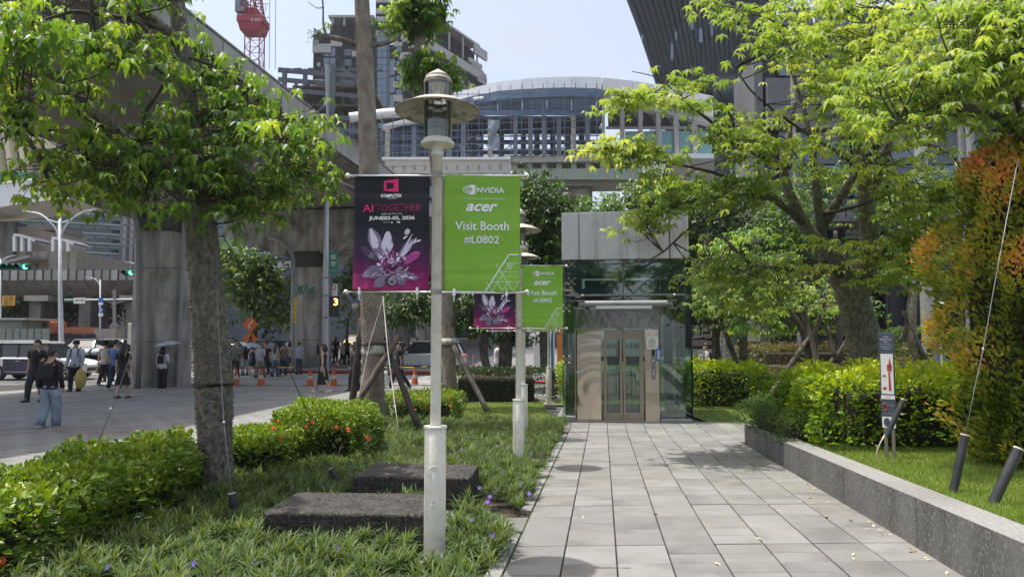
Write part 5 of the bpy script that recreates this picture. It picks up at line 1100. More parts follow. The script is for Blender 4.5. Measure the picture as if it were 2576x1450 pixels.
# tall red-tipped shrub on the right
ys_ = 7.8; cs = W(2618, 900, ys_)
def shrub():
    t = thing('red_tip_shrub', 'tall shrub at the right edge covered in orange-red young leaves', 'shrub', (cs.x, ys_, lawn_z(ys_)))
    P, D, T = [], [], []
    prof = [(0, .62), (.5, .78), (1.2, .92), (1.9, .98), (2.6, .96), (3.1, .8), (3.45, .5), (3.65, .15)]
    def rad(z):
        for (a, ra_), (b_, rb_) in zip(prof, prof[1:]):
            if a <= z <= b_: return ra_ + (rb_ - ra_) * (z - a) / (b_ - a)
        return .1
    while len(P) < 30000:
        z = random.uniform(.02, 3.65); a = random.uniform(math.pi * .85, math.pi * 2.15); lump = .15 * math.sin(a * 5 + z * 3) + .13 * math.sin(z * 6 + a * 2) + .10 * math.sin(a * 11 - z * 5)
        rr = rad(z) * (1 + lump) - abs(random.gauss(0, .10)) + (.12 * random.random() if random.random() < .15 else 0); x = math.cos(a) * rr; y = math.sin(a) * rr
        P.append((cs.x + x, ys_ + y, lawn_z(ys_) + z)); D.append((math.cos(a) + random.gauss(0, .5), math.sin(a) + random.gauss(0, .5), .9 + random.gauss(0, .3)))
        patch = .5 + .5 * math.sin(a * 3.1 + z * 1.3 + 1) * math.sin(z * 2.3 + a); T.append(min(1, max(0, .24 + .085 * z + .38 * (patch - .45) + lump * 1.2 + random.gauss(0, .17))))
    P = np.array(P); D = nrm(np.array(D)); n = len(P); L = .078 * rng.uniform(.6, 1.25, n); V, Fc, kk = leaf_cards(P, D, rand_dirs(n, up=1), L, L * .42, droop=.1, fold=.3)
    bulk('foliage', V, Fc, L_red, np.repeat(np.array(T), kk), t, smooth=False)
    q = MB(); q.lathe([(r_ * .68, z) for z, r_ in prof], 24, (0, 0, 0)); q.build('stems', M_core, t)  # dark filler body added inside the foliage so it does not show through
    return t
shrub()

# ================================================================== PROPS, WIRES, ANCHORS, SPRINKLERS
M_log = mat('charred_log', (.035, .03, .027), .9, (.10, .085, .07), 6, .9, 24, stretch=(1, 1, .4)); M_log2 = mat('weathered_log', (.15, .12, .095), .9, (.06, .05, .04), 6, .9, 20, stretch=(2, 2, .4))
M_wire = mat('steel_wire', (.22, .22, .22), .5, metal=.4); M_tubeb = mat('black_sleeve', (.022, .023, .027), .42, (.05, .05, .055), 8); M_capw = mat('pale_tape', (.62, .58, .48), .7)
def prop(label, a, b_, m=M_log, name='tree_prop', cat='wooden prop', w=None):
    """a, b: (u, v, depth, width px)"""
    A, B = W(*a[:3]), W(*b_[:3]); n = 7; P = [A.lerp(B, k / (n - 1)) + Vector((random.uniform(-.01, .01), 0, random.uniform(-.01, .01))) for k in range(n)]; r = [(a[3] * px(a[2]) * (1 - k / (n - 1)) + b_[3] * px(b_[2]) * k / (n - 1)) / 2 for k in range(n)]
    q = MB(); q.tube([p - A for p in P], r, 9, noise=.07); o = q.build(name, m, None, smooth=True, loc=A, fix=False); tag(o, label, cat, 'wooden props holding up the trees'); return o
prop('weathered log leaning against the brown trunk from its lower left', (885, 1028, y2 - .6, 17), (1003, 845, y2 - .1, 15), M_log2)
prop('thick charred log standing almost upright left of the brown trunk', (882, 1035, y2 + .5, 17), (914, 800, y2 + .1, 24), M_log)
prop('charred log slanting down to the right in front of the orange-flowered bush', (1058, 1088, y2 - .4, 18), (975, 880, y2 - .15, 14), M_log)
prop('log stub poking out at the upper left of the brown trunk', (908, 845, y2 + .3, 14), (893, 765, y2 + .5, 16), M_log)
prop('dark prop leaning on the slender trunk from the right lawn', (1233, 1046, 17.4, 14), (1140, 870, 18.6, 12), M_log)
prop('dark prop crossing the slender trunk from the lower left', (1100, 925, 19.2, 10), (1150, 775, 18.8, 9), M_log)
prop('long prop leaning from the lawn to the young tree by the billboard', (1886, 1000, 19.5, 14), (1806, 790, 20.8, 12), M_log)
prop('short prop left of the young tree by the billboard', (1792, 935, 20.4, 12), (1800, 850, 20.8, 9), M_log)
prop('long brown prop running down left from the crossing stems', (1922, 1015, 15.4, 14), (2042, 835, 16, 11), M_log2)
prop('pale prop at the right of the crossing stems', (2058, 930, 15.8, 16), (2025, 790, 16, 10), M_log2)
prop('dark prop leaning right behind the map sign', (2328, 905, 19.8, 12), (2270, 780, 20, 10), M_log)
prop('dark prop leaning left behind the map sign', (2262, 860, 20, 9), (2292, 790, 20, 9), M_log)
prop('dark prop beside the thick leaning trunk', (2100, 900, 15.2, 12), (2080, 820, 15.4, 9), M_log)
def wrap(parent, P, rr, name, m, n=18):
    q = MB(); q.tube(P, rr, n, noise=.06); return q.build(name, m, parent, world=True, smooth=True)
wrap(t2, [W(938, 891, y2), W(938, 884, y2), W(938, 870, y2), W(938, 866, y2)], [.235, .23, .222, .21], 'bark_wrap', mat('white_cloth', (.50, .49, .44), .85, (.3, .3, .26), 9, .5))
wrap(t2, [W(938, 868, y2), W(938, 864, y2), W(938, 860, y2)], [.225, .235, .225], 'rope', M_log)
wrap(t3, [W(1127, 868, y3), W(1127, 850, y3)], [.23, .22], 'bark_wrap', _M['white_cloth']); wrap(t3, [W(1127, 870, y3), W(1127, 864, y3)], [.25, .25], 'rope', M_log)
for v_, rr_ in ((966, 50.5), (963, 51)): pass
wrap(t1, [W(535, 969, y1), W(535, 965, y1), W(535, 961, y1)], [50.5 * px(y1), 52 * px(y1), 50.5 * px(y1)], 'black_strap', M_blk, 30)
def wire(label, pts, r=.004, m=M_wire, clamps=()):
    P = [W(*p) for p in pts]; A = P[0]; q = MB(); q.tube([p - A for p in P], r, 6); o = q.build('guy_wire', m, None, smooth=True, loc=A, fix=False); tag(o, label, 'wire', 'guy wires steadying the trees')
    for (u, v, y) in clamps:
        k = MB(); k.sphere((0, 0, 0), r * 3.2, 8, 6, (1, 1, 1.4)); kk = k.build('wire_clamp', M_chrome, o, loc=W(u, v, y) - A, smooth=True)
    return o
def anchor(label, a, b_, group='black sleeved ground anchors', cap=True):
    A, B = W(*a[:3]), W(*b_[:3]); t = thing('ground_anchor', label, 'anchor', A, group=group); r0 = a[3] * px(a[2]) / 2; q = MB(); d = (B - A)
    q.tube([A - d * .15, A, A + d * .975], [r0 * .95, r0, r0], 14); q.build('sleeve', M_tubeb, t, world=True, smooth=False)
    q = MB(); q.tube([A + d * .975, B], [r0 * 1.05, r0 * 1.05], 14, cap=False); q.tube([B, A + d * .90], [r0 * .9, r0 * .9], 14, cap=False); q.build('rim', M_capw, t, world=True); return t
anchor('black sleeved anchor with pale taped top at the foot of the thorny trunk', (594, 1325, 6.2, 19), (583, 1238, 6.2, 19))
anchor('open black tube poking out of the strap leaves behind the seats', (848, 1215, 7.7, 14), (831, 1177, 7.7, 13))
anchor('tall black anchor on the raised lawn leaning right', (2399, 1226, 6.1, 20), (2428, 1091, 6.1, 20))
anchor('black anchor at the right edge of the raised lawn', (2498, 1262, 5.6, 24), (2563, 1126, 5.6, 24))
anchor('black anchor leaning across the map sign', (2234, 1085, 7.9, 13), (2273, 1003, 7.9, 13))
wire('twin steel wire rising in front of the thorny trunk', [(583, 1238, 6.2), (563, 1065, 6.6), (548, 800, 7.2), (545, 620, 7.35)], .0045, clamps=[(563, 1062, 6.6)])
wire('steel wire running from the plaza side up into the left crown', [(230, 1150, 6.9), (280, 1030, 7.0), (340, 860, 7.1), (420, 640, 7.2), (470, 500, 7.4)], .0045, clamps=[(279, 1028, 7.0)])
wire('dark wire slanting from the bush up to the thorny trunk', [(780, 1050, 9.4), (722, 920, 8.9), (640, 740, 8.3), (560, 590, 7.7)], .006, M_tubeb)
wire('thin wire left of the weathered log', [(835, 1180, 9), (895, 1030, 11), (930, 860, 12.6), (965, 745, 13.1)], .005, clamps=[(868, 1014, 11)])
wire('pale cord hanging right of the brown trunk', [(963, 745, y2 - .3), (975, 880, y2 - .6), (992, 1010, y2 - 1.2), (1005, 1100, y2 - 1.6)], .010, M_capw, clamps=[(993, 1022, y2 - 1.2)])
wire('thin wire left of the second banner', [(1110, 745, 14), (1150, 900, 14.6), (1180, 990, 15)], .004)
wire('wire climbing past the red-tipped shrub from the tall anchor', [(2428, 1091, 6.1), (2450, 980, 6.15), (2472, 880, 6.2), (2500, 720, 6.3), (2560, 400, 6.5)], .0038, clamps=[(2472, 878, 6.2)])
wire('dark wire rising from the anchor by the map sign', [(2273, 1003, 7.9), (2330, 910, 8), (2420, 760, 8.1), (2480, 600, 8.2)], .004, M_tubeb)
q = MB(); A = W(2204, 1160, 7.9); q.tube([W(2203, 1168, 7.9) - A, W(2206, 1130, 7.9) - A, W(2216, 1108, 7.9) - A, W(2226, 1092, 7.9) - A], [.004, .006, .006, .010], 8); o = q.build('anchor_rod', M_capw, None, loc=A, smooth=True); tag(o, 'small taped anchor rod in the lawn left of the map sign', 'anchor')
for (u, v, lab) in ((970, 1345, 'black-capped sprinkler among the nearest strap leaves'), (1377, 1083, 'small black garden spike at the path corner left of the lift'), (2018, 978, 'small black sprinkler head in the shaded lawn')):
    p = G(u, v); t = thing('sprinkler', lab, 'sprinkler', p); s = .8 if u < 1300 else .8
    q = MB(); q.lathe([(.018 * s, -.02), (.018 * s, .13)], 12, cap=True); q.build('riser', M_grey if u < 1300 else M_blk, t); q = MB(); q.lathe([(.026 * s, .13), (.026 * s, .175), (.03 * s, .19), (.024 * s, .2)], 12, cap=True); q.build('cap', M_blk, t)
# fallen leaves on the path
M_fl = [mat('dry_leaf_%s' % n, q, .8) for n, q in (('tan', c(196, 170, 130)), ('brown', c(150, 112, 78)), ('pale', c(210, 196, 160)))]
lm = []
for k in range(3):
    q = MB(); q.add([(-.03, 0, .002), (-.008, .016, .012), (.012, .014, .004), (.034, .002, .014), (.010, -.014, .006), (-.012, -.012, .010), (0, 0, .002)], [(0, 1, 6), (1, 2, 6), (2, 3, 6), (3, 4, 6), (4, 5, 6), (5, 0, 6)])
    me = bpy.data.meshes.new('fallen_leaf'); me.from_pydata(q.v, [], q.f); me.materials.append(M_fl[k]); lm.append(me)
fp = [(3000 + x / 2.575, 1689 + y / 2.575) for x, y in ((45, 315), (50, 350), (165, 392), (295, 440), (395, 520), (460, 565), (455, 592), (425, 660), (438, 712), (610, 698), (325, 692), (100, 790), (735, 742), (590, 855), (1015, 905), (1065, 945), (1000, 972), (1130, 990), (1150, 1018), (1225, 1030), (1435, 1165), (1450, 1205), (1480, 1195), (1585, 1258), (1610, 1280), (920, 1335), (860, 1275), (1800, 1415), (855, 1232), (415, 915), (830, 887))]
fp += [(2000 + x / 2.575, 1689 + y / 2.575) for x, y in ((585, 45), (480, 115), (820, 110), (990, 295), (1250, 287), (1335, 552), (1440, 508), (715, 855), (1440, 825), (2260, 447), (2400, 398), (2500, 222), (2255, 322), (2070, 1325), (2480, 1068), (2560, 718))]
for u, v in fp:
    p = G(u / 1.5534, v / 1.5534, .034); o = bpy.data.objects.new('fallen_leaf', random.choice(lm)); C.objects.link(o); o.location = p; o.rotation_euler = (random.uniform(-.2, .2), random.uniform(-.2, .2), random.uniform(0, 6.3)); s = random.uniform(.5, .95); o.scale = (s, s, s * 1.2)
    tag(o, 'small dry fallen leaf lying on the grey path', 'leaf', 'dry leaves scattered over the path')
# trees on the camera's side of the square, mirrored in the steel and glass of the lift
for X_, Y_, lab in ((-3.5, -9, 'broad tree standing on the square opposite the lift'), (4.5, -12, 'second broad tree standing on the square opposite the lift'), (10, -6, 'third broad tree on the lawn side opposite the lift')):
    t = thing('garden_tree', lab, 'tree', (X_, Y_, 0)); q = MB(); q.tube([(0, 0, 0), (.1, 0, 2), (0, .1, 4)], [.25, .2, .12], 10, noise=.05); q.build('trunk', M_barkd, t, smooth=True)
    Ps = rng.normal(0, 1, (2600, 3)); Ps = Ps / np.linalg.norm(Ps, axis=1, keepdims=True) * np.array([3.2, 3.2, 2.2]) * rng.uniform(.5, 1, (2600, 1)) + np.array([0, 0, 4.6]); V, Fc, T = palmate(Ps, .34, 4, droop=.4, wr=.6); bulk('crown', V, Fc, L_dark, T, t, world=False, smooth=False)
# ================================================================== ELEVATED ROAD OVERHEAD
M_soff = mat('deck_underside', (.27, .245, .22), .9, (.20, .18, .16), .7, .2, 6, stretch=(1, .35, 1), col3=(.2, .18, .155), s3=.3)
M_fasc = mat('deck_fascia', (.20, .185, .165), .9, (.10, .09, .08), 1.2, .3, 8, stretch=(1, 1, .3))
M_par = mat('parapet_panel', (.40, .39, .36), .8, (.30, .29, .27), .8, col3=(.25, .24, .22), s3=.4); M_parj = mat('parapet_joint', (.05, .05, .05), .8)
M_pier = mat('stained_pier_concrete', (.42, .395, .35), .92, (.21, .19, .16), 2.2, .6, 14, stretch=(1.3, 1.3, .22), col3=(.11, .098, .08), s3=.8)
M_pipe = mat('grey_pipe', (.27, .26, .25), .6)
hw = thing('elevated_road', 'massive concrete elevated road deck crossing overhead at the upper left', 'elevated road', LP(-17.1, 30, 8.9))
def hsec(name, sec, s0, s1, m, nm=None):
    P0 = [LP(l, s0, z) for l, z in sec]; q = MB(); d = E1 * (s1 - s0); n = len(sec); q.add(P0 + [p + d for p in P0], [tuple(range(n)), tuple(range(2 * n - 1, n - 1, -1))] + [(i, (i + 1) % n, n + (i + 1) % n, n + i) for i in range(n)])
    return q.build(name, m, hw, world=True)
S0, S1 = 2.0, 120.0
for k in range(6):
    a = S0 + (S1 - S0) * k / 6; b_ = S0 + (S1 - S0) * (k + 1) / 6
    hsec('deck_underside', [(-20.9, 9.0), (-12.9, 9.0), (-12.9, 9.4), (-20.9, 9.4)], a, b_ - .03, M_soff)
hsec('deck', [(-20.9, 9.06), (-12.9, 9.06), (-11.75, 9.62), (-11.75, 10.0), (-22.3, 10.0), (-22.3, 9.62)], S0, S1, M_fasc)
for k in range(3): hsec('deck_ledge', [(-11.75, 9.60 + k * .0), (-11.69, 9.62), (-11.69, 9.70), (-11.75, 9.72)], S0 + k * 39, S0 + 39 * (k + 1) - .05, M_fasc)
s = 6.0; k = 0
while s < 112:                   # parapet panels one by one
    hsec('parapet_panel', [(-11.66, 9.74), (-11.54, 9.74), (-11.60, 10.68), (-11.72, 10.68)], s, s + 1.94, M_par); s += 2.0; k += 1
hsec('parapet_back', [(-11.75, 9.72), (-11.68, 9.72), (-11.74, 10.66), (-11.82, 10.66)], S0, S1, M_parj); hsec('parapet_back', [(-22.3, 9.72), (-22.2, 9.72), (-22.2, 10.66), (-22.3, 10.66)], S0, S1, M_par)
hsec('coping_rail', [(-11.78, 10.73), (-11.58, 10.73), (-11.58, 10.79), (-11.78, 10.79)], S0, S1, M_pipe)
def pier(s, label, w=1.0):
    b0 = LP(-17.1, s); t = thing('bridge_pier', label, 'bridge pier', (b0.x, b0.y, g(b0.y)), -A1, 'concrete piers under the elevated road'); z0 = 0; zt = 6.45 + .42
    q = MB(); n = 28; 
    def ring(r1, r2, z): return [(r1 * math.copysign(abs(math.cos(a)) ** .55, math.cos(a)), r2 * math.copysign(abs(math.sin(a)) ** .55, math.sin(a)), z) for a in [2 * math.pi * i / n for i in range(n)]]
    for za, zb_, nm in ((0, 1.75, 'pier_drum'), (1.78, 4.55, 'pier_drum'), (4.58, 5.98, 'pier_drum')):
        q = MB(); V = ring(.93, .93, za) + ring(.93, .93, zb_); q.add(V, [tuple(range(n - 1, -1, -1)), tuple(range(n, 2 * n))] + [(i, (i + 1) % n, n + (i + 1) % n, n + i) for i in range(n)]); q.build(nm, M_pier, t, smooth=False)
    q = MB(); V = ring(.90, .90, .0) + ring(.90, .90, 6.0); q.add(V, [(i, (i + 1) % n, n + (i + 1) % n, n + i) for i in range(n)]); q.build('pier_core', M_fasc, t)
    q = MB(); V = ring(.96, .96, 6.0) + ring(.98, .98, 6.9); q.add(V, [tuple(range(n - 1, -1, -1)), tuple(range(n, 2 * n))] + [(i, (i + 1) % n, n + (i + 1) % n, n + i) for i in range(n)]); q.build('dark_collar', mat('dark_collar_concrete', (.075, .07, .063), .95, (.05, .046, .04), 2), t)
    q = MB(); q.ext([(-5.0, 0, 9.32), (-5.0, 0, 7.9), (-1.3, 0, 6.6), (-.95, 0, 6.9), (.95, 0, 6.9), (1.3, 0, 6.6), (4.6, 0, 7.9), (4.6, 0, 9.32)], (0, 1, 0), -1.05, 1.05); q.build('crosshead', M_pier, t, bevel=.04)
    for x in (-2.6, 2.4): q = MB(); q.box((x, 0, 9.37), (1.1, 1.1, .1)); q.build('bearing', M_fasc, t)
    q = MB(); q.tube([(3.9, -1.12, 9.2), (3.9, -1.12, 8.0), (3.2, -1.15, 7.6)], .09, 8); q.build('drain_pipe', M_pipe, t)
    q = MB(); q.tube([(1.06, -.5, 6.4), (1.06, -.5, 0.02)], .07, 8); q.build('drain_pipe', M_pipe, t); return t
pier(25.7, 'nearest round-cornered concrete pier, stained, right beside the woman with the umbrella')
pier(39.6, 'second concrete pier with a torn green poster, beyond the crosswalk'); pier(53.5, 'third concrete pier seen under the trees behind the silver car'); pier(67.4, 'farthest concrete pier glimpsed behind the slender trunk')
pp = LP(-17.1, 39.6); q = MB(); random.seed(3)
for k in range(7): q.box((-.55 + k * .19, -.955, 4.75 + random.uniform(-.12, .12)), (.17, .02, .42 + random.uniform(-.1, .1)), rot=Matrix.Rotation(random.uniform(-.2, .2), 3, 'Y'))
o = q.build('torn_poster', mat('torn_green_poster', (.05, .17, .12), .8, (.35, .36, .34), 4, lo=.5, hi=.6), None, loc=(pp.x, pp.y, g(pp.y))); o.rotation_euler.z = -A1; tag(o, 'torn green and white poster scraps on the second pier', 'poster')

# ================================================================== BUILDINGS
def bx3(u0, u1, v0, v1, Y):
    a = W(u0, v0, Y); b_ = W(u1, v1, Y); return a.x, b_.x, b_.z, a.z
def front_box(name, par, u0, u1, v0, v1, Y, d, m, bev=0, base=None):
    x0_, x1_, z0_, z1_ = bx3(u0, u1, v0, v1, Y)
    if base is not None: z0_ = base
    q = MB(); q.box(((x0_ + x1_) / 2, Y + d / 2, (z0_ + z1_) / 2), (abs(x1_ - x0_), abs(d), abs(z1_ - z0_))); return q.build(name, m, par, world=True, bevel=bev)
M_dtow = mat('charcoal_cladding', (.012, .014, .02), .8, (.02, .022, .03), .5, spec=.1); M_wpan = mat('pale_cladding', (.40, .39, .375), .7, (.36, .35, .33), .6); M_win = mat('dark_window_glass', (.035, .05, .07), .08, spec=.9); M_winb = mat('blue_window_glass', (.10, .15, .21), .1, spec=.9); M_frame = mat('dark_frame', (.02, .022, .027), .5)
ap = thing('apartment_tower', 'tall charcoal apartment tower with pale stepped panels behind the street lamp', 'building', (W(1075, 800, 130).x, 130, g(90)))
zb_ = g(90)
cx_, cy_ = W(1075, 25, 130).x, 130.0; dR = Vector((10.0, 18.0, 0)); LR = dR.length; dR.normalize(); dL = Vector((-10.6, 5.5, 0)); LL = dL.length; dL.normalize(); nR = Vector((dR.y, -dR.x, 0)); nL = Vector((dL.y, -dL.x, 0)); nL = nL if nL.y < 0 else -nL; nR = nR if nR.x > 0 else -nR
C0 = Vector((cx_, cy_, 0)); H_ = 60.5
def face_panel(name, d, nn, s0, s1, z0, z1, th, m, out=0.0):
    P = [C0 + d * s0, C0 + d * s1]; q = MB(); q.add([P[0] + nn * out + Vector((0, 0, z0)), P[1] + nn * out + Vector((0, 0, z0)), P[1] + nn * out + Vector((0, 0, z1)), P[0] + nn * out + Vector((0, 0, z1)), P[0] + nn * (out + th) + Vector((0, 0, z0)), P[1] + nn * (out + th) + Vector((0, 0, z0)), P[1] + nn * (out + th) + Vector((0, 0, z1)), P[0] + nn * (out + th) + Vector((0, 0, z1))], [(0, 1, 2, 3), (4, 5, 6, 7), (0, 1, 5, 4), (1, 2, 6, 5), (2, 3, 7, 6), (3, 0, 4, 7)]); return q.build(name, m, ap, world=True)
q = MB(); q.prism([tuple(C0)[:2], tuple(C0 + dR * LR)[:2], tuple(C0 + dR * LR + dL * LL)[:2], tuple(C0 + dL * LL)[:2]], zb_, H_ - 2); q.build('wall', M_dtow, ap, world=True)
q = MB(); q.prism([tuple(C0 + dR * 4 + dL * 2)[:2], tuple(C0 + dR * 20 + dL * 2)[:2], tuple(C0 + dR * 20 + dL * 10)[:2], tuple(C0 + dR * 4 + dL * 10)[:2]], H_ - 2, H_ + 2.5); q.build('penthouse', M_dtow, ap, world=True)
q = MB(); q.prism([tuple(C0 + dR * 2 + dL * 0)[:2], tuple(C0 + dR * 19 + dL * 0)[:2], tuple(C0 + dR * 19 + dL * 10)[:2], tuple(C0 + dR * 2 + dL * 10)[:2]], H_ + 2.9, H_ + 3.3); q.build('pergola_roof', M_wpan, ap, world=True)
for s in (3, 8, 13, 18.5):
    q = MB(); p = C0 + dR * s + dL * .4; q.bar((p.x, p.y, H_ - 2), (p.x, p.y, H_ + 3), .35); q.build('pergola_post', M_wpan, ap, world=True)
random.seed(11)
face_panel('pale_band', dR, nR, -.3, LR + .3, H_ - 4.4, H_ - 2.6, .5, M_wpan)
for k in range(12):
    z = H_ - 8.2 - k * 3.5
    for s in range(6): 
        a = 1.0 + s * 3.3; face_panel('window', dR, nR, a, a + 1.9, z, z + 2.1, .12, random.choice([M_win, M_winb, M_win]))
    st = [(14.6, 20.4), (16.8, 20.4), (13.4, 17)][k % 3]; 
    face_panel('balcony', dR, nR, 8.2, 11.4, z - .6, z + .4, .9, M_dtow)
    face_panel('window', dL, nL, 7.4, 8.9, z, z + 3.1, .12, M_winb); face_panel('window', dL, nL, 9.3, 11.0, z, z + 3.1, .12, M_win); face_panel('window', dL, nL, 3.6, 5.6, z, z + 2, .12, M_win)
for u0, u1, v0, v1 in ((1187, 1219, 122, 145), (1173, 1206, 155, 166), (1180, 1206, 166, 173), (1188, 1218, 189, 200), (1196, 1218, 200, 210), (1150, 1176, 226, 234), (1083, 1096, 160, 172), (1078, 1100, 196, 206)):
    def s_of(u): k = (u - 1287.5) / F; return (k * C0.y - C0.x) / (dR.x - k * dR.y)
    sa, sb = s_of(u0), s_of(u1); Ym = (C0 + dR * (sa + sb) / 2).y; face_panel('pale_panel', dR, nR, sa, sb, W(1, v1, Ym).z, W(1, v0, Ym).z, .5, M_wpan)
for u0, u1, v0, v1 in ((989, 1011, 99, 116), (1000, 1018, 99, 106), (989, 1044, 132, 142), (1003, 1030, 142, 150), (989, 1011, 169, 177), (1000, 1020, 177, 185), (989, 1022, 205, 213), (989, 1011, 213, 220), (989, 1012, 239, 255), (1020, 1046, 205, 214), (1024, 1040, 104, 120), (1052, 1074, 150, 166)): front_box('pale_panel', ap, u0, u1, v0, v1, 129.2, .4, M_wpan)
for k in range(11):
    for u0, u1 in ((949, 960), (961, 972), (973, 980)): front_box('window', ap, u0, u1, 76 + k * 17.5, 92 + k * 17.5, 129.6, .2, M_winb if u0 < 970 else M_win)
    front_box('window', ap, 996, 1010, 118 + k * 36, 130 + k * 36, 129.4, .2, M_winb)
front_box('upper_block', ap, 946, 1062, -60, 60, 134, 9, M_dtow)
for v in (22, 42, 78): front_box('pale_panel', ap, 945, 990 + v * .4, v, v + 12, 133.4, .5, M_wpan)
front_box('pale_panel', ap, 948, 1030, 85, 104, 131, .6, M_wpan); front_box('pale_band', ap, 945, 1064, -8, 6, 133.2, .6, M_wpan)
at_ = thing('apartment_tower', 'lower charcoal apartment block with roof pergola and palms left of the brown trunk', 'building', (W(860, 800, 140).x, 140, g(90)))
front_box('wall', at_, 789, 935, 85, 400, 140, 14, M_dtow, base=zb_); front_box('penthouse', at_, 830, 935, 62, 86, 143, 10, M_dtow); front_box('pergola_roof', at_, 826, 940, 38, 44, 142, 11, M_wpan)
for u in (833, 863, 900, 932): front_box('pergola_post', at_, u, u + 5, 44, 64, 142.3, .5, M_wpan)
for u0, u1, v0, v1 in ((786, 832, 110, 132), (832, 860, 98, 116), (786, 811, 200, 222), (786, 800, 100, 112), (885, 935, 128, 142), (886, 935, 205, 218), (797, 805, 158, 166)): front_box('pale_panel', at_, u0, u1, v0, v1, 139.4, .6, M_wpan)
for k in range(6):
    for u in (814, 830): front_box('window', at_, u, u + 13, 120 + k * 26, 120 + k * 26 + 22, 139.8, .2, M_winb)
    front_box('window', at_, 866, 884, 124 + k * 26, 140 + k * 26, 139.8, .2, M_win); front_box('window', at_, 908, 926, 124 + k * 26, 140 + k * 26, 139.8, .2, M_win)
q = MB()
for k in range(60):
    p = W(random.uniform(786, 812), random.uniform(86, 108), 139.5); d = Vector((random.gauss(0, 1), random.gauss(0, 1), .6)).normalized(); q.add([p, p + d * 1.4 + Vector((.15, 0, 0)), p + d * 1.9 - Vector((0, 0, .5)), p + d * 1.4 - Vector((.15, 0, 0))], [(0, 1, 2, 3)])
q.build('roof_plants', L_dark, at_, world=True, fix=False, kind='stuff')
# ---- tower crane
M_cr = mat('crane_red', (.33, .02, .035), .5, (.25, .02, .03), 1); M_crg = mat('crane_grey', (.2, .2, .2), .6)
yc = 105; cr = thing('tower_crane', 'red lattice tower crane rising behind the elevated road', 'crane', (W(640, 160, yc).x, yc, g(90)))
def lattice(name, A, B, w, n, m, par, ch=.14, br=.07):
    A, B = Vector(A), Vector(B); ax = (B - A).normalized(); e = ax.cross(Vector((0, 1, 0))).normalized(); f = ax.cross(e).normalized(); q = MB(); cs_ = [(1, 1), (1, -1), (-1, -1), (-1, 1)]
    for i, j in cs_: q.bar(A + (e * i + f * j) * w / 2, B + (e * i + f * j) * w / 2, ch)
    for k in range(n):
        p = A + (B - A) * k / n; p2 = A + (B - A) * (k + 1) / n
        for c0 in range(4):
            i, j = cs_[c0]; i2, j2 = cs_[(c0 + 1) % 4]; q.bar(p + (e * i + f * j) * w / 2, p2 + (e * i2 + f * j2) * w / 2, br); q.bar(p + (e * i + f * j) * w / 2, p + (e * i2 + f * j2) * w / 2, br)
    return q.build(name, m, par, world=True)
a = W(644, 330, yc); b_ = W(641, 62, yc); lattice('mast', (a.x, yc, g(90)), b_, 2.2, 24, M_cr, cr)
a = W(637, 62, yc); q = MB(); q.box((a.x, yc, a.z + .3), (3.9, 3.4, 1.0)); q.box((a.x, yc, a.z - .9), (3.0, 2.8, 1.2), taper=1.2); q.box((a.x - .3, yc, a.z + 1.4), (2.2, 2.2, 1.6)); q.build('slewing_platform', M_cr, cr, world=True, bevel=.06)
a = W(612, 22, yc); q = MB(); q.box((a.x, yc - .6, a.z), (1.5, 1.8, 2.2)); q.build('cab', M_crg, cr, world=True, bevel=.1); q = MB(); q.box((a.x, yc - 1.52, a.z + .25), (1.1, .06, 1.1)); q.build('cab_window', M_winb, cr, world=True)
q = MB(); a = W(618, 42, yc); q.box(a, (1.8, 1.8, 1.3)); q.build('winch', M_crg, cr, world=True, bevel=.1)
lattice('jib', W(622, 30, yc - .5), W(640, -190, yc - 6), 1.5, 12, M_cr, cr); lattice('a_frame', W(655, 45, yc), W(640, -50, yc), 1.0, 6, M_cr, cr)
q = MB(); 
for u in (655, 668):
    for v in (28, 62): p = W(u, v, yc - 1); q.bar(p, p + Vector((0, 0, 1.1)), .06); q.bar(p + Vector((-.5, 0, 1.1)), p + Vector((.6, 0, 1.1)), .06)
q.build('guard_rail', M_cr, cr, world=True); q = MB(); p = W(632, 52, yc - 1.9)
for u in (679, 694): q2 = MB(); q2.bar(W(u, -60, yc + 5), W(u - 2, 175, yc + 5), .07); q2.build('hoist_rope', M_crg, cr, world=True)
me = text_mesh('F-021', 1.5, .45); link('lettering', me, M_wht, cr, loc=Vector(W(644, 50, yc - 1.8)) - cr.location)
# ---- steel frame under construction
M_stl = mat('primed_steel', (.085, .10, .12), .7, (.065, .078, .095), .8); M_bluen = mat('blue_netting', (.09, .14, .22), .8, (.14, .20, .28), 1.5)
yf = 84; fr = thing('steel_frame_building', 'unfinished grey steel frame building left of the brown trunk', 'building', (W(850, 280, yf).x, yf, g(84)))
for u, v0, w, dy in ((716, 178, 10, 0), (768, 175, 10, 5), (839, 162, 11, 0), (863, 170, 9, 3), (745, 210, 8, 12), (905, 205, 8, 12)):
    a = W(u, v0, yf + dy); q = MB(); q.box((a.x, yf + dy, (a.z + g(84)) / 2), (w * px(yf), .5, a.z - g(84))); q.build('steel_column', M_stl, fr, world=True)
for v, dy, u0, u1 in ((182, 0, 700, 932), (206, 6, 700, 932), (232, 0, 710, 934), (262, 5, 720, 936), (290, 0, 730, 936), (320, 0, 740, 936)):
    a = W(u0, v - 6, yf + dy); b_ = W(u1, v + 14, yf + dy); q = MB(); q.bar(a, b_, .3, .55); q.build('steel_beam', M_stl, fr, world=True)
for u0, v0, u1, v1 in ((875, 190, 930, 245), (880, 245, 930, 285), (720, 240, 790, 205), (790, 290, 835, 250)): q = MB(); q.bar(W(u0, v0, yf + 1), W(u1, v1, yf + 1), .3); q.build('brace', M_stl, fr, world=True)
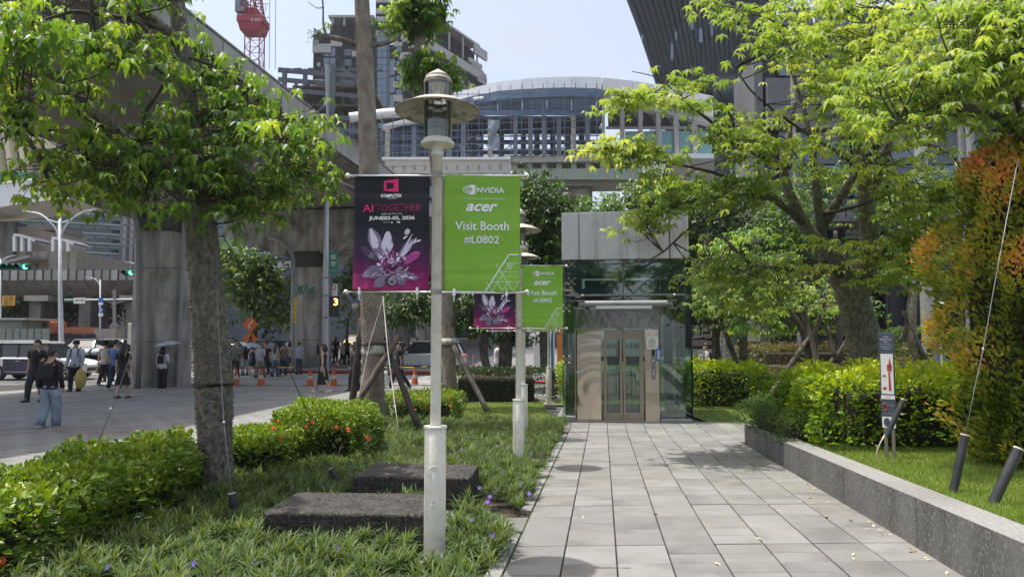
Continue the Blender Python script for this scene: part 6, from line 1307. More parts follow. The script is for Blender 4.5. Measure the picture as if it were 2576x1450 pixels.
for v in (215, 262, 300): front_box('floor_slab', fr, 735, 934, v, v + 5, yf + 1, 12, mat('brown_deck', (.13, .115, .085), .9, (.09, .08, .06), 1))
for u0, u1, v0, v1 in ((885, 935, 195, 235), (890, 936, 248, 285), (700, 830, 262, 285)): front_box('blue_netting', fr, u0, u1, v0, v1, yf + 9, .1, M_bluen)
for k in range(8): q = MB(); a = W(716 + k * 34, 176, yf); q.box(a, (.9, .4, .35)); q.build('beam_bracket', M_stl, fr, world=True)

# ---- curved white station with scaffolding
M_white = mat('white_cladding', (.80, .80, .79), .45, (.72, .72, .71), .4); M_ws = mat('white_wrap', (.88, .89, .90), .6, (.76, .79, .82), .8, .3, 4); M_scf = mat('scaffold_pipe', (.10, .15, .23), .5); M_colb = mat('blue_grey_column', (.17, .20, .24), .6, (.13, .155, .19), 2); M_floor = mat('dim_floor', (.08, .09, .105), .9); M_teal = mat('teal_glass', (.08, .22, .22), .08, spec=.9); M_beige = mat('beige_concrete', (.44, .42, .34), .85, (.36, .34, .28), 1.2); M_net = mat('green_mesh', (.27, .33, .27), .8, (.31, .37, .31), 2); M_yel = mat('yellow_strap', (.5, .36, .08), .7)
st = thing('curved_station', 'curved white-roofed station building under construction wrapped in scaffolding', 'station', (W(1380, 300, 70).x, 70, g(70)))
Ys = 70
top = [(1065, 262), (1140, 233), (1250, 206), (1350, 195), (1430, 193), (1500, 194), (1590, 203), (1700, 222), (1800, 243), (1880, 262)]
bot = [(1065, 285), (1140, 252), (1250, 229), (1350, 222), (1430, 220), (1500, 222), (1590, 243), (1700, 266), (1800, 290), (1880, 312)]
def interp(L, u):
    for (a, va), (b_, vb) in zip(L, L[1:]):
        if a <= u <= b_: return va + (vb - va) * (u - a) / (b_ - a)
    return L[-1][1] if u > L[-1][0] else L[0][1]
us = list(range(1065, 1505, 62)) + [1513] ; us2 = [1515, 1590, 1659, 1730, 1800, 1880]
def dep(u): return Ys + 4.0 * ((u - 1450) / 400.0) ** 2 * 1.6
def fasc(us_, m, nm, v0f, v1f, th=1.0, yo=0.0):
    for a, b_ in zip(us_, us_[1:]):
        P = []
        for u in (a + .8, b_ - .0):
            for v in (v1f(u), v0f(u)):
                p = W(u, v, dep(u) + yo); P.append(p)
        q = MB(); q.add([P[0], P[2], P[3], P[1]] + [p + Vector((0, th, 0)) for p in (P[0], P[2], P[3], P[1])], [(0, 1, 2, 3), (7, 6, 5, 4), (0, 1, 5, 4), (1, 2, 6, 5), (2, 3, 7, 6), (3, 0, 4, 7)]); q.build(nm, m, st, world=True)
fasc(us, M_ws, 'wrapped_roof_panel', lambda u: interp(top, u), lambda u: interp(bot, u))
fasc(us2, M_white, 'roof_panel', lambda u: interp(top, u), lambda u: interp(bot, u))
fasc(us2, mat('white_soffit', (.42, .42, .42), .6), 'roof_soffit', lambda u: interp(bot, u) + .6, lambda u: interp(bot, u) + 24, 1.2, .9)
q = MB()                                                # roof behind the edge
V = []
for u in [1065, 1140, 1250, 1350, 1430, 1513, 1590, 1700, 1800, 1880]:
    p = W(u, interp(top, u) + 2, dep(u) + 1); V += [p, p + Vector((0, 7, 0))]
q.add(V, [(2 * i, 2 * i + 2, 2 * i + 3, 2 * i + 1) for i in range(9)]); q.build('roof', M_white, st, world=True)
fasc(us, M_bluen, 'blue_netting', lambda u: interp(bot, u) + 2, lambda u: interp(bot, u) + 22, .1, -.4)
fasc(list(range(950, 1515, 70)) + [1513], mat('blue_board', (.07, .12, .19), .7), 'toe_board', lambda u: (310 - (u - 950) * .12 if u < 1250 else 274 + (abs(u - 1380) * .03)), lambda u: (323 - (u - 950) * .12 if u < 1250 else 289 + abs(u - 1380) * .03), .12, -1.3)
for u0, v0, u1, v1, r_ in ((880, 296, 1070, 282, 13), (960, 322, 1080, 300, 8), (1190, 250, 1400, 238, 5)):
    q = MB(); q.tube([W(u0, v0, Ys + 2), W((u0 + u1) / 2, (v0 + v1) / 2 - 4, Ys + 2), W(u1, v1, Ys + 2)], r_ * px(Ys), 12); q.build('white_roof_tube', M_white, st, world=True, smooth=True)
for k, u in enumerate((975, 1040, 1085, 1130, 1166, 1232, 1296, 1334, 1368, 1406, 1442, 1478)):
    v0 = 292 + max(0, 1300 - u) * .10; a = W(u, v0, Ys); b_ = W(u, 396 if u > 1280 else 425, Ys); q = MB(); q.box((a.x, Ys + (k % 2) * .5, (a.z + b_.z) / 2), (.45, .45, a.z - b_.z)); q.build('column', M_colb if k % 5 else M_beige, st, world=True)
for k, u in enumerate((1000, 1062, 1110, 1190, 1260, 1316, 1350, 1390, 1428, 1462)):
    a = W(u, 300, Ys + 9); b_ = W(u, 425, Ys + 9); q = MB(); q.box((a.x, Ys + 9, (a.z + b_.z) / 2), (.6, .6, a.z - b_.z)); q.build('column', M_floor, st, world=True)
for v in (326, 352, 378): front_box('floor_slab', st, 960, 1516, v, v + 4, Ys + 5, 1.2, M_floor)
front_box('back_wall', st, 955, 1130, 312, 428, Ys + 15, .4, M_floor); fasc(us, mat('blue_glazing', (.13, .18, .25), .2, (.20, .26, .33), .7, spec=.8), 'glazing_panel', lambda u: interp(bot, u) + 23, lambda u: max(interp(bot, u) + 24, 286 + max(0, 1250 - u) * .12), .1, 2.0)
front_box('ceiling_slab', st, 960, 1516, 292, 300, Ys + 2, 3.5, M_floor)
random.seed(21); q = MB()
u = 880
while u < 1516:                                         # scaffolding: uprights, ledgers, braces
    v0 = interp(bot, u) - 12 if u > 1065 else 290; q.bar(W(u, v0, Ys - 1.6), W(u, 398 if u > 1280 else 428, Ys - 1.6), .07); q.bar(W(u + 9, 300, Ys + 3), W(u + 9, 425, Ys + 3), .07); u += 27
for v in range(238, 420, 17):
    u0 = 880 if v > 300 else 1090 - (v - 238) * 2.0; q.bar(W(u0, v + (14 if v > 300 else 0), Ys - 1.6), W(1516, v - 4, Ys - 1.6), .055)
    if v > 295: q.bar(W(960, v + 6, Ys + 3), W(1516, v + 2, Ys + 3), .06); q.bar(W(980, v + 1, Ys + 7), W(1516, v, Ys + 7), .06)
for k in range(90):
    u = random.uniform(960, 1490); v = random.uniform(305, 400); q.bar(W(u, v, Ys + random.uniform(2, 8)), W(u + random.uniform(10, 40) * random.choice((-1, 1)), v + random.uniform(-18, 18), Ys + random.uniform(2, 8)), .06)
q.build('scaffold_pipes', M_scf, st, world=True, kind='stuff')
q = MB(); n = 8
V = [W(1228 + 28 * i / 3 - (j > 3) * 0 + (5 if j in (3, 4) else 0) * (1.5 - i) * .9, 302 + j * 9, Ys - 2 + .3 * math.sin(i * 2 + j)) for j in range(9) for i in range(4)]
q.add(V, [(j * 4 + i, j * 4 + i + 1, j * 4 + i + 5, j * 4 + i + 4) for j in range(8) for i in range(3)]); q.build('hanging_tarp', mat('pale_tarp', (.30, .35, .41), .8), st, world=True, smooth=True)
for k, u in enumerate((1518, 1566, 1612, 1657, 1703, 1750)):
    v0 = interp(bot, u) + 22; a = W(u, v0, Ys + 1); b_ = W(u, 398, Ys + 1); q = MB(); q.box((a.x, Ys + 1.5, (a.z + b_.z) / 2), (.42 if k else .3, .42, a.z - b_.z)); q.build('column', M_pipe if k else M_beige, st, world=True)
    if k: 
        front_box('glass_pane', st, u + 6, u + 40, 330, 398, Ys + 2, .1, M_teal); front_box('transom', st, u - 42, u - 4, 318, 324, Ys + 2.2, .2, M_pipe); q = MB(); q.bar(W(u, v0 + 28, Ys + 3), W(u - 30, v0 - 6, Ys + 10), .5); q.build('roof_strut', M_pipe, st, world=True)
front_box('dark_gallery', st, 1530, 1790, 268, 318, Ys + 9, .5, M_floor)
# platform edges below
for k in range(13):
    u0 = 972 + k * 24; v0 = 404 - k * .8; a = W(u0, v0, Ys - 2); b_ = W(u0 + 23.6, v0 - .8, Ys - 2); c2 = W(u0 + 23.6, 434, Ys - 1.2); d2 = W(u0, 436, Ys - 1.2); q = MB(); q.add([a, b_, c2, d2] + [p + Vector((0, .6, 0)) for p in (a, b_, c2, d2)], [(0, 1, 2, 3), (7, 6, 5, 4), (0, 1, 5, 4), (1, 2, 6, 5), (2, 3, 7, 6), (3, 0, 4, 7)]); q.build('white_edge_panel', M_white, st, world=True)
front_box('edge_coping', st, 960, 1284, 395, 401, Ys - 2.3, .5, M_white)
front_box('platform_beam', st, 1284, 1612, 393, 408, Ys - 1.5, 3, M_beige); front_box('platform_web', st, 1284, 1612, 408, 424, Ys - .2, 2, M_beige); 
for k in range(9): front_box('bracket', st, 1288 + k * 37, 1302 + k * 37, 408, 424, Ys - 1.2, 1.0, M_beige)
for k in range(5): front_box('green_mesh_panel', st, 1284 + k * 65.6, 1349 + k * 65.6, 424, 451, Ys - 1.4, .5, M_net)
for k in range(6): front_box('yellow_strap', st, 1302 + k * 56, 1304.5 + k * 56, 425, 450, Ys - 1.45, .04, M_yel)
front_box('lower_girder', st, 1284, 1612, 452, 466, Ys - .5, 3, M_beige); front_box('pier_head', st, 1378, 1490, 466, 520, Ys, 3, M_fasc); front_box('pier_plate', st, 1400, 1478, 474, 494, Ys - .12, .1, M_pier)
q = MB(); a = W(1430, 500, Ys); q.box((a.x, Ys + 1.5, (a.z + g(70)) / 2), (2.6, 2.6, a.z - g(70))); q.build('support_pier', M_fasc, st, world=True)
front_box('wall_panel', st, 1614, 1680, 386, 470, Ys - 1, 3, M_white); front_box('floor_edge', st, 1612, 1960, 386, 398, Ys - 1, 12, M_white)
for u in (1010, 1200): q = MB(); a = W(u, 436, Ys + 1); q.box((a.x, Ys + 2, (a.z + g(70)) / 2), (1.6, 1.6, a.z - g(70))); q.build('support_pier', M_fasc, st, world=True)
# ---- leaning dark finned tower
M_fin = mat('dark_fin', (.06, .07, .088), .6, (.045, .054, .07), .3, spec=.2); M_dg = mat('dark_curtain_glass', (.006, .012, .02), .15, spec=.35)
Yt = 100; tw = thing('finned_tower', 'huge dark tower leaning outwards with slanting vertical fins at the upper right', 'building', (W(1750, 200, Yt).x, Yt, g(90)))
def tp(k, f): u = (1572 + k * 18 - .1 * k * k) * (1 - f) + (1662 + k * 10.4) * f; v = -90 + 318 * f; yy = Yt - 9 * (1 - f) + .02 * (k - 10) ** 2 + 1; return W(1572 + (u - 1572) - 24 * (1 - f) ** 2 * (1 if True else 0), v, yy)
q = MB(); V = []; 
for k in range(0, 27):
    for j in range(7): V.append(tp(k, j / 6) + Vector((0, .9, 0)))
q.add(V, [(k * 7 + j, (k + 1) * 7 + j, (k + 1) * 7 + j + 1, k * 7 + j + 1) for k in range(26) for j in range(6)]); q.build('glass_wall', M_dg, tw, world=True, smooth=True)
for k in range(27):
    q = MB(); V = []; 
    for j in range(9):
        p = tp(k, j / 8); w_ = .27; V += [p + Vector((-w_, 0, 0)), p + Vector((w_, 0, 0)), p + Vector((w_, .85, 0)), p + Vector((-w_, .85, 0))]
    q.add(V, [(4 * j + i, 4 * j + (i + 1) % 4, 4 * j + 4 + (i + 1) % 4, 4 * j + 4 + i) for j in range(8) for i in range(4)] + [(3, 2, 1, 0), (32, 33, 34, 35)]); q.build('fin', M_fin, tw, world=True)
front_box('tower_base', tw, 1672, 1950, 205, 420, Yt + 2, 12, M_dg, base=g(90))
q = MB()
for k, (u, v, w_, h_) in enumerate(((1615, 95, 4, 14), (1690, 130, 5, 40), (1740, 60, 6, 30), (1762, 90, 8, 34), (1700, 90, 5, 20), (1790, 70, 5, 40))): p = W(u, v, Yt - 8); q.box(p, (w_ * px(Yt), .1, h_ * px(Yt)))
q.build('blue_glass_strips', M_winb, tw, world=True)  # flat strips of lighter blue window glass, without any glow
# ---- exhibition hall at the right, behind the trees
M_gp = mat('grey_cladding_panel', (.15, .148, .155), .6, (.12, .118, .125), .5); M_wcol = mat('grey_column', (.26, .26, .26), .5, (.2, .2, .2), 1.5); M_sil = mat('silver_louvre', (.28, .29, .31), .5)
Yh = 40; eh = thing('exhibition_hall', 'large grey panelled building with dark glazing and white columns behind the lime tree', 'building', (W(2250, 800, Yh).x, Yh, g(Yh)))
front_box('core_wall', eh, 1905, 3000, 60, 880, Yh + 3.4, 10, M_dg, base=g(40)); front_box('wall_end', eh, 1895, 1935, 150, 880, Yh + 3, 4, M_gp, base=g(40))
for k in range(14):
    for r_, (v0, v1) in enumerate(((196, 262), (264, 322), (500, 545))): front_box('cladding_panel', eh, 1930 + k * 66, 1994 + k * 66, v0 - (k * 2.0 if r_ == 0 else 0), v1, Yh + 2.6 - r_ * .05, .4, M_gp)
for k in range(9):
    for v0, v1 in ((20, 110), (114, 190), (330, 412), (416, 494)): front_box('window_pane', eh, 1960 + k * 92, 2046 + k * 92, v0, v1, Yh + 3.0, .2, M_winb if (k * 7 + v0) % 3 == 0 else M_win)
for k in range(22): front_box('parapet_post', eh, 1830 + k * 30, 1835 + k * 30, 205 - k * 7.5, 248 - k * 6.8, Yh + 12, .5, M_sil)
q = MB(); q.bar(W(1815, 212, Yh + 12), W(2500, 40, Yh + 12), .25); q.build('parapet_rail', M_sil, eh, world=True)
for v in range(552, 600, 8): front_box('louvre', eh, 2130, 2310, v, v + 5, Yh + 2.2, .3, M_sil)
for k in range(4): front_box('dark_glass_panel', eh, 2230 + k * 62, 2290 + k * 62, 600, 830, Yh + 2.2, .3, M_dg)
for k in range(8): front_box('mullion', eh, 2226 + k * 62, 2231 + k * 62, 560, 862, Yh + 1.9, .3, M_frame)
for u, w_, yy in ((2308, 30, 34), (2428, 20, 36), (2405, 14, 39), (2160, 12, 39), (1990, 10, 39), (2575, 22, 36)):
    a = W(u, 100 if u != 2308 else 215, yy); q = MB(); q.tube([(a.x, yy, g(yy)), (a.x, yy, g(yy) + 4), (a.x, yy, a.z)], w_ * px(yy) / 2, 22); q.build('round_column', M_wcol if u != 2308 else mat('brushed_round_column', (.34, .32, .29), .4, (.42, .40, .37), 6, stretch=(3, 3, .1), metal=.3), eh, world=True, smooth=False)
for txt, u0, u1 in (('B', 2322, 2334), ('O', 2336.5, 2350.5), ('S', 2363, 2376)):
    me = text_mesh(txt, (u1 - u0) * px(Yh + 1.5), 15.5 * px(Yh + 1.5), bold=.035); link('sign_letter', me, mat('sign_letter', (.6, .7, .66), .5, emit=((.55, .75, .68, 1), .5)), eh, loc=Vector(W((u0 + u1) / 2, 755, Yh + 1.8)) - eh.location)
front_box('canopy_ledge', eh, 1900, 2700, 545, 556, Yh - .5, 3, M_gp)

# ---- left background
yb = 95; cb = thing('office_block', 'teal glass office block with white floor bands behind the double street lamp', 'building', (W(220, 700, yb).x, yb, g(90)))
M_tg = mat('teal_dark_glass', (.02, .05, .065), .1, spec=.8); M_band = mat('pale_teal_band', (.17, .235, .24), .5, (.14, .2, .205), 1.2); M_line = mat('white_floor_line', (.5, .52, .53), .5)
def slant_box(par, nm, u0, v0, u1, v1, h_, Y, d, m):
    a = W(u0, v0, Y); b_ = W(u1, v1, Y); hh = h_ * px(Y); q = MB(); q.add([a, b_, b_ - Vector((0, 0, hh)), a - Vector((0, 0, hh))] + [p + Vector((0, d, 0)) for p in (a, b_, b_ - Vector((0, 0, hh)), a - Vector((0, 0, hh)))], [(0, 1, 2, 3), (7, 6, 5, 4), (0, 1, 5, 4), (1, 2, 6, 5), (2, 3, 7, 6), (3, 0, 4, 7)]); return q.build(nm, m, par, world=True)
a = W(50, 505, yb); b_ = W(304, 540, yb); q = MB(); q.prism([(W(-60, 1, yb).x, yb), (W(304, 1, yb).x, yb), (W(304, 1, yb).x, yb + 20), (W(-60, 1, yb).x, yb + 20)], g(90), W(1, 505, yb).z); q.build('core', M_tg, cb, world=True)
for k in range(9):
    v0 = 505 + k * 24.0; slant_box(cb, 'floor_line', 40, v0 - 2, 304, v0 + 12, 2.4, yb - .5, .5, M_line)
    for j in range(8): slant_box(cb, 'spandrel_panel', 42 + j * 33, v0 + 1.5 + j * 1.7, 73 + j * 33, v0 + 3.2 + j * 1.7, 10.5, yb - .15, .2, M_band)
sf = thing('scaffolded_building', 'grey building wrapped in scaffold netting right of the teal office block', 'building', (W(330, 700, 90).x, 90, g(90)))
front_box('wall', sf, 305, 356, 500, 690, 90, 10, mat('grey_netting', (.14, .17, .19), .9, (.19, .22, .24), 1.5), base=g(90)); front_box('blue_netting', sf, 303, 357, 622, 690, 89.6, .2, M_bluen)
for v in range(510, 620, 18): front_box('ledger', sf, 303, 358, v, v + 2, 89.3, .15, M_pipe)
for u in (312, 330, 348): front_box('upright', sf, u, u + 1.6, 500, 690, 89.3, .15, M_pipe)
sf2 = thing('scaffolded_building', 'low netted structure with a white curved rail between the two piers', 'building', (W(640, 660, 80).x, 80, g(80)))
front_box('wall', sf2, 530, 900, 555, 690, 82, 8, mat('blue_grey_netting', (.08, .10, .125), .9, (.12, .145, .17), 1.2), base=g(80)); front_box('blue_netting', sf2, 546, 590, 515, 625, 81, .2, M_bluen); front_box('blue_netting', sf2, 640, 740, 625, 650, 81.5, .2, M_bluen)
for v in (570, 592, 612, 655): front_box('ledger', sf2, 545, 800, v, v + 3, 81, .2, M_colb)
q = MB(); q.tube([W(640, 575, 79), W(690, 582, 79), W(722, 598, 79), W(738, 625, 79)], .22, 8); q.build('white_curved_rail', M_white, sf2, world=True, smooth=True)
for k in range(16): front_box('rail_panel', sf2, 560 + k * 11.5, 570 + k * 11.5, 658, 672, 78.5, .15, M_wpan)
# yellow ribbed building top left
yr = 90; yb_ = thing('ribbed_building', 'glass building with slanting cream ribs at the left edge under the deck', 'building', (W(50, 400, yr).x, yr, g(90)))
front_box('core', yb_, -80, 118, 318, 470, yr, 12, mat('pale_blue_glass', (.10, .16, .19), .12, spec=.8)); 
for v in (340, 372, 404, 432): front_box('floor_band', yb_, -80, 116, v, v + 10, yr - .3, .3, M_wpan)
for k in range(5):
    u = -20 + k * 34; q = MB(); q.bar(W(u, 300, yr - 1.5), W(u + 26, 455, yr - 2.0), 1.0, .7); q.build('cream_rib', mat('cream_rib', (.55, .49, .33), .7), yb_, world=True)
front_box('green_glass_rail', yb_, -80, 112, 432, 456, yr - 2.6, .1, mat('green_rail_glass', (.07, .22, .12), .3))
# white footbridge sweeping across
fb = thing('footbridge', 'sleek white curved footbridge in the left background', 'footbridge', (W(100, 500, 75).x, 75, g(75)))
ft = [(-80, 486), (0, 462), (80, 453), (160, 449), (250, 462), (340, 490)]; fm = [(-80, 545), (0, 521), (80, 508), (160, 500), (250, 499), (340, 512)]; fbm = [(-80, 585), (0, 556), (80, 547), (160, 541), (250, 531), (340, 525)]
M_wsof = mat('cream_soffit', (.50, .47, .40), .6)
for a in range(-80, 340, 22):
    b2_ = min(a + 21.6, 340)
    for L0, L1_, m_, yo, nm in ((ft, fm, M_white, 0, 'side_panel'), (fm, fbm, M_wsof, .8, 'soffit_panel')):
        P = [W(a, interp(L0, a), 72), W(b2_, interp(L0, b2_), 72), W(b2_, interp(L1_, b2_), 72 + (5 if yo else 0)), W(a, interp(L1_, a), 72 + (5 if yo else 0))]; q = MB(); q.add(P + [p + Vector((0, .4, 0)) for p in P], [(0, 1, 2, 3), (7, 6, 5, 4), (0, 1, 5, 4), (1, 2, 6, 5), (2, 3, 7, 6), (3, 0, 4, 7)]); q.build(nm, m_, fb, world=True)
q = MB(); q.tube([W(u, interp(ft, u) - 1, 72) for u in range(-80, 341, 30)], .12, 8); q.build('coping', M_white, fb, world=True)
q = MB(); a = W(30, 560, 76); q.box((a.x, 76, (a.z + g(76)) / 2), (2, 2, a.z - g(76))); q.build('pillar', M_fasc, fb, world=True)
# beige station entrance, low
yl = 74; lb = thing('beige_building', 'low beige tiled building with white curved canopies below the footbridge', 'building', (W(90, 650, yl).x, yl, g(74)))
M_bt = mat('beige_tile_wall', (.33, .29, .245), .85, (.29, .255, .215), 1.5)
front_box('wall', lb, 80, 187, 632, 760, yl, 10, M_bt, base=g(74)); front_box('wall', lb, -60, 60, 570, 760, yl + 1.5, 10, M_bt, base=g(74)); front_box('wall', lb, 60, 136, 578, 640, yl + 6, 6, M_bt); front_box('upper_slab', lb, 55, 130, 566, 578, yl + 5, 6, mat('grimy_slab', (.16, .15, .14), .9)); front_box('dark_recess', lb, 84, 118, 592, 620, yl + 5.8, .3, M_floor); front_box('small_window', lb, 88, 97, 663, 671, yl - .05, .1, M_floor); front_box('dark_recess', lb, 30, 72, 650, 670, yl + 1.4, .2, M_floor)
for u in (92, 118, 144, 170): front_box('pilaster', lb, u, u + 1.4, 634, 700, yl - .04, .05, mat('tile_joint', (.2, .175, .15), .9))
for v in (648, 664, 680): front_box('tile_course', lb, 81, 186, v, v + .9, yl - .03, .04, mat('tile_joint', (.2, .175, .15), .9))
for u0, v0 in ((33, 588), (130, 596)):
    q = MB(); P = [W(u0 + 54 * k / 6, v0 + 16 * (k / 6) ** 2 - 1, yl - .5) for k in range(7)]; V = []
    for p in P: V += [p, p + Vector((0, 3, 0)), p + Vector((0, 3, -.25)), p + Vector((0, 0, -.25))]
    q.add(V, [(4 * k + i, 4 * k + (i + 1) % 4, 4 * k + 4 + (i + 1) % 4, 4 * k + 4 + i) for k in range(6) for i in range(4)]); q.build('curved_canopy', M_white, lb, world=True)
    for k in range(3): a = W(u0 + 4 + k * 19, v0 + 6 + k * 3, yl - .4); b_ = W(u0 + 4 + k * 19, 632, yl - .4); q = MB(); q.bar(a, b_, .28); q.build('canopy_post', M_white, lb, world=True)
slant_box(lb, 'slanting_roof', -40, 668, 73, 640, 7, yl - 3, 3, M_pipe)
# far viaduct
yv = 64; va = thing('far_viaduct', 'low grey viaduct with glass noise panels crossing the left background', 'viaduct', (W(170, 720, yv).x, yv, g(64)))
q = MB(); x0_, x1_, z0_, z1_ = bx3(-120, 352, 703, 742, yv); q.add([(x0_, yv, z1_), (x1_, yv, z1_), (x1_, yv + .8, z1_ - .7), (x1_, yv + 2, z0_), (x0_, yv + 2, z0_), (x0_, yv + .8, z1_ - .7), (x0_, yv + 10, z1_), (x1_, yv + 10, z1_), (x1_, yv + 10, z0_), (x0_, yv + 10, z0_)], [(0, 1, 2, 5), (5, 2, 3, 4), (0, 6, 7, 1), (4, 3, 8, 9)]); q.build('girder', M_fasc, va, world=True)
for k in range(20): front_box('noise_panel', va, -60 + k * 21, -41.5 + k * 21, 679 + (0 if k < 8 else 0), 704, yv, .15, M_wpan if k % 3 == 1 else mat('clear_noise_panel', (.25, .24, .22), .5)); front_box('panel_post', va, -61.5 + k * 21, -60.3 + k * 21, 677, 705, yv - .1, .2, M_parj)
for u in (75, 200, 318): front_box('viaduct_pier', va, u, u + 22, 742, 900, yv + 2, 3, M_fasc, base=g(64))
front_box('pier_head', va, 60, 120, 742, 756, yv + 1.2, 4, M_beige); front_box('pier_head', va, 300, 345, 742, 752, yv + 1.2, 4, M_beige)
# dark hoarding and shed far left
hd_ = thing('dark_hoarding', 'long black site hoarding behind the cars', 'hoarding', (W(250, 840, 78).x, 78, g(78)))
for k in range(8): front_box('hoarding_panel', hd_, 190 + k * 21, 210.6 + k * 21, 792, 872, 86, .3, mat('black_hoarding', (.012, .016, .016), .8), base=g(86))
for k in range(6): front_box('upper_panel', hd_, 228 + k * 17, 243 + k * 17, 762, 792, 88, .3, M_wpan if k % 2 else M_bt)
sh = thing('site_shed', 'grey-green corrugated site fence and shed at the left edge', 'shed', (W(50, 840, 56).x, 56, g(56)))
for k in range(9): front_box('corrugated_sheet', sh, -40 + k * 18, -22.3 + k * 18, 826, 872, 56, .12, mat('grey_green_sheet', (.24, .25, .21), .7, (.2, .21, .18), 2), base=g(56))
front_box('shed_wall', sh, -40, 55, 803, 828, 57, 3, mat('grey_green_sheet', (0, 0, 0))); front_box('shed_roof', sh, -42, 64, 799, 804, 56.6, 4, M_wpan)
bh = thing('truck_crane', 'orange truck crane with a long flat boom parked behind the sheet fence', 'truck', (W(180, 850, 60).x, 60, g(60)))
M_or = mat('faded_orange', (.42, .13, .05), .6, (.3, .1, .05), 2); front_box('boom', bh, 118, 235, 822, 838, 60, 1, M_or); front_box('boom_tip', bh, 235, 290, 826, 850, 60, 1.2, M_bt); front_box('cab', bh, 100, 130, 808, 840, 59.5, 2, M_or, .1); front_box('cab_window', bh, 104, 118, 812, 822, 59.4, .1, M_win); front_box('chassis', bh, 100, 240, 840, 852, 60, 2, M_frame)
for u in (115, 140, 200, 222): q = MB(); a = W(u, 856, 59.6); q.cyl(a, a + Vector((0, .4, 0)), .45, 14); q.build('wheel', M_blk, bh, world=True)
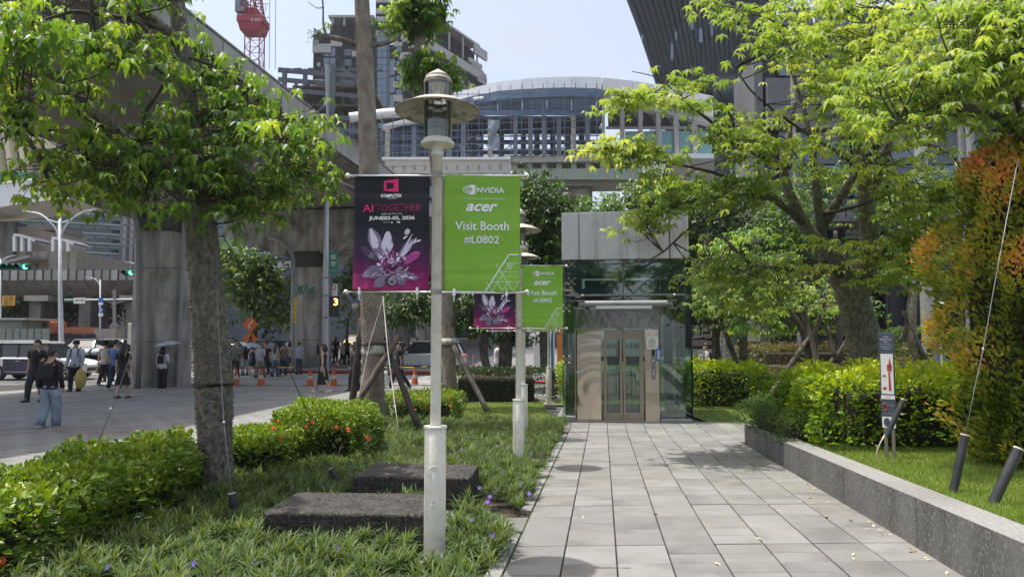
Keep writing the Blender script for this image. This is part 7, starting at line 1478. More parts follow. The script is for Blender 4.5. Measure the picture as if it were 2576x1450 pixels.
# ================================================================== VEHICLES
M_cwhite = mat('white_car_paint', (.72, .72, .72), .22, spec=.6); M_csilver = mat('silver_car_paint', (.42, .44, .45), .28, metal=.55); M_cblack = mat('black_car_paint', (.02, .02, .024), .2, spec=.7); M_cgrey = mat('grey_car_paint', (.10, .10, .11), .25, metal=.4); M_cyel = mat('taxi_yellow', (.62, .38, .02), .3)
M_cglass = mat('car_glass', (.02, .026, .03), .06, spec=.9); M_tyre = mat('tyre_rubber', (.018, .018, .018), .85); M_rim = mat('alloy_rim', (.45, .45, .46), .3, metal=.8); M_redl = mat('tail_light', (.35, .01, .015), .2, emit=((.6, .02, .02, 1), .25)); M_headl = mat('head_light', (.75, .77, .8), .1); M_plate = mat('number_plate', (.7, .7, .68), .5)
def car(label, pos, rz, paint, kind='sedan', L=4.5, group='cars on the street beyond the crosswalk', taxi=False, parts=True, decal=False):
    t = thing('car', label, 'car', pos, rz, group); w = 1.8; H = {'sedan': 1.45, 'suv': 1.66, 'van': 1.9}[kind]; bz = .9 if kind == 'sedan' else 1.0; l = L / 2
    prof = [(-l + .05, .32), (-l, .62), (-l + .06, bz - .02), (-l + .5, bz + .03), (l - 1.15, bz), (l - .35, bz - .16), (l - .03, bz - .34), (l, .45), (l - .08, .28)]
    q = MB(); q.ext([(x, 0, z) for x, z in prof], (0, 1, 0), -w / 2, w / 2); q.build('body', paint, t, bevel=.07, seg=3)
    if kind == 'sedan': gh = [(-l + .55, bz), (-l + 1.15, H - .04), (-l + 1.5, H), (l - 1.95, H), (l - 1.6, H - .05), (l - .98, bz - .02)]
    elif kind == 'suv': gh = [(-l + .12, bz), (-l + .42, H - .06), (-l + .75, H), (l - 2.0, H), (l - 1.7, H - .06), (l - 1.02, bz - .02)]
    else: gh = [(-l + .06, bz), (-l + .15, H - .05), (-l + .3, H), (l - 1.2, H), (l - .95, H - .08), (l - .45, bz - .05)]
    n = len(gh); V = []
    for s in (-1, 1):
        for x, z in gh: k = (z - bz) / (H - bz); V.append((x, s * (w / 2 - .06 - .14 * max(0, k)), z))
    q = MB(); q.add(V, [tuple(range(n - 1, -1, -1)), tuple(range(n, 2 * n))] + [(i, (i + 1) % n, n + (i + 1) % n, n + i) for i in range(n)]); q.build('windows', M_cglass, t, bevel=.03)
    q = MB(); rw = w - .36; x0_, x1_ = gh[1][0], gh[-2][0]; q.box(((x0_ + x1_) / 2, 0, H - .005), (x1_ - x0_ + .05, rw, .07)); q.build('roof', paint, t, bevel=.03)
    for s in (-1, 1):
        q = MB(); yb0 = s * (w / 2 - .05); yt0 = s * (w / 2 - .19)
        q.bar((gh[-1][0], yb0, gh[-1][1]), (gh[-2][0], yt0, gh[-2][1]), .09, .05); q.bar((gh[0][0], yb0, gh[0][1]), (gh[1][0], yt0, gh[1][1]), .16, .06)
        q.bar(((x0_ + x1_) / 2 + .05, yb0, bz), ((x0_ + x1_) / 2, yt0, H), .07, .05); q.bar((x0_ - .1, yt0, H - .02), (x1_ + .1, yt0, H - .02), .07, .06)
        if kind != 'sedan': q.bar((x0_ + .55, yb0, bz), (x0_ + .45, yt0, H), .12, .05)
        q.build('pillars', M_frame if kind == 'suv' else paint, t)
        m_ = MB(); m_.box((gh[-1][0] - .35, s * (w / 2 + .09), bz + .08), (.16, .2, .13)); m_.build('mirror', paint, t, bevel=.03)
        for x in (-l + .82, l - .86):
            q = MB(); q.cyl((x, s * (w / 2 - .2), .34), (x, s * (w / 2 + .005), .34), .37, 20); q.build('wheel_arch', M_frame, t)
            q = MB(); q.tube([(x, s * (w / 2 - .2), .33), (x, s * (w / 2 - .03), .33), (x, s * (w / 2 + .015), .33)], [.33, .33, .30], 22); wh = q.build('wheel', M_tyre, t)
            q = MB(); q.cyl((x, s * (w / 2), .33), (x, s * (w / 2 + .02), .33), .05, 10)
            for k in range(5): a_ = k * 2 * math.pi / 5 + .3; q.bar((x, s * (w / 2 + .018), .33), (x + .22 * math.cos(a_), s * (w / 2 + .018), .33 + .22 * math.sin(a_)), .06, .02, up=Vector((0, 1, 0)))
            P = [(x + .225 * math.cos(2 * math.pi * k / 20), s * (w / 2 + .014), .33 + .225 * math.sin(2 * math.pi * k / 20)) for k in range(21)]; q.tube(P, .016, 5, cap=False); q.build('rim', M_rim, wh)
        q = MB(); q.box((-l + .05, s * .62, bz - .14), (.14, .42, .15)); q.build('tail_light', M_redl, t, bevel=.02)
        q = MB(); q.box((l - .16, s * .62, bz - .32), (.22, .38, .12)); q.build('headlight', M_headl, t, bevel=.02)
        q = MB()
        for x in (-.75, .3, 1.15): q.box((x - .1, s * (w / 2 + .001), .66), (.012, .006, .5))
        q.build('door_seam', M_frame, t); q = MB(); q.box((0, s * (w / 2 + .002), .3), (L - 1.9, .02, .1)); q.build('sill', M_frame, t)
        q = MB(); q.box((-.55, s * (w / 2 + .012), bz - .15), (.16, .02, .025)); q.box((.5, s * (w / 2 + .012), bz - .15), (.16, .02, .025)); q.build('door_handle', paint, t)
        if decal and s == decal:
            q = MB(); q.box((-.25, s * (w / 2 + .004), .66), (1.9, .006, .56)); d_ = q.build('door_wrap', mat('purple_wrap', (.07, .055, .11), .4, (.03, .03, .05), 1.5), t)
            q = MB(); yy = s * (w / 2 + .009); P = [(.2 + .17 * math.cos(a_ / 10 * 2 * math.pi), yy, .78 + .15 * math.sin(a_ / 10 * 2 * math.pi)) for a_ in range(10)]; q.add(P, [tuple(range(10))]); q.add([(-.15, yy, .39), (.6, yy, .39), (.45, yy, .58), (0, yy, .58)], [(0, 1, 2, 3)]); q.build('printed_figure', mat('warm_print', (.30, .19, .15), .5), d_)
    q = MB(); q.box((-l - .005, 0, .62), (.02, .42, .16)); q.build('number_plate', M_plate, t); q = MB(); q.box((l - .0, 0, .45), (.03, 1.0, .16)); q.box((-l + .0, 0, .36), (.03, 1.3, .12)); q.build('grille', M_frame, t)
    if kind != 'sedan':
        for s in (-1, 1): q = MB(); q.bar((x0_ + .1, s * .66, H + .07), (x1_ - .1, s * .66, H + .07), .04); q.build('roof_rail', M_rim, t)
    if taxi: q = MB(); q.box((0, 0, H + .1), (.18, .5, .14)); q.build('roof_sign', M_plate, t)
    return t
def cg(u, v, Y): p = W(u, v, Y); p.z = g(Y); return p
car('white sports utility car with a purple printed door at the left edge', cg(105, 940, 33.0), 0.06, M_cwhite, 'suv', 4.6, decal=-1)
car('white saloon seen from behind near the double street lamp', cg(345, 920, 41.5), R(100), M_cwhite, 'sedan', 4.6)
car('white high-roofed car behind the black umbrella', cg(452, 905, 45.5), R(12), M_cwhite, 'suv', 4.5)
car('white car partly hidden behind the left edge car', cg(78, 905, 46.5), R(3), M_cwhite, 'suv', 4.8)
car('dark car at the far left edge below the site fence', cg(4, 880, 53), R(4), M_cblack, 'sedan')
car('silver car facing the crosswalk left of the double street lamp', cg(222, 885, 54), R(-82), M_csilver, 'sedan')
car('silver car facing the crosswalk right of the double street lamp', cg(290, 885, 54.5), R(-80), M_csilver, 'sedan')
car('dark car high up the far street before the black hoarding', cg(378, 862, 75), R(8), M_cblack, 'suv', 4.5)
car('silver sports utility car passing behind the brown trunk', cg(1070, 930, 41.0), R(176), M_csilver, 'suv', 4.6)
car('grey car with a lit rear window between the pedestrians', cg(694, 905, 47), R(92), M_cgrey, 'suv', 4.4)
car('yellow taxi far behind the lady in the long black dress', cg(905, 880, 62), R(86), M_cyel, 'sedan', taxi=True)
car('white car waiting beyond the crosswalk between the thorny trunk and the second pier', cg(760, 900, 50), R(4), M_cwhite, 'sedan')
car('small white car far behind the crossing left of the white street lamp', cg(60, 880, 60), R(5), M_cwhite, 'sedan')
car('dark parked car behind the orange road works signs', cg(560, 880, 58), R(10), M_cblack, 'sedan')

# ================================================================== PEOPLE
def skin_mesh(name, verts, edges, rad, m, parent, root=0, sub=1):
    me = bpy.data.meshes.new(name); me.from_pydata([tuple(v) for v in verts], edges, []); o = link(name, me, m, parent)
    md = o.modifiers.new('skin', 'SKIN'); md.use_smooth_shade = True
    sv = me.skin_vertices[0].data if me.skin_vertices else None
    if sv is None:
        b = bmesh.new(); b.from_mesh(me); b.verts.layers.skin.verify(); b.to_mesh(me); b.free(); sv = me.skin_vertices[0].data
    for i, r in enumerate(rad): sv[i].radius = r if isinstance(r, tuple) else (r, r); sv[i].use_root = (i == root)
    md2 = o.modifiers.new('s', 'SUBSURF'); md2.levels = md2.render_levels = sub; return o
M_sk = [mat('skin_light', (.48, .30, .22), .55), mat('skin_tan', (.34, .20, .14), .55)]; M_hair = mat('black_hair', (.012, .010, .009), .45, spec=.6); M_hairb = mat('brown_hair', (.06, .03, .02), .45, spec=.6)
_cl = {}
def cloth_mat(col):
    k = tuple(round(x, 3) for x in col[:3])
    if k not in _cl: _cl[k] = mat('cloth_%d' % len(_cl), k, .85, tuple(x * .72 for x in k), 5, .3, 9)
    return _cl[k]
def person(label, u, foot, head, facing=0, top=(.02, .02, .022), bottom=(.02, .02, .022), shoe=(.02, .02, .02), sleeve='short', legs='trousers', stride=.14, arms=(.05, .05), hair='short', backpack=None, umbrella=None, cap=None, tone=0, bag=None, elbow=(0, 0), Yo=None, female=False, H=None, lean=0.0, Wd=1.0):
    gp = G(u, foot) if Yo is None else cg(u, foot, Yo); Y = gp.y; H = H or (foot - head) * px(Y); H = max(1.5, min(1.85, H))
    t = thing('person', label, 'person', (gp.x, gp.y, g(gp.y)), R(facing), 'people walking across the plaza and the crosswalk'); s = H; sk = M_sk[tone]; sw = (.098 if female else .112) * Wd
    # joints: facing -Y
    J = {}; st = stride; hip = .52
    def P(x, y, z): return Vector((x * s, (y - lean * max(0, z - .5)) * s, z * s))
    V, Ed, Rd = [], [], []
    def add(p, r, pr=None):
        V.append(p); Rd.append(tuple(k * s for k in r) if isinstance(r, tuple) else (r * s, r * s)); i = len(V) - 1
        if pr is not None: Ed.append((pr, i))
        return i
    pel = add(P(0, 0, hip + .01), (.078 * Wd, .058)); wa = add(P(0, 0, .61), (.066 * Wd, .052), pel); ch = add(P(0, .002, .72), (.082 * Wd, .06), wa); sh = add(P(0, .004, .795), (.07 * Wd, .048), ch); nk = add(P(0, 0, .845), .030, sh); jw = add(P(0, -.010, .878), (.038, .044), nk); hd = add(P(0, -.002, .93), (.046, .055), jw); tp_ = add(P(0, .004, .972), (.034, .040), hd)
    ns = add(P(0, -.066, .905), .008, jw)
    leg = {}
    for sd, ph in ((-1, 1), (1, -1)):
        kx = .052 * sd; fy = -st * ph
        h = add(P(kx, 0, hip - .02), .060, pel); kn = add(P(kx, fy * .5 - (.03 if st > .02 else 0), .285), .040, h); lift = .02 if (ph < 0 and st > .05) else 0
        an = add(P(kx, fy + (.03 if lift else 0), .05 + lift), .024, kn); hl = add(P(kx, fy + .012 + (.03 if lift else 0), .022 + lift), .022, an); to = add(P(kx * 1.15, fy - .085, .014), (.026, .014), an); leg[sd] = (h, kn, an, hl, to)
    arm = {}
    for k, sd in enumerate((-1, 1)):
        sw_ = arms[k]; el_ = elbow[k]; a = add(P(sw * sd, .004, .80), .032, sh); e = add(P((sw + .022) * sd, .01 + sw_ * .35, .635), .024, a)
        wy = P((sw + .024) * sd, .0 + sw_ - .03, .495) if not el_ else P((sw + .01) * sd, -.10 * el_, .635 + .06 * el_)
        w_ = add(wy, .017, e); d = (V[w_] - V[e]).normalized(); pm_ = add(V[w_] + d * .028 * s, (.022, .012), w_); side = d.cross(Vector((1, 0, 0))); side = side.normalized() if side.length > .1 else Vector((0, 1, 0))
        for f in range(4):
            o_ = side * ((f - 1.5) * .009 * s); m1 = add(V[w_] + d * .050 * s + o_, .0055, pm_); add(V[w_] + d * (.072 - abs(f - 1.4) * .005) * s + o_ * 1.1 - Vector((0, .004 * s, 0)), .0042, m1)
        add(V[w_] + d * .040 * s + side * .026 * s, .0055, w_); arm[sd] = (a, e, w_, pm_)
    for sd in (-1, 1): add(P(.050 * sd, .008, .918), (.006, .012), hd)
    skin_mesh('body', V, Ed, Rd, sk, t, pel)
    tm = cloth_mat(top); bm_ = cloth_mat(bottom)
    def loft(q, rings, x0=0.0):
        n = 20; V2 = []
        for z, rx, ry in rings:
            for j in range(n): a_ = 2 * math.pi * j / n; f = 1 + .02 * math.sin(a_ * 5 + z * 40); V2.append(P(x0 + rx * f * Wd * math.cos(a_), ry * f * math.sin(a_), z))
        q.add(V2, [(i * n + j, i * n + (j + 1) % n, (i + 1) * n + (j + 1) % n, (i + 1) * n + j) for i in range(len(rings) - 1) for j in range(n)])
    q = MB(); k_ = .92 if female else 1.0; hem = .56 if legs == 'culottes' else (.49 if sleeve != 'none' else .53)
    loft(q, [(hem, .100 * k_, .075), (.56 if hem < .55 else .58, .094 * k_, .071), (.61, .086 * k_, .067), (.68, .095 * k_, .074), (.745, .106 * k_, .074), (.785, .104 * k_, .062), (.815, .078 * k_, .048), (.840, .038, .038)])
    for sd in (-1, 1):
        a, e, w_, pm_ = arm[sd]
        if sleeve == 'none': continue
        pts_ = [V[a] - Vector((sw * sd * s * .35, 0, -.004 * s)), V[a], V[a].lerp(V[e], .55)] + ([V[e], V[w_].lerp(V[e], .08)] if sleeve == 'long' else []); q.tube(pts_, [.040 * s, .043 * s, .038 * s] + ([.034 * s, .026 * s] if sleeve == 'long' else []), 10, noise=.04)
    q.build('shirt', tm, t, smooth=True, fix=False)
    if legs in ('trousers', 'wide', 'shorts'):
        q = MB(); loft(q, [(.44, .080, .060), (.48, .096 * k_, .073), (.52, .096 * k_, .074), (.57, .088 * k_, .068), (.595, .084 * k_, .064)]); rr = {'trousers': (.064, .052, .037), 'wide': (.066, .058, .052), 'shorts': (.066, .058, .055)}[legs]
        for sd in (-1, 1):
            h, kn, an, hl, to = leg[sd]; top_ = V[h] + Vector((-.004 * sd * s, 0, -.005 * s)); pts_ = [top_, V[h].lerp(V[kn], .5), V[kn]] if legs != 'shorts' else [top_, V[h].lerp(V[kn], .45), V[h].lerp(V[kn], .75)]; rs = [rr[0] * s, (rr[0] + rr[1]) / 2 * s, rr[1] * s]
            if legs != 'shorts': pts_ += [V[kn].lerp(V[an], .6), V[an] + Vector((0, 0, -.016 * s))]; rs += [(rr[1] + 2 * rr[2]) / 3 * s, rr[2] * s]
            q.tube(pts_, rs, 12, noise=.03)
        q.build('trousers' if legs != 'shorts' else 'shorts', bm_, t, smooth=True, fix=False)
    elif legs in ('skirt', 'dress', 'culottes'):
        z1_ = {'skirt': .20, 'dress': .17, 'culottes': .26}[legs]; q = MB(); pr = [(.115, z1_ * 1), (.112, .30), (.10, .42), (.085, .52), (.068, .60)]; n = 28; V2 = []
        for r, z in pr:
            for j in range(n): a_ = 2 * math.pi * j / n; rr = r * (1 + (.10 * math.sin(a_ * 7) if z < .45 else 0)); V2.append(P(rr * 1.0 * math.cos(a_) * (1.15 if z < .4 else 1), rr * math.sin(a_) * (.85 + st * 2.2 * max(0, .5 - z)), z))
        q.add(V2, [(i * n + j, i * n + (j + 1) % n, (i + 1) * n + (j + 1) % n, (i + 1) * n + j) for i in range(len(pr) - 1) for j in range(n)]); q.build('skirt', bm_, t, smooth=True)
    for sd in (-1, 1):
        h, kn, an, hl, to = leg[sd]; q = MB(); a_ = V[hl]; b_ = V[to]; q.tube([a_ + Vector((0, .02 * s, .004 * s)), a_.lerp(b_, .4) + Vector((0, 0, .008 * s)), b_ + Vector((0, -.012 * s, .004 * s))], [.030 * s, .036 * s, .026 * s], 10); q.build('shoe', cloth_mat(shoe), t, smooth=True)
    # hair
    hm = M_hair if hair != 'brown' else M_hairb; q = MB(); hc = V[hd]
    n = 16
    for i in range(7):
        pass
    prof = []
    q.sphere(hc + Vector((0, .008 * s, .018 * s)), .060 * s, 14, 10, (.92, 1.02, 1.0))
    hm_o = q.build('hair', hm, t, smooth=True)
    # cut the face free: push the front lower half of the cap back into the head
    for v in hm_o.data.vertices:
        if v.co.y - hc.y < -.012 * s and v.co.z - hc.z < .028 * s: v.co.y = hc.y + .0 * s; v.co.x = hc.x + (v.co.x - hc.x) * .8
    if hair in ('long', 'brown', 'bob'):
        q = MB(); lz = {'long': .70, 'brown': .72, 'bob': .83}[hair]; q.tube([P(0, .022, .95), P(0, .034, .90), P(0, .046, .84), P(0, .060, lz)], [(.055) * s, .056 * s, .050 * s, .030 * s], 12); hl_ = q.build('long_hair', hm, t, smooth=True)
        for v in hl_.data.vertices: v.co.x *= 1.12
    elif hair == 'bun': q = MB(); q.sphere(P(0, .055, .925), .028 * s, 10, 8); q.build('hair_bun', hm, t, smooth=True)
    for sd in (-1, 1): q = MB(); q.sphere(V[hd] + Vector((.018 * sd * s, -.050 * s, -.006 * s)), .0055 * s, 6, 5); q.build('eye', M_blk, t)
    q = MB(); q.box(V[jw] + Vector((0, -.040 * s, .002 * s)), (.022 * s, .010 * s, .004 * s)); q.build('mouth', mat('lip', (.25, .08, .07), .6), t)
    if backpack:
        q = MB(); c_ = P(0, .105, .70); q.box(c_, (.15 * s, .075 * s, .20 * s)); bp = q.build('backpack', cloth_mat(backpack), t, bevel=.03 * s, seg=3)
        q = MB(); q.box(P(0, .148, .67), (.11 * s, .02 * s, .09 * s)); q.build('pocket', cloth_mat(backpack), bp, bevel=.012 * s)
        for sd in (-1, 1): q = MB(); q.tube([P(.055 * sd, .085, .80), P(.062 * sd, .03, .85), P(.062 * sd, -.055, .80), P(.07 * sd, -.065, .70), P(.075 * sd, .05, .62)], .011 * s, 6); q.build('strap', cloth_mat(backpack), bp)
    if cap: q = MB(); q.sphere(hc + Vector((0, 0, .026 * s)), .063 * s, 12, 8, (1, 1, .8)); q.box(hc + Vector((0, -.07 * s, .02 * s)), (.07 * s, .06 * s, .008 * s)); q.build('cap', cloth_mat(cap), t, smooth=False)
    if bag: q = MB(); sd = 1; a = V[arm[sd][3]]; q.box(a - Vector((0, 0, .12 * s)), (.05 * s, .13 * s, .13 * s)); q.bar(a, a - Vector((0, .05 * s, .07 * s)), .008); q.bar(a, a - Vector((0, -.05 * s, .07 * s)), .008); q.build('handbag', cloth_mat(bag), t, bevel=.01)
    t['_hand'] = 0
    del t['_hand']
    return t, s, (V[arm[-1][3]], V[arm[1][3]])
def umbrella(label, par, hand, col, r, tilt=(0, 0), h=.62, group=None, edge=None, facing=0):
    """top-level umbrella held in a hand"""
    th, s, hands = par; base = th.location + rotz(hands[hand], th.rotation_euler.z); t = thing('umbrella', label, 'umbrella', base, group=group); t.rotation_euler = (tilt[0], tilt[1], 0)
    q = MB(); q.cyl((0, 0, -.08), (0, 0, h), .008, 6); q.build('shaft', M_pipe, t); q = MB(); n = 8; V = [(0, 0, h + .02)]
    for k, (rr, zz) in enumerate(((.35, -.03), (.7, -.10), (1.0, -.21))):
        for j in range(n * 2): a_ = math.pi * j / n; f = 1 if j % 2 == 0 else (.93 - .02 * k); V.append((r * rr * f * math.cos(a_), r * rr * f * math.sin(a_), h + .02 + zz * r * 1.5 + (.02 * rr if j % 2 else 0)))
    m_ = n * 2; Fc = [(0, 1 + j, 1 + (j + 1) % m_) for j in range(m_)] + [(1 + k * m_ + j, 1 + k * m_ + (j + 1) % m_, 1 + (k + 1) * m_ + (j + 1) % m_, 1 + (k + 1) * m_ + j) for k in range(2) for j in range(m_)]
    Fc = [tuple(reversed(f)) for f in Fc]; q.add(V, Fc); cm = leafmat('umbrella_cloth_%s' % label[:6].replace(' ', '_'), [(0, col), (1, col)], rough=.6, trans=.3 if sum(col[:3]) > .5 else .02, tcol=(1, 1, 1, 1)); o = q.build('canopy', cm, t, smooth=False, fix=False)
    for j in range(n): a_ = 2 * math.pi * j / n; q = MB(); q.bar((0, 0, h), (r * math.cos(a_), r * math.sin(a_), h - .21 * r * 1.5 + .01), .006); q.build('rib', M_pipe, t)
    return t
BLKc = (.018, .018, .021); NAVY = (.02, .025, .05)
person('woman in black sweater and light blue jeans with a small black backpack, walking away', 122, 1078, 877, 182, BLKc, (.26, .32, .40), (.6, .6, .58), 'long', 'wide', .06, (-.02, .06), 'bun', backpack=(.02, .02, .024), female=True)
person('man in a black polo shirt and dark trousers walking towards the camera', 87, 1012, 854, -6, BLKc, (.03, .034, .045), (.02, .02, .02), 'short', 'trousers', .10, (.02, -.08), 'short', elbow=(0, .2))
person('woman with short brown hair half hidden behind the man in the black polo', 115, 991, 866, 0, (.05, .03, .025), (.2, .2, .2), (.5, .5, .5), 'short', 'trousers', .06, (.02, -.02), 'brown', female=True)
pw = person('man in a white shirt, black face mask and hat carrying a big yellow bag', 187, 986, 856, 4, (.55, .57, .66), (.022, .022, .026), (.04, .04, .04), 'long', 'trousers', .05, (-.06, -.02), 'short', cap=(.03, .02, .035), backpack=NAVY)
b_ = pw[0].location + rotz(pw[2][1], pw[0].rotation_euler.z); q = MB(); q.sphere((0, 0, -.38), .20, 14, 10, (.95, .7, 1.75)); q.tube([(0, 0, -.12), (0, 0, .0)], [.06, .02], 8); o = q.build('shopping_bag', mat('yellow_bag', (.40, .29, .06), .35, (.52, .42, .15), 6, .6, 10), None, loc=b_, smooth=True); tag(o, 'bulging yellow plastic bag hanging from the masked man\'s hand', 'bag')
p5 = person('person in a pale top and black trousers under the big black umbrella', 262, 971, 858, 175, (.55, .5, .46), BLKc, (.6, .6, .6), 'short', 'trousers', .10, (.0, .05), 'short', elbow=(.8, 0), bag=(.5, .36, .22))
umbrella('big black umbrella with a red inner edge tilted behind the man in blue', p5, 0, (.015, .014, .015), .74, (-.35, .1), .55)
person('man in a blue shirt and dark jeans walking away', 287, 982, 854, 170, (.10, .22, .46), (.03, .04, .07), (.7, .75, .7), 'short', 'trousers', .08, (.06, -.05), 'short')
person('woman in a black crop top, black culottes and white socks walking away', 307, 1003, 865, 176, BLKc, BLKc, (.06, .06, .065), 'short', 'culottes', .06, (-.08, .03), 'long', female=True)
person('man in a yellow polo shirt and brown trousers walking past the pier', 346, 972, 863, 105, (.46, .44, .20), (.09, .07, .065), (.4, .36, .33), 'short', 'trousers', .13, (.1, -.08), 'short')
person('person in lilac hat behind the man in yellow', 352, 962, 848, 90, (.16, .13, .2), (.1, .09, .09), (.4, .4, .4), 'short', 'trousers', .05, cap=(.18, .13, .22))
p9 = person('woman in a white shirt with a black backpack standing by the pier', 407, 979, 872, 178, (.62, .63, .64), BLKc, (.6, .6, .6), 'long', 'wide', .0, (.0, .0), 'bob', backpack=BLKc, female=True, elbow=(.9, 0))
umbrella('pale blue-white umbrella held by the woman at the pier', p9, 0, (.55, .62, .70), .50, (0.05, -.12), .66)
person('man in an open beige jacket and grey shirt walking towards the camera', 590, 955, 855, 4, (.19, .19, .16), (.03, .03, .03), (.6, .6, .58), 'long', 'trousers', .09, (-.04, .04), 'short', elbow=(0, .6))
person('woman with long black hair in a black top and pale jeans', 616, 943, 865, 175, BLKc, (.30, .33, .36), (.03, .03, .04), 'short', 'trousers', .05, (.0, .05), 'long', female=True)
p12 = person('girl in a navy vest dress under the light blue umbrella', 634, 945, 872, 176, (.025, .03, .07), (.025, .03, .07), (.4, .4, .4), 'none', 'shorts', .06, (.0, .04), 'short', female=True, elbow=(0, .9))
umbrella('light blue umbrella among the people on the crosswalk', p12, 1, (.38, .58, .72), .48, (.12, .12), .58)
person('woman in a black top and pale overshirt with khaki trousers striding forward', 654, 949, 863, -8, (.40, .44, .46), (.22, .19, .14), (.06, .05, .07), 'long', 'wide', .12, (.05, -.05), 'long', female=True, elbow=(0, .7))
person('woman with very long brown hair and blue jeans walking away', 691, 946, 868, 172, (.40, .42, .40), (.10, .14, .19), (.03, .03, .03), 'none', 'wide', .08, (.0, .03), 'brown', female=True)
person('person in a checked shirt and dark blue jeans walking away', 711, 945, 861, 178, (.17, .14, .13), (.035, .05, .085), (.3, .3, .3), 'long', 'trousers', .08, (.0, .03), 'short', tone=1)
person('man in a light blue shirt and navy trousers seen from behind', 751, 941, 860, 180, (.34, .40, .52), (.05, .06, .09), (.03, .03, .03), 'short', 'trousers', .03, (.02, .02), 'short', backpack=None)
person('woman in a pink top and long black skirt', 768, 930, 864, 170, (.50, .36, .38), BLKc, (.05, .05, .05), 'short', 'skirt', .03, (.0, .04), 'bob', female=True)
person('woman with long black hair in a black jacket and pale trousers', 792, 932, 853, 150, (.03, .03, .032), (.36, .37, .35), (.1, .1, .1), 'long', 'wide', .10, (.02, -.02), 'long', female=True)
person('tall man in black behind the man in the light blue shirt', 748, 922, 846, 176, BLKc, BLKc, BLKc, 'short', 'trousers', .02)
person('boy in a white shirt beside the second pier', 806, 925, 856, 190, (.55, .55, .54), (.05, .05, .05), BLKc, 'short', 'trousers', .02)
person('lady in a long sleeveless black dress and white flat shoes walking left', 811, 987, 865, -92, BLKc, BLKc, (.7, .68, .64), 'none', 'dress', .155, (-.04, .05), 'bob', female=True)
person('man in a grey shirt with dark trousers walking under the trees', 859, 917, 856, 110, (.27, .25, .25), BLKc, BLKc, 'long', 'trousers', .08, (.02, -.02), 'short', cap=(.55, .5, .42))
person('man in a white cap and pale vest seen from behind', 897, 915, 842, 190, (.34, .33, .36), (.08, .09, .1), BLKc, 'short', 'trousers', .03, cap=(.5, .48, .42), backpack=(.2, .18, .17))
person('person in black among the crowd beyond the second pier', 843, 912, 846, 185, BLKc, BLKc, BLKc, 'long', 'trousers', .03, hair='long')
person('woman in a dark jacket leaning forward behind the charred log', 891, 984, 866, -60, (.06, .06, .065), BLKc, (.03, .02, .03), 'long', 'wide', .06, (-.05, .0), 'bob', female=True, lean=.12, elbow=(.3, 0))
person('man in a black t-shirt and sunglasses striding left past the silver car', 1004, 978, 860, -88, (.022, .023, .03), (.02, .02, .026), (.6, .6, .6), 'short', 'trousers', .20, (.05, .09), 'short')
person('man in black standing beyond the silver car', 1010, 922, 840, 150, BLKc, BLKc, BLKc, 'short', 'trousers', .02)
person('person in dark clothes waiting under the trees beyond the silver car', 1051, 916, 846, 100, BLKc, BLKc, BLKc, 'short', 'trousers', .02, hair='long')
person('person half hidden by the log stub beyond the silver car', 968, 918, 842, 160, (.05, .045, .05), BLKc, BLKc, 'short', 'trousers', .02)
person('man in a white t-shirt and dark cap looking at his hands left of the lift', 1250, 968, 857, -150 + 180 + 70, (.66, .64, .68), (.10, .11, .11), (.3, .3, .3), 'short', 'trousers', .02, (.0, .0), 'short', cap=(.03, .03, .035), elbow=(.6, .8))
person('young man in a grey jacket with a dark backpack walking left behind the golden hedge', 1777, 985, 864, -92, (.33, .33, .34), (.36, .32, .25), (.3, .3, .3), 'long', 'trousers', .10, (.05, -.10), 'short', backpack=BLKc)
crowd = [(602, 940, 864, (.03, .03, .03), (.2, .22, .26), 'short', 'woman in black holding her bag behind the man in the beige jacket', 'long'), (668, 941, 862, (.02, .02, .025), (.02, .02, .02), 'short', 'person in black just right of the woman in khaki', 'short'),
 (728, 934, 858, (.42, .30, .26), (.05, .05, .07), 'short', 'person in a peach top left of the second goose-neck lamp', 'bob'), (781, 926, 858, (.5, .5, .52), (.04, .05, .08), 'short', 'person in a pale shirt between the skirted woman and the black jacket', 'short'),
 (826, 918, 852, (.03, .03, .035), (.06, .06, .07), 'long', 'person in black leaning near the second pier', 'short'), (872, 914, 850, (.05, .05, .06), (.02, .02, .02), 'short', 'second person in black under the trees right of the white pole', 'long'),
 (910, 918, 852, (.45, .45, .48), (.03, .03, .04), 'short', 'person in a white top glimpsed left of the brown trunk', 'short'), (575, 938, 862, (.1, .03, .03), (.03, .03, .03), 'short', 'person in dark red beside the thorny trunk', 'short'),
 (272, 960, 862, (.03, .03, .03), (.03, .03, .03), 'short', 'person in black walking behind the blue shirt', 'long'), (330, 958, 864, (.35, .33, .3), (.05, .05, .06), 'short', 'person in a cream top between the black skirt and the yellow shirt', 'short')]
for u, ft_, hd2, tc_, bc_, sl_, lab, hr_ in crowd: person(lab, u, ft_, hd2, random.choice((170, 185, 160, -20)), tc_, bc_, BLKc, sl_, 'trousers', .06, hair=hr_, female=hr_ != 'short')
for i, (u, col, lab) in enumerate(((1900, (.45, .12, .12), 'seated person in a red top beyond the clipped hedge'), (1938, (.10, .12, .2), 'seated person in dark blue beyond the clipped hedge'), (1965, (.12, .09, .08), 'seated person in brown beyond the clipped hedge'))):
    person(lab, u, 900, 835, 60 * (-1) ** i, col, BLKc, BLKc, 'short', 'trousers', .01, Yo=47.0, H=1.65)

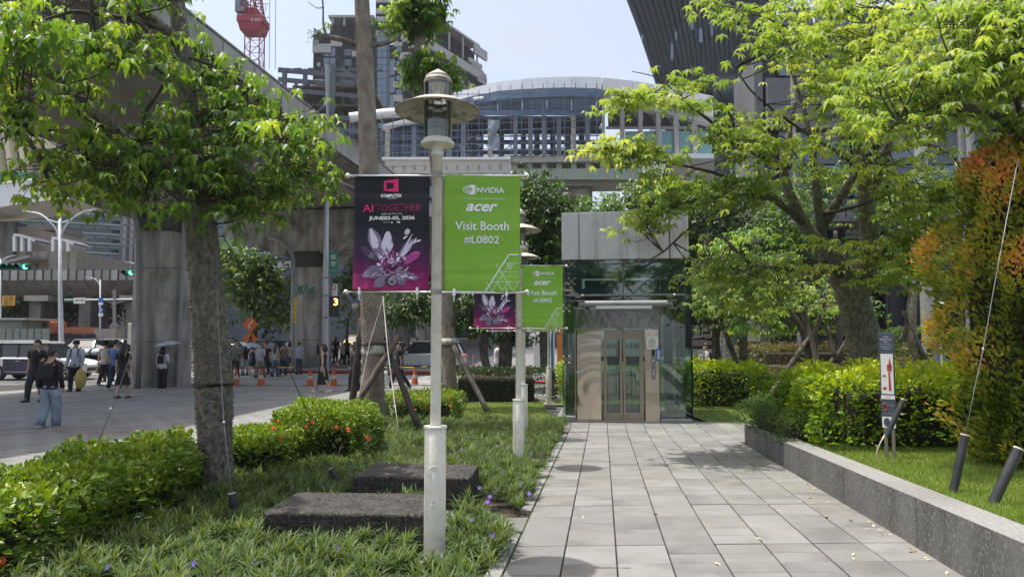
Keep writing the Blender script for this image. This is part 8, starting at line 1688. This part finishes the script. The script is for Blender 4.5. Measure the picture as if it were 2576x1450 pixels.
# ================================================================== STREET FURNITURE
M_cone = mat('orange_cone', (.48, .10, .025), .6, (.40, .08, .02), 5); M_refl = mat('pale_reflector', (.45, .42, .36), .5)
def cone(u, v, lab):
    p = G(u, v); t = thing('traffic_cone', lab, 'traffic cone', p, group='orange cones along the crosswalk'); q = MB(); q.box((0, 0, .015), (.38, .38, .03)); q.build('base', M_blk, t, bevel=.01)
    q = MB(); q.lathe([(.15, .03), (.105, .30)], 18); q.lathe([(.082, .44), (.035, .72)], 18, cap=False); q.build('cone_body', M_cone, t); q = MB(); q.lathe([(.105, .30), (.082, .44)], 18); q.build('reflective_band', M_refl, t); return t
for u, v, lab in ((593, 971, 'orange cone half hidden by the thorny trunk'), (656, 971, 'orange cone standing alone left of the barrier bar'), (779, 972, 'orange cone just left of the lady in the black dress'), (839, 971, 'orange cone just right of the lady in the black dress'), (848, 930, 'orange cone farther back under the second pier'), (1043, 968, 'orange cone in front of the silver car'), (1130, 956, 'orange cone at the right end of the red kerb')): cone(u, v, lab)
M_bar = mat('black_bar', (.02, .02, .02), .5); M_bary = mat('yellow_bar', (.55, .42, .06), .5)
for (u0, u1, v0, v1, lab) in ((595, 655, 938, 936, 'black and yellow bar left of the lone cone'), (657, 778, 935, 938, 'black and yellow bar between two orange cones'), (842, 1040, 937, 936, 'black and yellow bar running to the cone by the silver car'), (1046, 1130, 937, 940, 'black and yellow bar above the red kerb')):
    A = G(u0, 971); B = G(u1, 971 if u1 < 1100 else 957); A.z += .74; B.z += .74; t = thing('barrier_bar', lab, 'barrier bar', A, group='striped bars resting on the cones'); n = max(3, int((B - A).length / .5)); 
    for k in range(n):
        q = MB(); q.tube([A + (B - A) * (k / n), A + (B - A) * ((k + 1) / n)], .022, 8); q.build('stripe', M_bary if k % 2 else M_bar, t, world=True)
def post_sign(*a): pass
# double-armed white street lamp
M_wpole = mat('white_pole', (.52, .54, .56), .45); M_cpole = mat('concrete_pole', (.30, .295, .28), .85, (.24, .235, .22), 3)
def arc3(P): return spline(P, [1] * len(P), 5)[0]
yl = 40; b_ = W(155, 890, yl); b_.z = g(yl); sl = thing('street_lamp', 'white double-armed street lamp with curved arms at the left', 'street lamp', b_)
tb = W(150, 545, yl); q = MB(); q.tube([b_, b_ + Vector((0, 0, 1.0)), b_.lerp(tb, .5), tb], [.16, .15, .11, .075], 14); q.build('pole', M_wpole, sl, world=True, smooth=True); q = MB(); q.tube([b_, b_ + Vector((0, 0, .9))], [.30, .28], 14); q.build('pole_base', M_cpole, sl, world=True)
for s, P, hd_ in ((-1, [(148, 600), (143, 580), (128, 560), (104, 540), (82, 534)], (60, 531, 92, 536)), (1, [(152, 600), (158, 580), (172, 560), (196, 540), (214, 534)], (206, 534, 239, 527))):
    q = MB(); q.tube(arc3([W(u, v, yl) for u, v in P]), .055, 8); q.build('lamp_arm', M_wpole, sl, world=True, smooth=True); a = W(hd_[0], hd_[1], yl); b2_ = W(hd_[2], hd_[3], yl); q = MB(); q.bar(a, b2_, .26, .07); q.build('lamp_head', M_wpole, sl, world=True, bevel=.03)
q = MB(); q.tube(arc3([W(125, 553, yl), W(150, 560, yl), W(176, 553, yl)]), .04, 6); q.build('brace', M_wpole, sl, world=True)
for (u, Y, lab, vt, arm) in ((252, 60, 'slim white street lamp with one curved arm by the parking signs', 703, -1), (352, 52, 'small white street lamp peeping out beside the nearest pier', 665, -1), (1, 58, 'white street lamp at the very left edge', 650, 1)):
    b_ = W(u, 880, Y); b_.z = g(Y); t = thing('street_lamp', lab, 'street lamp', b_); tp2 = W(u, vt, Y); q = MB(); q.tube([b_, tp2], [.09, .05], 10); q.build('pole', M_wpole, t, world=True, smooth=True)
    q = MB(); q.tube(arc3([W(u, vt + 22, Y), W(u + arm * 4, vt + 8, Y), W(u + arm * 14, vt - 2, Y), W(u + arm * 28, vt - 6, Y)]), .04, 6); q.build('lamp_arm', M_wpole, t, world=True); q = MB(); q.bar(W(u + arm * 24, vt - 6, Y), W(u + arm * 38, vt - 8, Y), .22, .06); q.build('lamp_head', M_wpole, t, world=True)
# grey goose-neck lamps under the deck
M_gpole = mat('grey_pole', (.24, .235, .225), .6, (.19, .185, .175), 3)
def goose(label, Y, ub, pts, head, w=11):
    b_ = W(ub, 900, Y); b_.z = g(Y); t = thing('street_lamp', label, 'street lamp', b_); r_ = w * px(Y) / 2; q = MB(); q.tube([b_] + arc3([W(u, v, Y) for u, v in pts]), [r_] * (1 + (len(pts) - 1) * 5 + 1), 12); q.build('pole', M_gpole, t, world=True, smooth=True)
    a = W(head[0], head[1], Y); b2_ = W(head[2], head[3], Y); q = MB(); q.bar(a, b2_, .36, .20); q.build('lamp_head', M_gpole, t, world=True, bevel=.05); q = MB(); q.bar(a - Vector((0, 0, .13)), b2_ - Vector((0, 0, .13)), .3, .06); q.build('lens', M_refl, t, world=True)
    for v in (655, 760): p = W(ub, v, Y); q = MB(); q.tube([p, p + Vector((0, 0, .06))], r_ * 1.25, 12); q.build('pole_band', M_gpole, t, world=True)
goose('grey goose-neck street lamp beside the nearest pier', 26.5, 349, [(349, 900), (349, 640), (348, 600), (340, 550), (318, 512), (300, 500)], (262, 488, 304, 497), 14)
goose('grey goose-neck street lamp left of the second pier', 38, 737, [(737, 900), (738, 680), (734, 640), (718, 612), (700, 600)], (675, 592, 704, 601), 9)
goose('grey goose-neck lamp right of the second pier behind the white pole', 40, 830, [(829, 880), (829, 690), (832, 640), (846, 616), (862, 606)], (868, 596, 892, 606), 8)
# tall white pole in the middle
yp = 33; b_ = W(820, 900, yp); b_.z = g(yp); t = thing('signal_pole', 'tall white pole with a green name sign and a countdown signal', 'signal pole', b_); q = MB(); q.tube([b_, W(819, 700, yp), W(823, 420, yp)], [.14, .125, .085], 14); q.build('pole', M_wpole, t, world=True, smooth=True); q = MB(); q.tube([W(823, 430, yp), W(824, 300, yp), W(824, 165, yp)], [.075, .07, .12], 12); q.build('upper_pole', mat('grey_upper_pole', (.26, .28, .30), .6), t, world=True)
for v in (700, 745, 800): p = W(819.5, v, yp); q = MB(); q.tube([p, p + Vector((0, 0, .08))], .155, 12); q.build('pole_band', M_pipe, t, world=True)
q = MB(); a = W(838, 661, yp - .3); q.box(a, (.42, .04, 1.1)); sg = q.build('name_sign', mat('green_sign', (.03, .20, .13), .5), t, world=True); 
for k, tx in enumerate(('南', '港')):
    me = text_mesh(tx, .24, .24); link('sign_writing', me, M_wht, sg, loc=a - t.location + Vector((0, -.03, .28 - .32 * k)))
me = text_mesh('Sanchong Rd', .3, .07); link('sign_writing', me, M_wht, sg, loc=a - t.location + Vector((0, -.03, -.35)))
q = MB(); a = W(842, 770, yp - .5); q.box(a, (.50, .28, .95)); sg = q.build('countdown_signal', M_blk, t, world=True, bevel=.03); me = text_mesh('3', .2, .33, bold=.02); link('countdown_digit', me, mat('amber_led', (.3, .15, .02), .5, emit=((1, .55, .12, 1), 2.2)), sg, loc=a - t.location + Vector((.08, -.16, .2)))
q = MB(); q.bar(W(829, 445, yp), W(900, 475, yp - .2), .05); q.build('stay_bar', M_wpole, t, world=True)
q = MB(); a = W(842, 735, yp); q.box(a, (.26, .03, .8)); q.build('white_sign', M_plate, t, world=True); p = W(839, 722, yp - .03); q = MB(); P = [p + Vector((.1 * math.cos(k * .524), 0, .1 * math.sin(k * .524))) for k in range(13)]; q.tube(P, .018, 5); q.build('red_ring', M_redk, t, world=True)
# yellow vertical sign and small green box near pier 2
q = MB(); q.box((0, 0, 0), (.16, .06, 1.3)); a = W(741, 780, 37.6); o = q.build('yellow_sign', mat('yellow_sign', (.6, .47, .03), .5), None, loc=a); tag(o, 'narrow vertical yellow sign with black characters on the goose-neck pole', 'sign')
for k, tx in enumerate('小心行人車'): link('sign_writing', text_mesh(tx, .12, .16), M_blk, o, loc=(0, -.035, .5 - k * .25))
# orange diamond road works signs
for v, lab, pict in ((815, 'orange diamond sign with a bent arrow, the upper of the two', 0), (853, 'orange diamond sign with a digging man, the lower of the two', 1)):
    p = W(630, v, 36); t = thing('road_works_sign', lab, 'road sign', p, group='orange diamond road works signs'); s_ = 20 * px(36); q = MB(); q.ext([(0, 0, s_), (s_, 0, 0), (0, 0, -s_), (-s_, 0, 0)], (0, 1, 0), -.02, .02); q.build('plate', mat('orange_sign', (.62, .12, .02), .5), t, bevel=.01); q = MB()
    q.ext([(0, 0, s_ * .93), (s_ * .93, 0, 0), (0, 0, -s_ * .93), (-s_ * .93, 0, 0)], (0, 1, 0), -.024, -.021)
    q2 = MB(); 
    if pict: q2.bar((-.1, -.03, -.18), (0, -.03, .02), .05, .02, up=Vector((0, 1, 0))); q2.bar((.12, -.03, -.18), (0, -.03, .02), .05, .02, up=Vector((0, 1, 0))); q2.bar((0, -.03, .02), (.04, -.03, .16), .07, .02, up=Vector((0, 1, 0))); q2.bar((.04, -.03, .13), (-.14, -.03, .03), .04, .02, up=Vector((0, 1, 0))); q2.sphere((.05, -.03, .22), .04, 8, 6)
    else: q2.bar((-.05, -.03, -.2), (-.05, -.03, .02), .05, .02, up=Vector((0, 1, 0))); q2.bar((-.05, -.03, .02), (.1, -.03, .12), .05, .02, up=Vector((0, 1, 0))); q2.bar((.1, -.03, .1), (.1, -.03, .22), .05, .02, up=Vector((0, 1, 0)))
    q2.build('pictogram', M_wht if not pict else M_blk, t)
p = W(631, 880, 36.1); q = MB(); q.bar((0, 0, g(36) - p.z), (0, 0, 2.0), .06); o = q.build('sign_post', M_pipe, None, loc=p); tag(o, 'thin grey post carrying the two orange diamond signs', 'sign post')
# traffic lights
M_tlg = mat('signal_green_body', (.02, .12, .09), .5); M_lens = mat('dark_lens', (.01, .05, .04), .2); M_lit = mat('lit_green_lens', (.1, .7, .4), .3, emit=((.15, .9, .45, 1), 1.5))
def signal(label, u0, u1, v, n, Y, lit=None):
    a = W(u0, v, Y); b2_ = W(u1, v, Y); w_ = (b2_.x - a.x); t = thing('traffic_light', label, 'traffic light', a); q = MB(); d_ = w_ / n; q.box((w_ / 2, 0, 0), (w_, .2, d_ * 1.02)); q.build('housing', M_tlg, t, bevel=.04)
    for k in range(n):
        q = MB(); cx2 = d_ * (k + .5); q.lathe([(d_ * .4, 0), (d_ * .4, .04)], 16, cap=True); o = q.build('lens', M_lit if lit == k else M_lens, t, loc=(cx2, -.1, 0)); o.rotation_euler = (R(90), 0, 0)
        q = MB(); P = [(cx2 + d_ * .44 * math.cos(j * math.pi / 8), -.1, d_ * .44 * math.sin(j * math.pi / 8)) for j in range(-1, 10)]; V = []
        for p in P: V += [p, (p[0], p[1] - .22, p[2])]
        q.add(V, [(2 * j, 2 * j + 1, 2 * j + 3, 2 * j + 2) for j in range(10)]); q.build('visor', M_tlg, t)
    return t
signal('five-lamp green traffic light at the left edge, its last lamp lit', -2, 76, 671, 5, 30, 4); signal('two-lamp green traffic light beside the nearest pier', 312, 340, 686, 2, 33, 1); signal('small distant traffic light left of the street trees', 32, 49, 760, 3, 62)
q = MB(); q.bar(W(-60, 671, 30.3), W(0, 671, 30.3), .1); o = q.build('signal_mast', M_pipe, None); o.location = (0, 0, 0); tag(o, 'grey arm holding the five-lamp traffic light', 'signal mast')
# overhead sign frame
yo = 62; b_ = W(288, 880, yo); b_.z = g(yo); t = thing('sign_gantry', 'grey pole with a cross arm carrying white and green road signs', 'sign gantry', b_); q = MB(); q.tube([b_, W(288, 728, yo)], [.16, .13], 12); q.build('pole', M_gpole, t, world=True); q = MB(); q.tube([W(163, 754, yo), W(350, 752, yo)], .08, 8); q.build('cross_arm', M_wpole, t, world=True)
for P in ([(288, 775), (282, 762), (268, 757)], [(288, 775), (294, 762), (310, 757)]): q = MB(); q.tube(arc3([W(u, v, yo) for u, v in P]), .06, 6); q.build('brace', M_gpole, t, world=True)
def flat(par, nm, u0, u1, v0, v1, Y, m): x0_, x1_, z0_, z1_ = bx3(u0, u1, v0, v1, Y); q = MB(); q.box(((x0_ + x1_) / 2, Y, (z0_ + z1_) / 2), (x1_ - x0_, .05, z1_ - z0_)); return q.build(nm, m, par, world=True)
sg = flat(t, 'white_sign', 186, 214, 748, 763, yo - .2, M_plate); link('sign_writing', text_mesh('直行車', .75, .2), M_blk, sg, loc=W(200, 755, yo - .25) - t.location); flat(t, 'green_sign', 163, 186, 753, 757.5, yo - .2, mat('green_sign', (0, 0, 0))); flat(t, 'green_sign', 335, 352, 748, 762, yo - .2, _M['green_sign']); q = MB(); p = W(286, 820, yo - .2); q.cyl(p, p + Vector((0, .05, 0)), .35, 18); q.build('round_sign_back', M_gpole, t, world=True)
t = thing('parking_sign', 'blue and white parking signs on the slim street lamp', 'road sign', W(253, 770, 59.8)); 
for v0, v1, m_ in ((748, 759, M_blue), (760, 766, M_wht), (774, 786, M_blue), (787, 795, M_wht)): flat(t, 'sign_plate', 248, 259, v0, v1, 59.8, m_)
link('sign_writing', text_mesh('P', .2, .3, bold=.03), M_wht, t, loc=W(253.5, 780, 59.7) - t.location)
t = thing('yellow_sign', 'square yellow notice board at the left edge above the street trees', 'sign', W(20, 755, 60)); flat(t, 'board', 6, 37, 743, 768, 60, mat('yellow_board', (.55, .30, .03), .6)); link('sign_writing', text_mesh('注意', .8, .35), M_blk, t, loc=W(21, 750, 59.9) - t.location); link('sign_writing', text_mesh('施工', .8, .35), M_blk, t, loc=W(21, 761, 59.9) - t.location)
# pale barrier pillar beside the near pier, tree pot
q = MB(); q.box((0, 0, 1.3), (.55, .4, 2.6)); a = cg(337, 930, 34); o = q.build('utility_box', mat('pale_green_box', (.50, .55, .48), .6), None, loc=a, bevel=.03); tag(o, 'tall pale green utility box beside the nearest pier', 'utility box')
t = thing('bollard', 'short white bollard at the edge of the plaza behind the bush', 'bollard', cg(1302 - 180, 985, 24)); t.location = G(1127 - 0, 980); t.location.x = W(1302 / 2.575 / 1.5534 + 643.7, 980, t.location.y).x
q = MB(); q.lathe([(.085, 0), (.085, .62), (.06, .68), (0, .70)], 18); q.build('post', M_wht, t, smooth=False)
# orange delineator posts beyond the lift
M_del = mat('orange_post', (.60, .24, .04), .5)
def delin(x, y, lab):
    t = thing('delineator_post', lab, 'delineator post', (x, y, g(y)), group='orange flexible posts along the driveway'); q = MB(); q.lathe([(.10, 0), (.10, .04), (.045, .05), (.045, .16)], 12); q.lathe([(.045, .24), (.045, .36)], 12); q.lathe([(.045, .44), (.045, .72), (.03, .76), (0, .77)], 12); q.build('post', M_del, t)
    q = MB(); q.lathe([(.045, .16), (.045, .24)], 12); q.lathe([(.045, .36), (.045, .44)], 12); q.build('band', M_refl, t); return t
for i, (u, v) in enumerate(((1190, 922), (1215, 922), (1364, 918), (1392, 919), (1421, 920), (1733, 924), (1762, 924), (1850, 926), (1876, 926), (1906, 926), (1935, 926), (1963, 926), (1992, 926), (2020, 925))):
    p = G(u, v); delin(p.x, p.y, ['first', 'second', 'third', 'fourth', 'fifth', 'sixth', 'seventh', 'eighth', 'ninth'][i if i < 5 else i - 5] + (' orange flexible post counting from the left, in the row left of the lift' if i < 5 else ' orange flexible post counting from the left, in the row right of the lift'))
# grey wall curb at the driveway with planting
q = MB(); P = [W(1830, 1, 34), W(1990, 1, 31), W(2110, 1, 30)]; 
for a, b2_ in zip(P, P[1:]): q.bar((a.x, a.y, g(a.y) + .3), (b2_.x, b2_.y, g(b2_.y) + .3), .5, .7)
o = q.build('planter_wall', M_wall, None); tag(o, 'dark stone planter wall curving along the driveway', 'planter wall')
# white totem and coloured posts
ytm = 33; p = cg(1352, 892, ytm); t = thing('direction_totem', 'white totem sign with a black arrow left of the lift', 'totem sign', p); q = MB(); w_ = 33 / 2.575 / 1.5534 * 2.575 * px(ytm); q.box((0, 0, .95), (.36 * 1.1, .2, 1.9)); q.build('panel', M_wht, t, bevel=.01); q = MB(); q.bar((-.12, -.108, 1.72), (.12, -.108, 1.72), .022, .01, up=Vector((0, 1, 0))); q.bar((.12, -.108, 1.72), (.04, -.108, 1.79), .022, .01, up=Vector((0, 1, 0))); q.bar((.12, -.108, 1.72), (.04, -.108, 1.65), .022, .01, up=Vector((0, 1, 0))); q.build('arrow', M_blk, t)
t = thing('event_gate', 'blue, white and orange striped gate posts left of the lift', 'gate', cg(1395, 892, 34)); 
for u, w_, m_ in ((1388, 5, mat('gate_blue', (.03, .16, .28), .5)), (1393, 3, M_wht), (1408, 13, mat('gate_orange', (.62, .22, .04), .5)), (1417, 4, mat('gate_blue', (0, 0, 0)))): a = cg(u, 892, 34); q = MB(); q.box((a.x, 34, a.z + 1.2), (w_ * px(34), .3, 2.4)); q.build('gate_post', m_, t, world=True)
# event billboard in a truss frame
yq = 30; t = thing('event_billboard', 'dark event poster in an aluminium truss frame right of the lift', 'billboard', cg(1765, 890, yq)); M_al = mat('aluminium_truss', (.6, .6, .6), .35, metal=.6)
gm = mat('dark_red_poster', (.035, .012, .03), .6, (.11, .022, .03), 1.1, col3=(.02, .02, .07), s3=.9); bd = flat(t, 'poster', 1722, 1800, 793, 880, yq, gm)
for v0 in (789, 883): lattice('truss', W(1722, v0, yq), W(1812, v0, yq), .17, 14, M_al, t, .035, .02)
for u in (1720, 1814): a = W(u, 786, yq); lattice('truss', (a.x, yq, g(yq)), a, .17, 14, M_al, t, .035, .02)
link('lettering', text_mesh('2026. 6.23 - 6.27 BEYOND', .75, .07), M_wht, bd, loc=W(1760, 804, yq - .04) - t.location); link('lettering', text_mesh('怪奇展覽', 1.35, .62, bold=.02), M_wht, bd, loc=W(1762, 834, yq - .04) - t.location)
q = MB(); q.bar(W(1735, 850, yq - .04), W(1798, 840, yq - .04), .05, .01, up=Vector((0, 1, 0))); q.build('white_stroke', M_wht, bd, world=False).location = -t.location; link('lettering', text_mesh('23日 開展', .5, .12), M_wht, bd, loc=W(1788, 847, yq - .05) - t.location)
q = MB(); a = W(1758, 862, yq - .04); q.sphere((0, 0, 0), .45, 14, 8, (1.3, .02, .32)); q.build('printed_shape', mat('pink_grey_print', (.45, .33, .34), .6), bd, loc=a - t.location)
# map sign in the lawn
p = Vector((W(2239, 1140, 8.36).x, 8.36, lawn_z(8.36))); t = thing('map_sign', 'tall narrow navy sign with a red site map standing in the raised lawn', 'sign', p, R(-38)); M_navy = mat('navy_panel', (.055, .075, .115), .4); hh = (1140 - 828) * px(8.36)
q = MB(); q.box((0, 0, hh - .56), (.155, .03, 1.12)); pn = q.build('panel', M_navy, t, bevel=.004)
for x in (-.04, .04): q = MB(); q.box((x, .0, (hh - 1.1) / 2 - .05), (.035, .03, hh - 1.0)); q.build('post', mat('olive_post', (.17, .155, .12), .6), t)
def on_sign(nm, x0_, x1_, z0_, z1_, m, off=.0165): q = MB(); q.add([(x0_, -off, hh - z0_), (x1_, -off, hh - z0_), (x1_, -off, hh - z1_), (x0_, -off, hh - z1_)], [(0, 1, 2, 3)]); return q.build(nm, m, pn)
on_sign('map_field', -.065, .065, .25, .72, M_wht); on_sign('white_strip', -.072, .072, .735, .78, M_wht); on_sign('white_field', -.07, .07, .985, 1.115, M_wht)
M_mred = mat('map_red', (.45, .05, .04), .6)
q = MB(); q.add([(.03, -.018, hh - .29), (.05, -.018, hh - .40), (.03, -.018, hh - .42), (.018, -.018, hh - .36)], [(0, 1, 2, 3)]); q.add([(.0, -.018, hh - .37), (.055, -.018, hh - .39), (.045, -.018, hh - .46), (.0, -.018, hh - .45)], [(0, 1, 2, 3)]); q.add([(.012, -.018, hh - .46), (.03, -.018, hh - .46), (.04, -.018, hh - .68), (.012, -.018, hh - .68)], [(0, 1, 2, 3)]); q.add([(-.05, -.018, hh - .5), (-.015, -.018, hh - .5), (-.015, -.018, hh - .52), (-.05, -.018, hh - .52)], [(0, 1, 2, 3)]); q.add([(-.05, -.018, hh - .64), (-.01, -.018, hh - .64), (-.01, -.018, hh - .67), (-.05, -.018, hh - .67)], [(0, 1, 2, 3)]); q.build('site_map', M_mred, pn)
for tx, z, w_, h_, m_ in (('TaiNEX', .05, .06, .014, M_wht), ('Exhibition Center', .08, .13, .018, M_wht), ('Hall 1', .11, .05, .016, M_wht), ('Designated Area', .165, .12, .014, M_wht), ('Smoking', .19, .09, .014, M_wht), ('No smoking', .85, .075, .012, M_wht), ('Thank you', .95, .09, .012, M_wht), ('Taipei', .757, .06, .018, M_mred)):
    link('lettering', text_mesh(tx, w_, h_), m_, pn, loc=(0 if z not in (.85,) else .025, -.0175, hh - z))
on_sign('rule', -.065, .065, .137, .139, M_wht)
q = MB(); P = [(-.035 + .027 * math.cos(k * .4488), -.0175, hh - .87 + .042 * math.sin(k * .4488)) for k in range(15)]; q.tube(P, .004, 4, cap=False); q.bar((-.05, -.0175, hh - .84), (-.02, -.0175, hh - .90), .005, .002); q.build('no_smoking_ring', M_mred, pn)
q = MB(); P = [(-.02 + .034 * math.cos(k * .4488), -.0175, hh - 1.05 + .052 * math.sin(k * .4488)) for k in range(14)]; q.add(P, [tuple(range(14))]); q.build('blue_disc', M_navy, pn)
# grey info pillar behind
p = cg(2375, 905, 27); t = thing('info_pillar', 'grey information pillar with a white stripe and red arrow near the round column', 'sign', p); q = MB(); q.box((0, 0, .8), (.72, .25, 1.75)); q.build('pillar', mat('slate_pillar', (.16, .18, .22), .5), t, bevel=.01); q = MB(); q.tube([(-.2, -.13, 1.65), (-.2, -.13, .9), (-.05, -.13, .45), (.1, -.13, .2)], .035, 6); q.build('white_stripe', M_wht, t); q = MB(); q.box((.12, -.13, 1.35), (.42, .01, .35)); pl_ = q.build('plate', mat('grey_plate', (.3, .3, .3), .6), t); q = MB(); q.add([(.02, -.14, 1.34), (.14, -.14, 1.45), (.2, -.14, 1.34), (.14, -.14, 1.25)], [(0, 1, 2, 3)]); q.build('red_arrow', M_mred, pl_)
# distant street: scooter rider
p = cg(480, 868, 74); t = thing('scooter', 'white scooter far up the street before the black hoarding', 'scooter', p); q = MB(); q.box((0, 0, .55), (1.2, .35, .35)); q.bar((.5, 0, .3), (.65, 0, 1.1), .12); q.build('body', M_cwhite, t, bevel=.08)
for x in (-.55, .6): q = MB(); q.cyl((x, -.06, .26), (x, .06, .26), .26, 14); q.build('wheel', M_tyre, t)
q = MB(); q.box((-.15, 0, .78), (.6, .28, .1)); q.build('seat', M_blk, t, bevel=.03); q = MB(); q.bar((.62, -.3, 1.12), (.62, .3, 1.12), .05); q.build('handlebar', M_blk, t)
person('helmeted rider sitting on the far white scooter', 479, 868, 830, 90, (.6, .6, .62), BLKc, BLKc, 'long', 'trousers', .02, Yo=74.2, H=1.7, cap=(.6, .6, .6), elbow=(.6, .6))
# haze: pale summer air round the whole place
if HAZE:
    q = MB(); q.box((0, 330, 45), (900, 760, 96)); hz = q.build('haze', None or mat('haze_air', (1, 1, 1)), None, kind='stuff'); m = _M['haze_air']; nn = m.node_tree.nodes; nn.remove(nn['Principled BSDF']); pv = nn.new('ShaderNodeVolumePrincipled'); pv.inputs['Density'].default_value = .00028; pv.inputs['Color'].default_value = (.93, .96, 1, 1); pv.inputs['Anisotropy'].default_value = .2; m.node_tree.links.new(pv.outputs[0], nn['Material Output'].inputs['Volume']); hz['label'] = 'pale summer haze over the street'
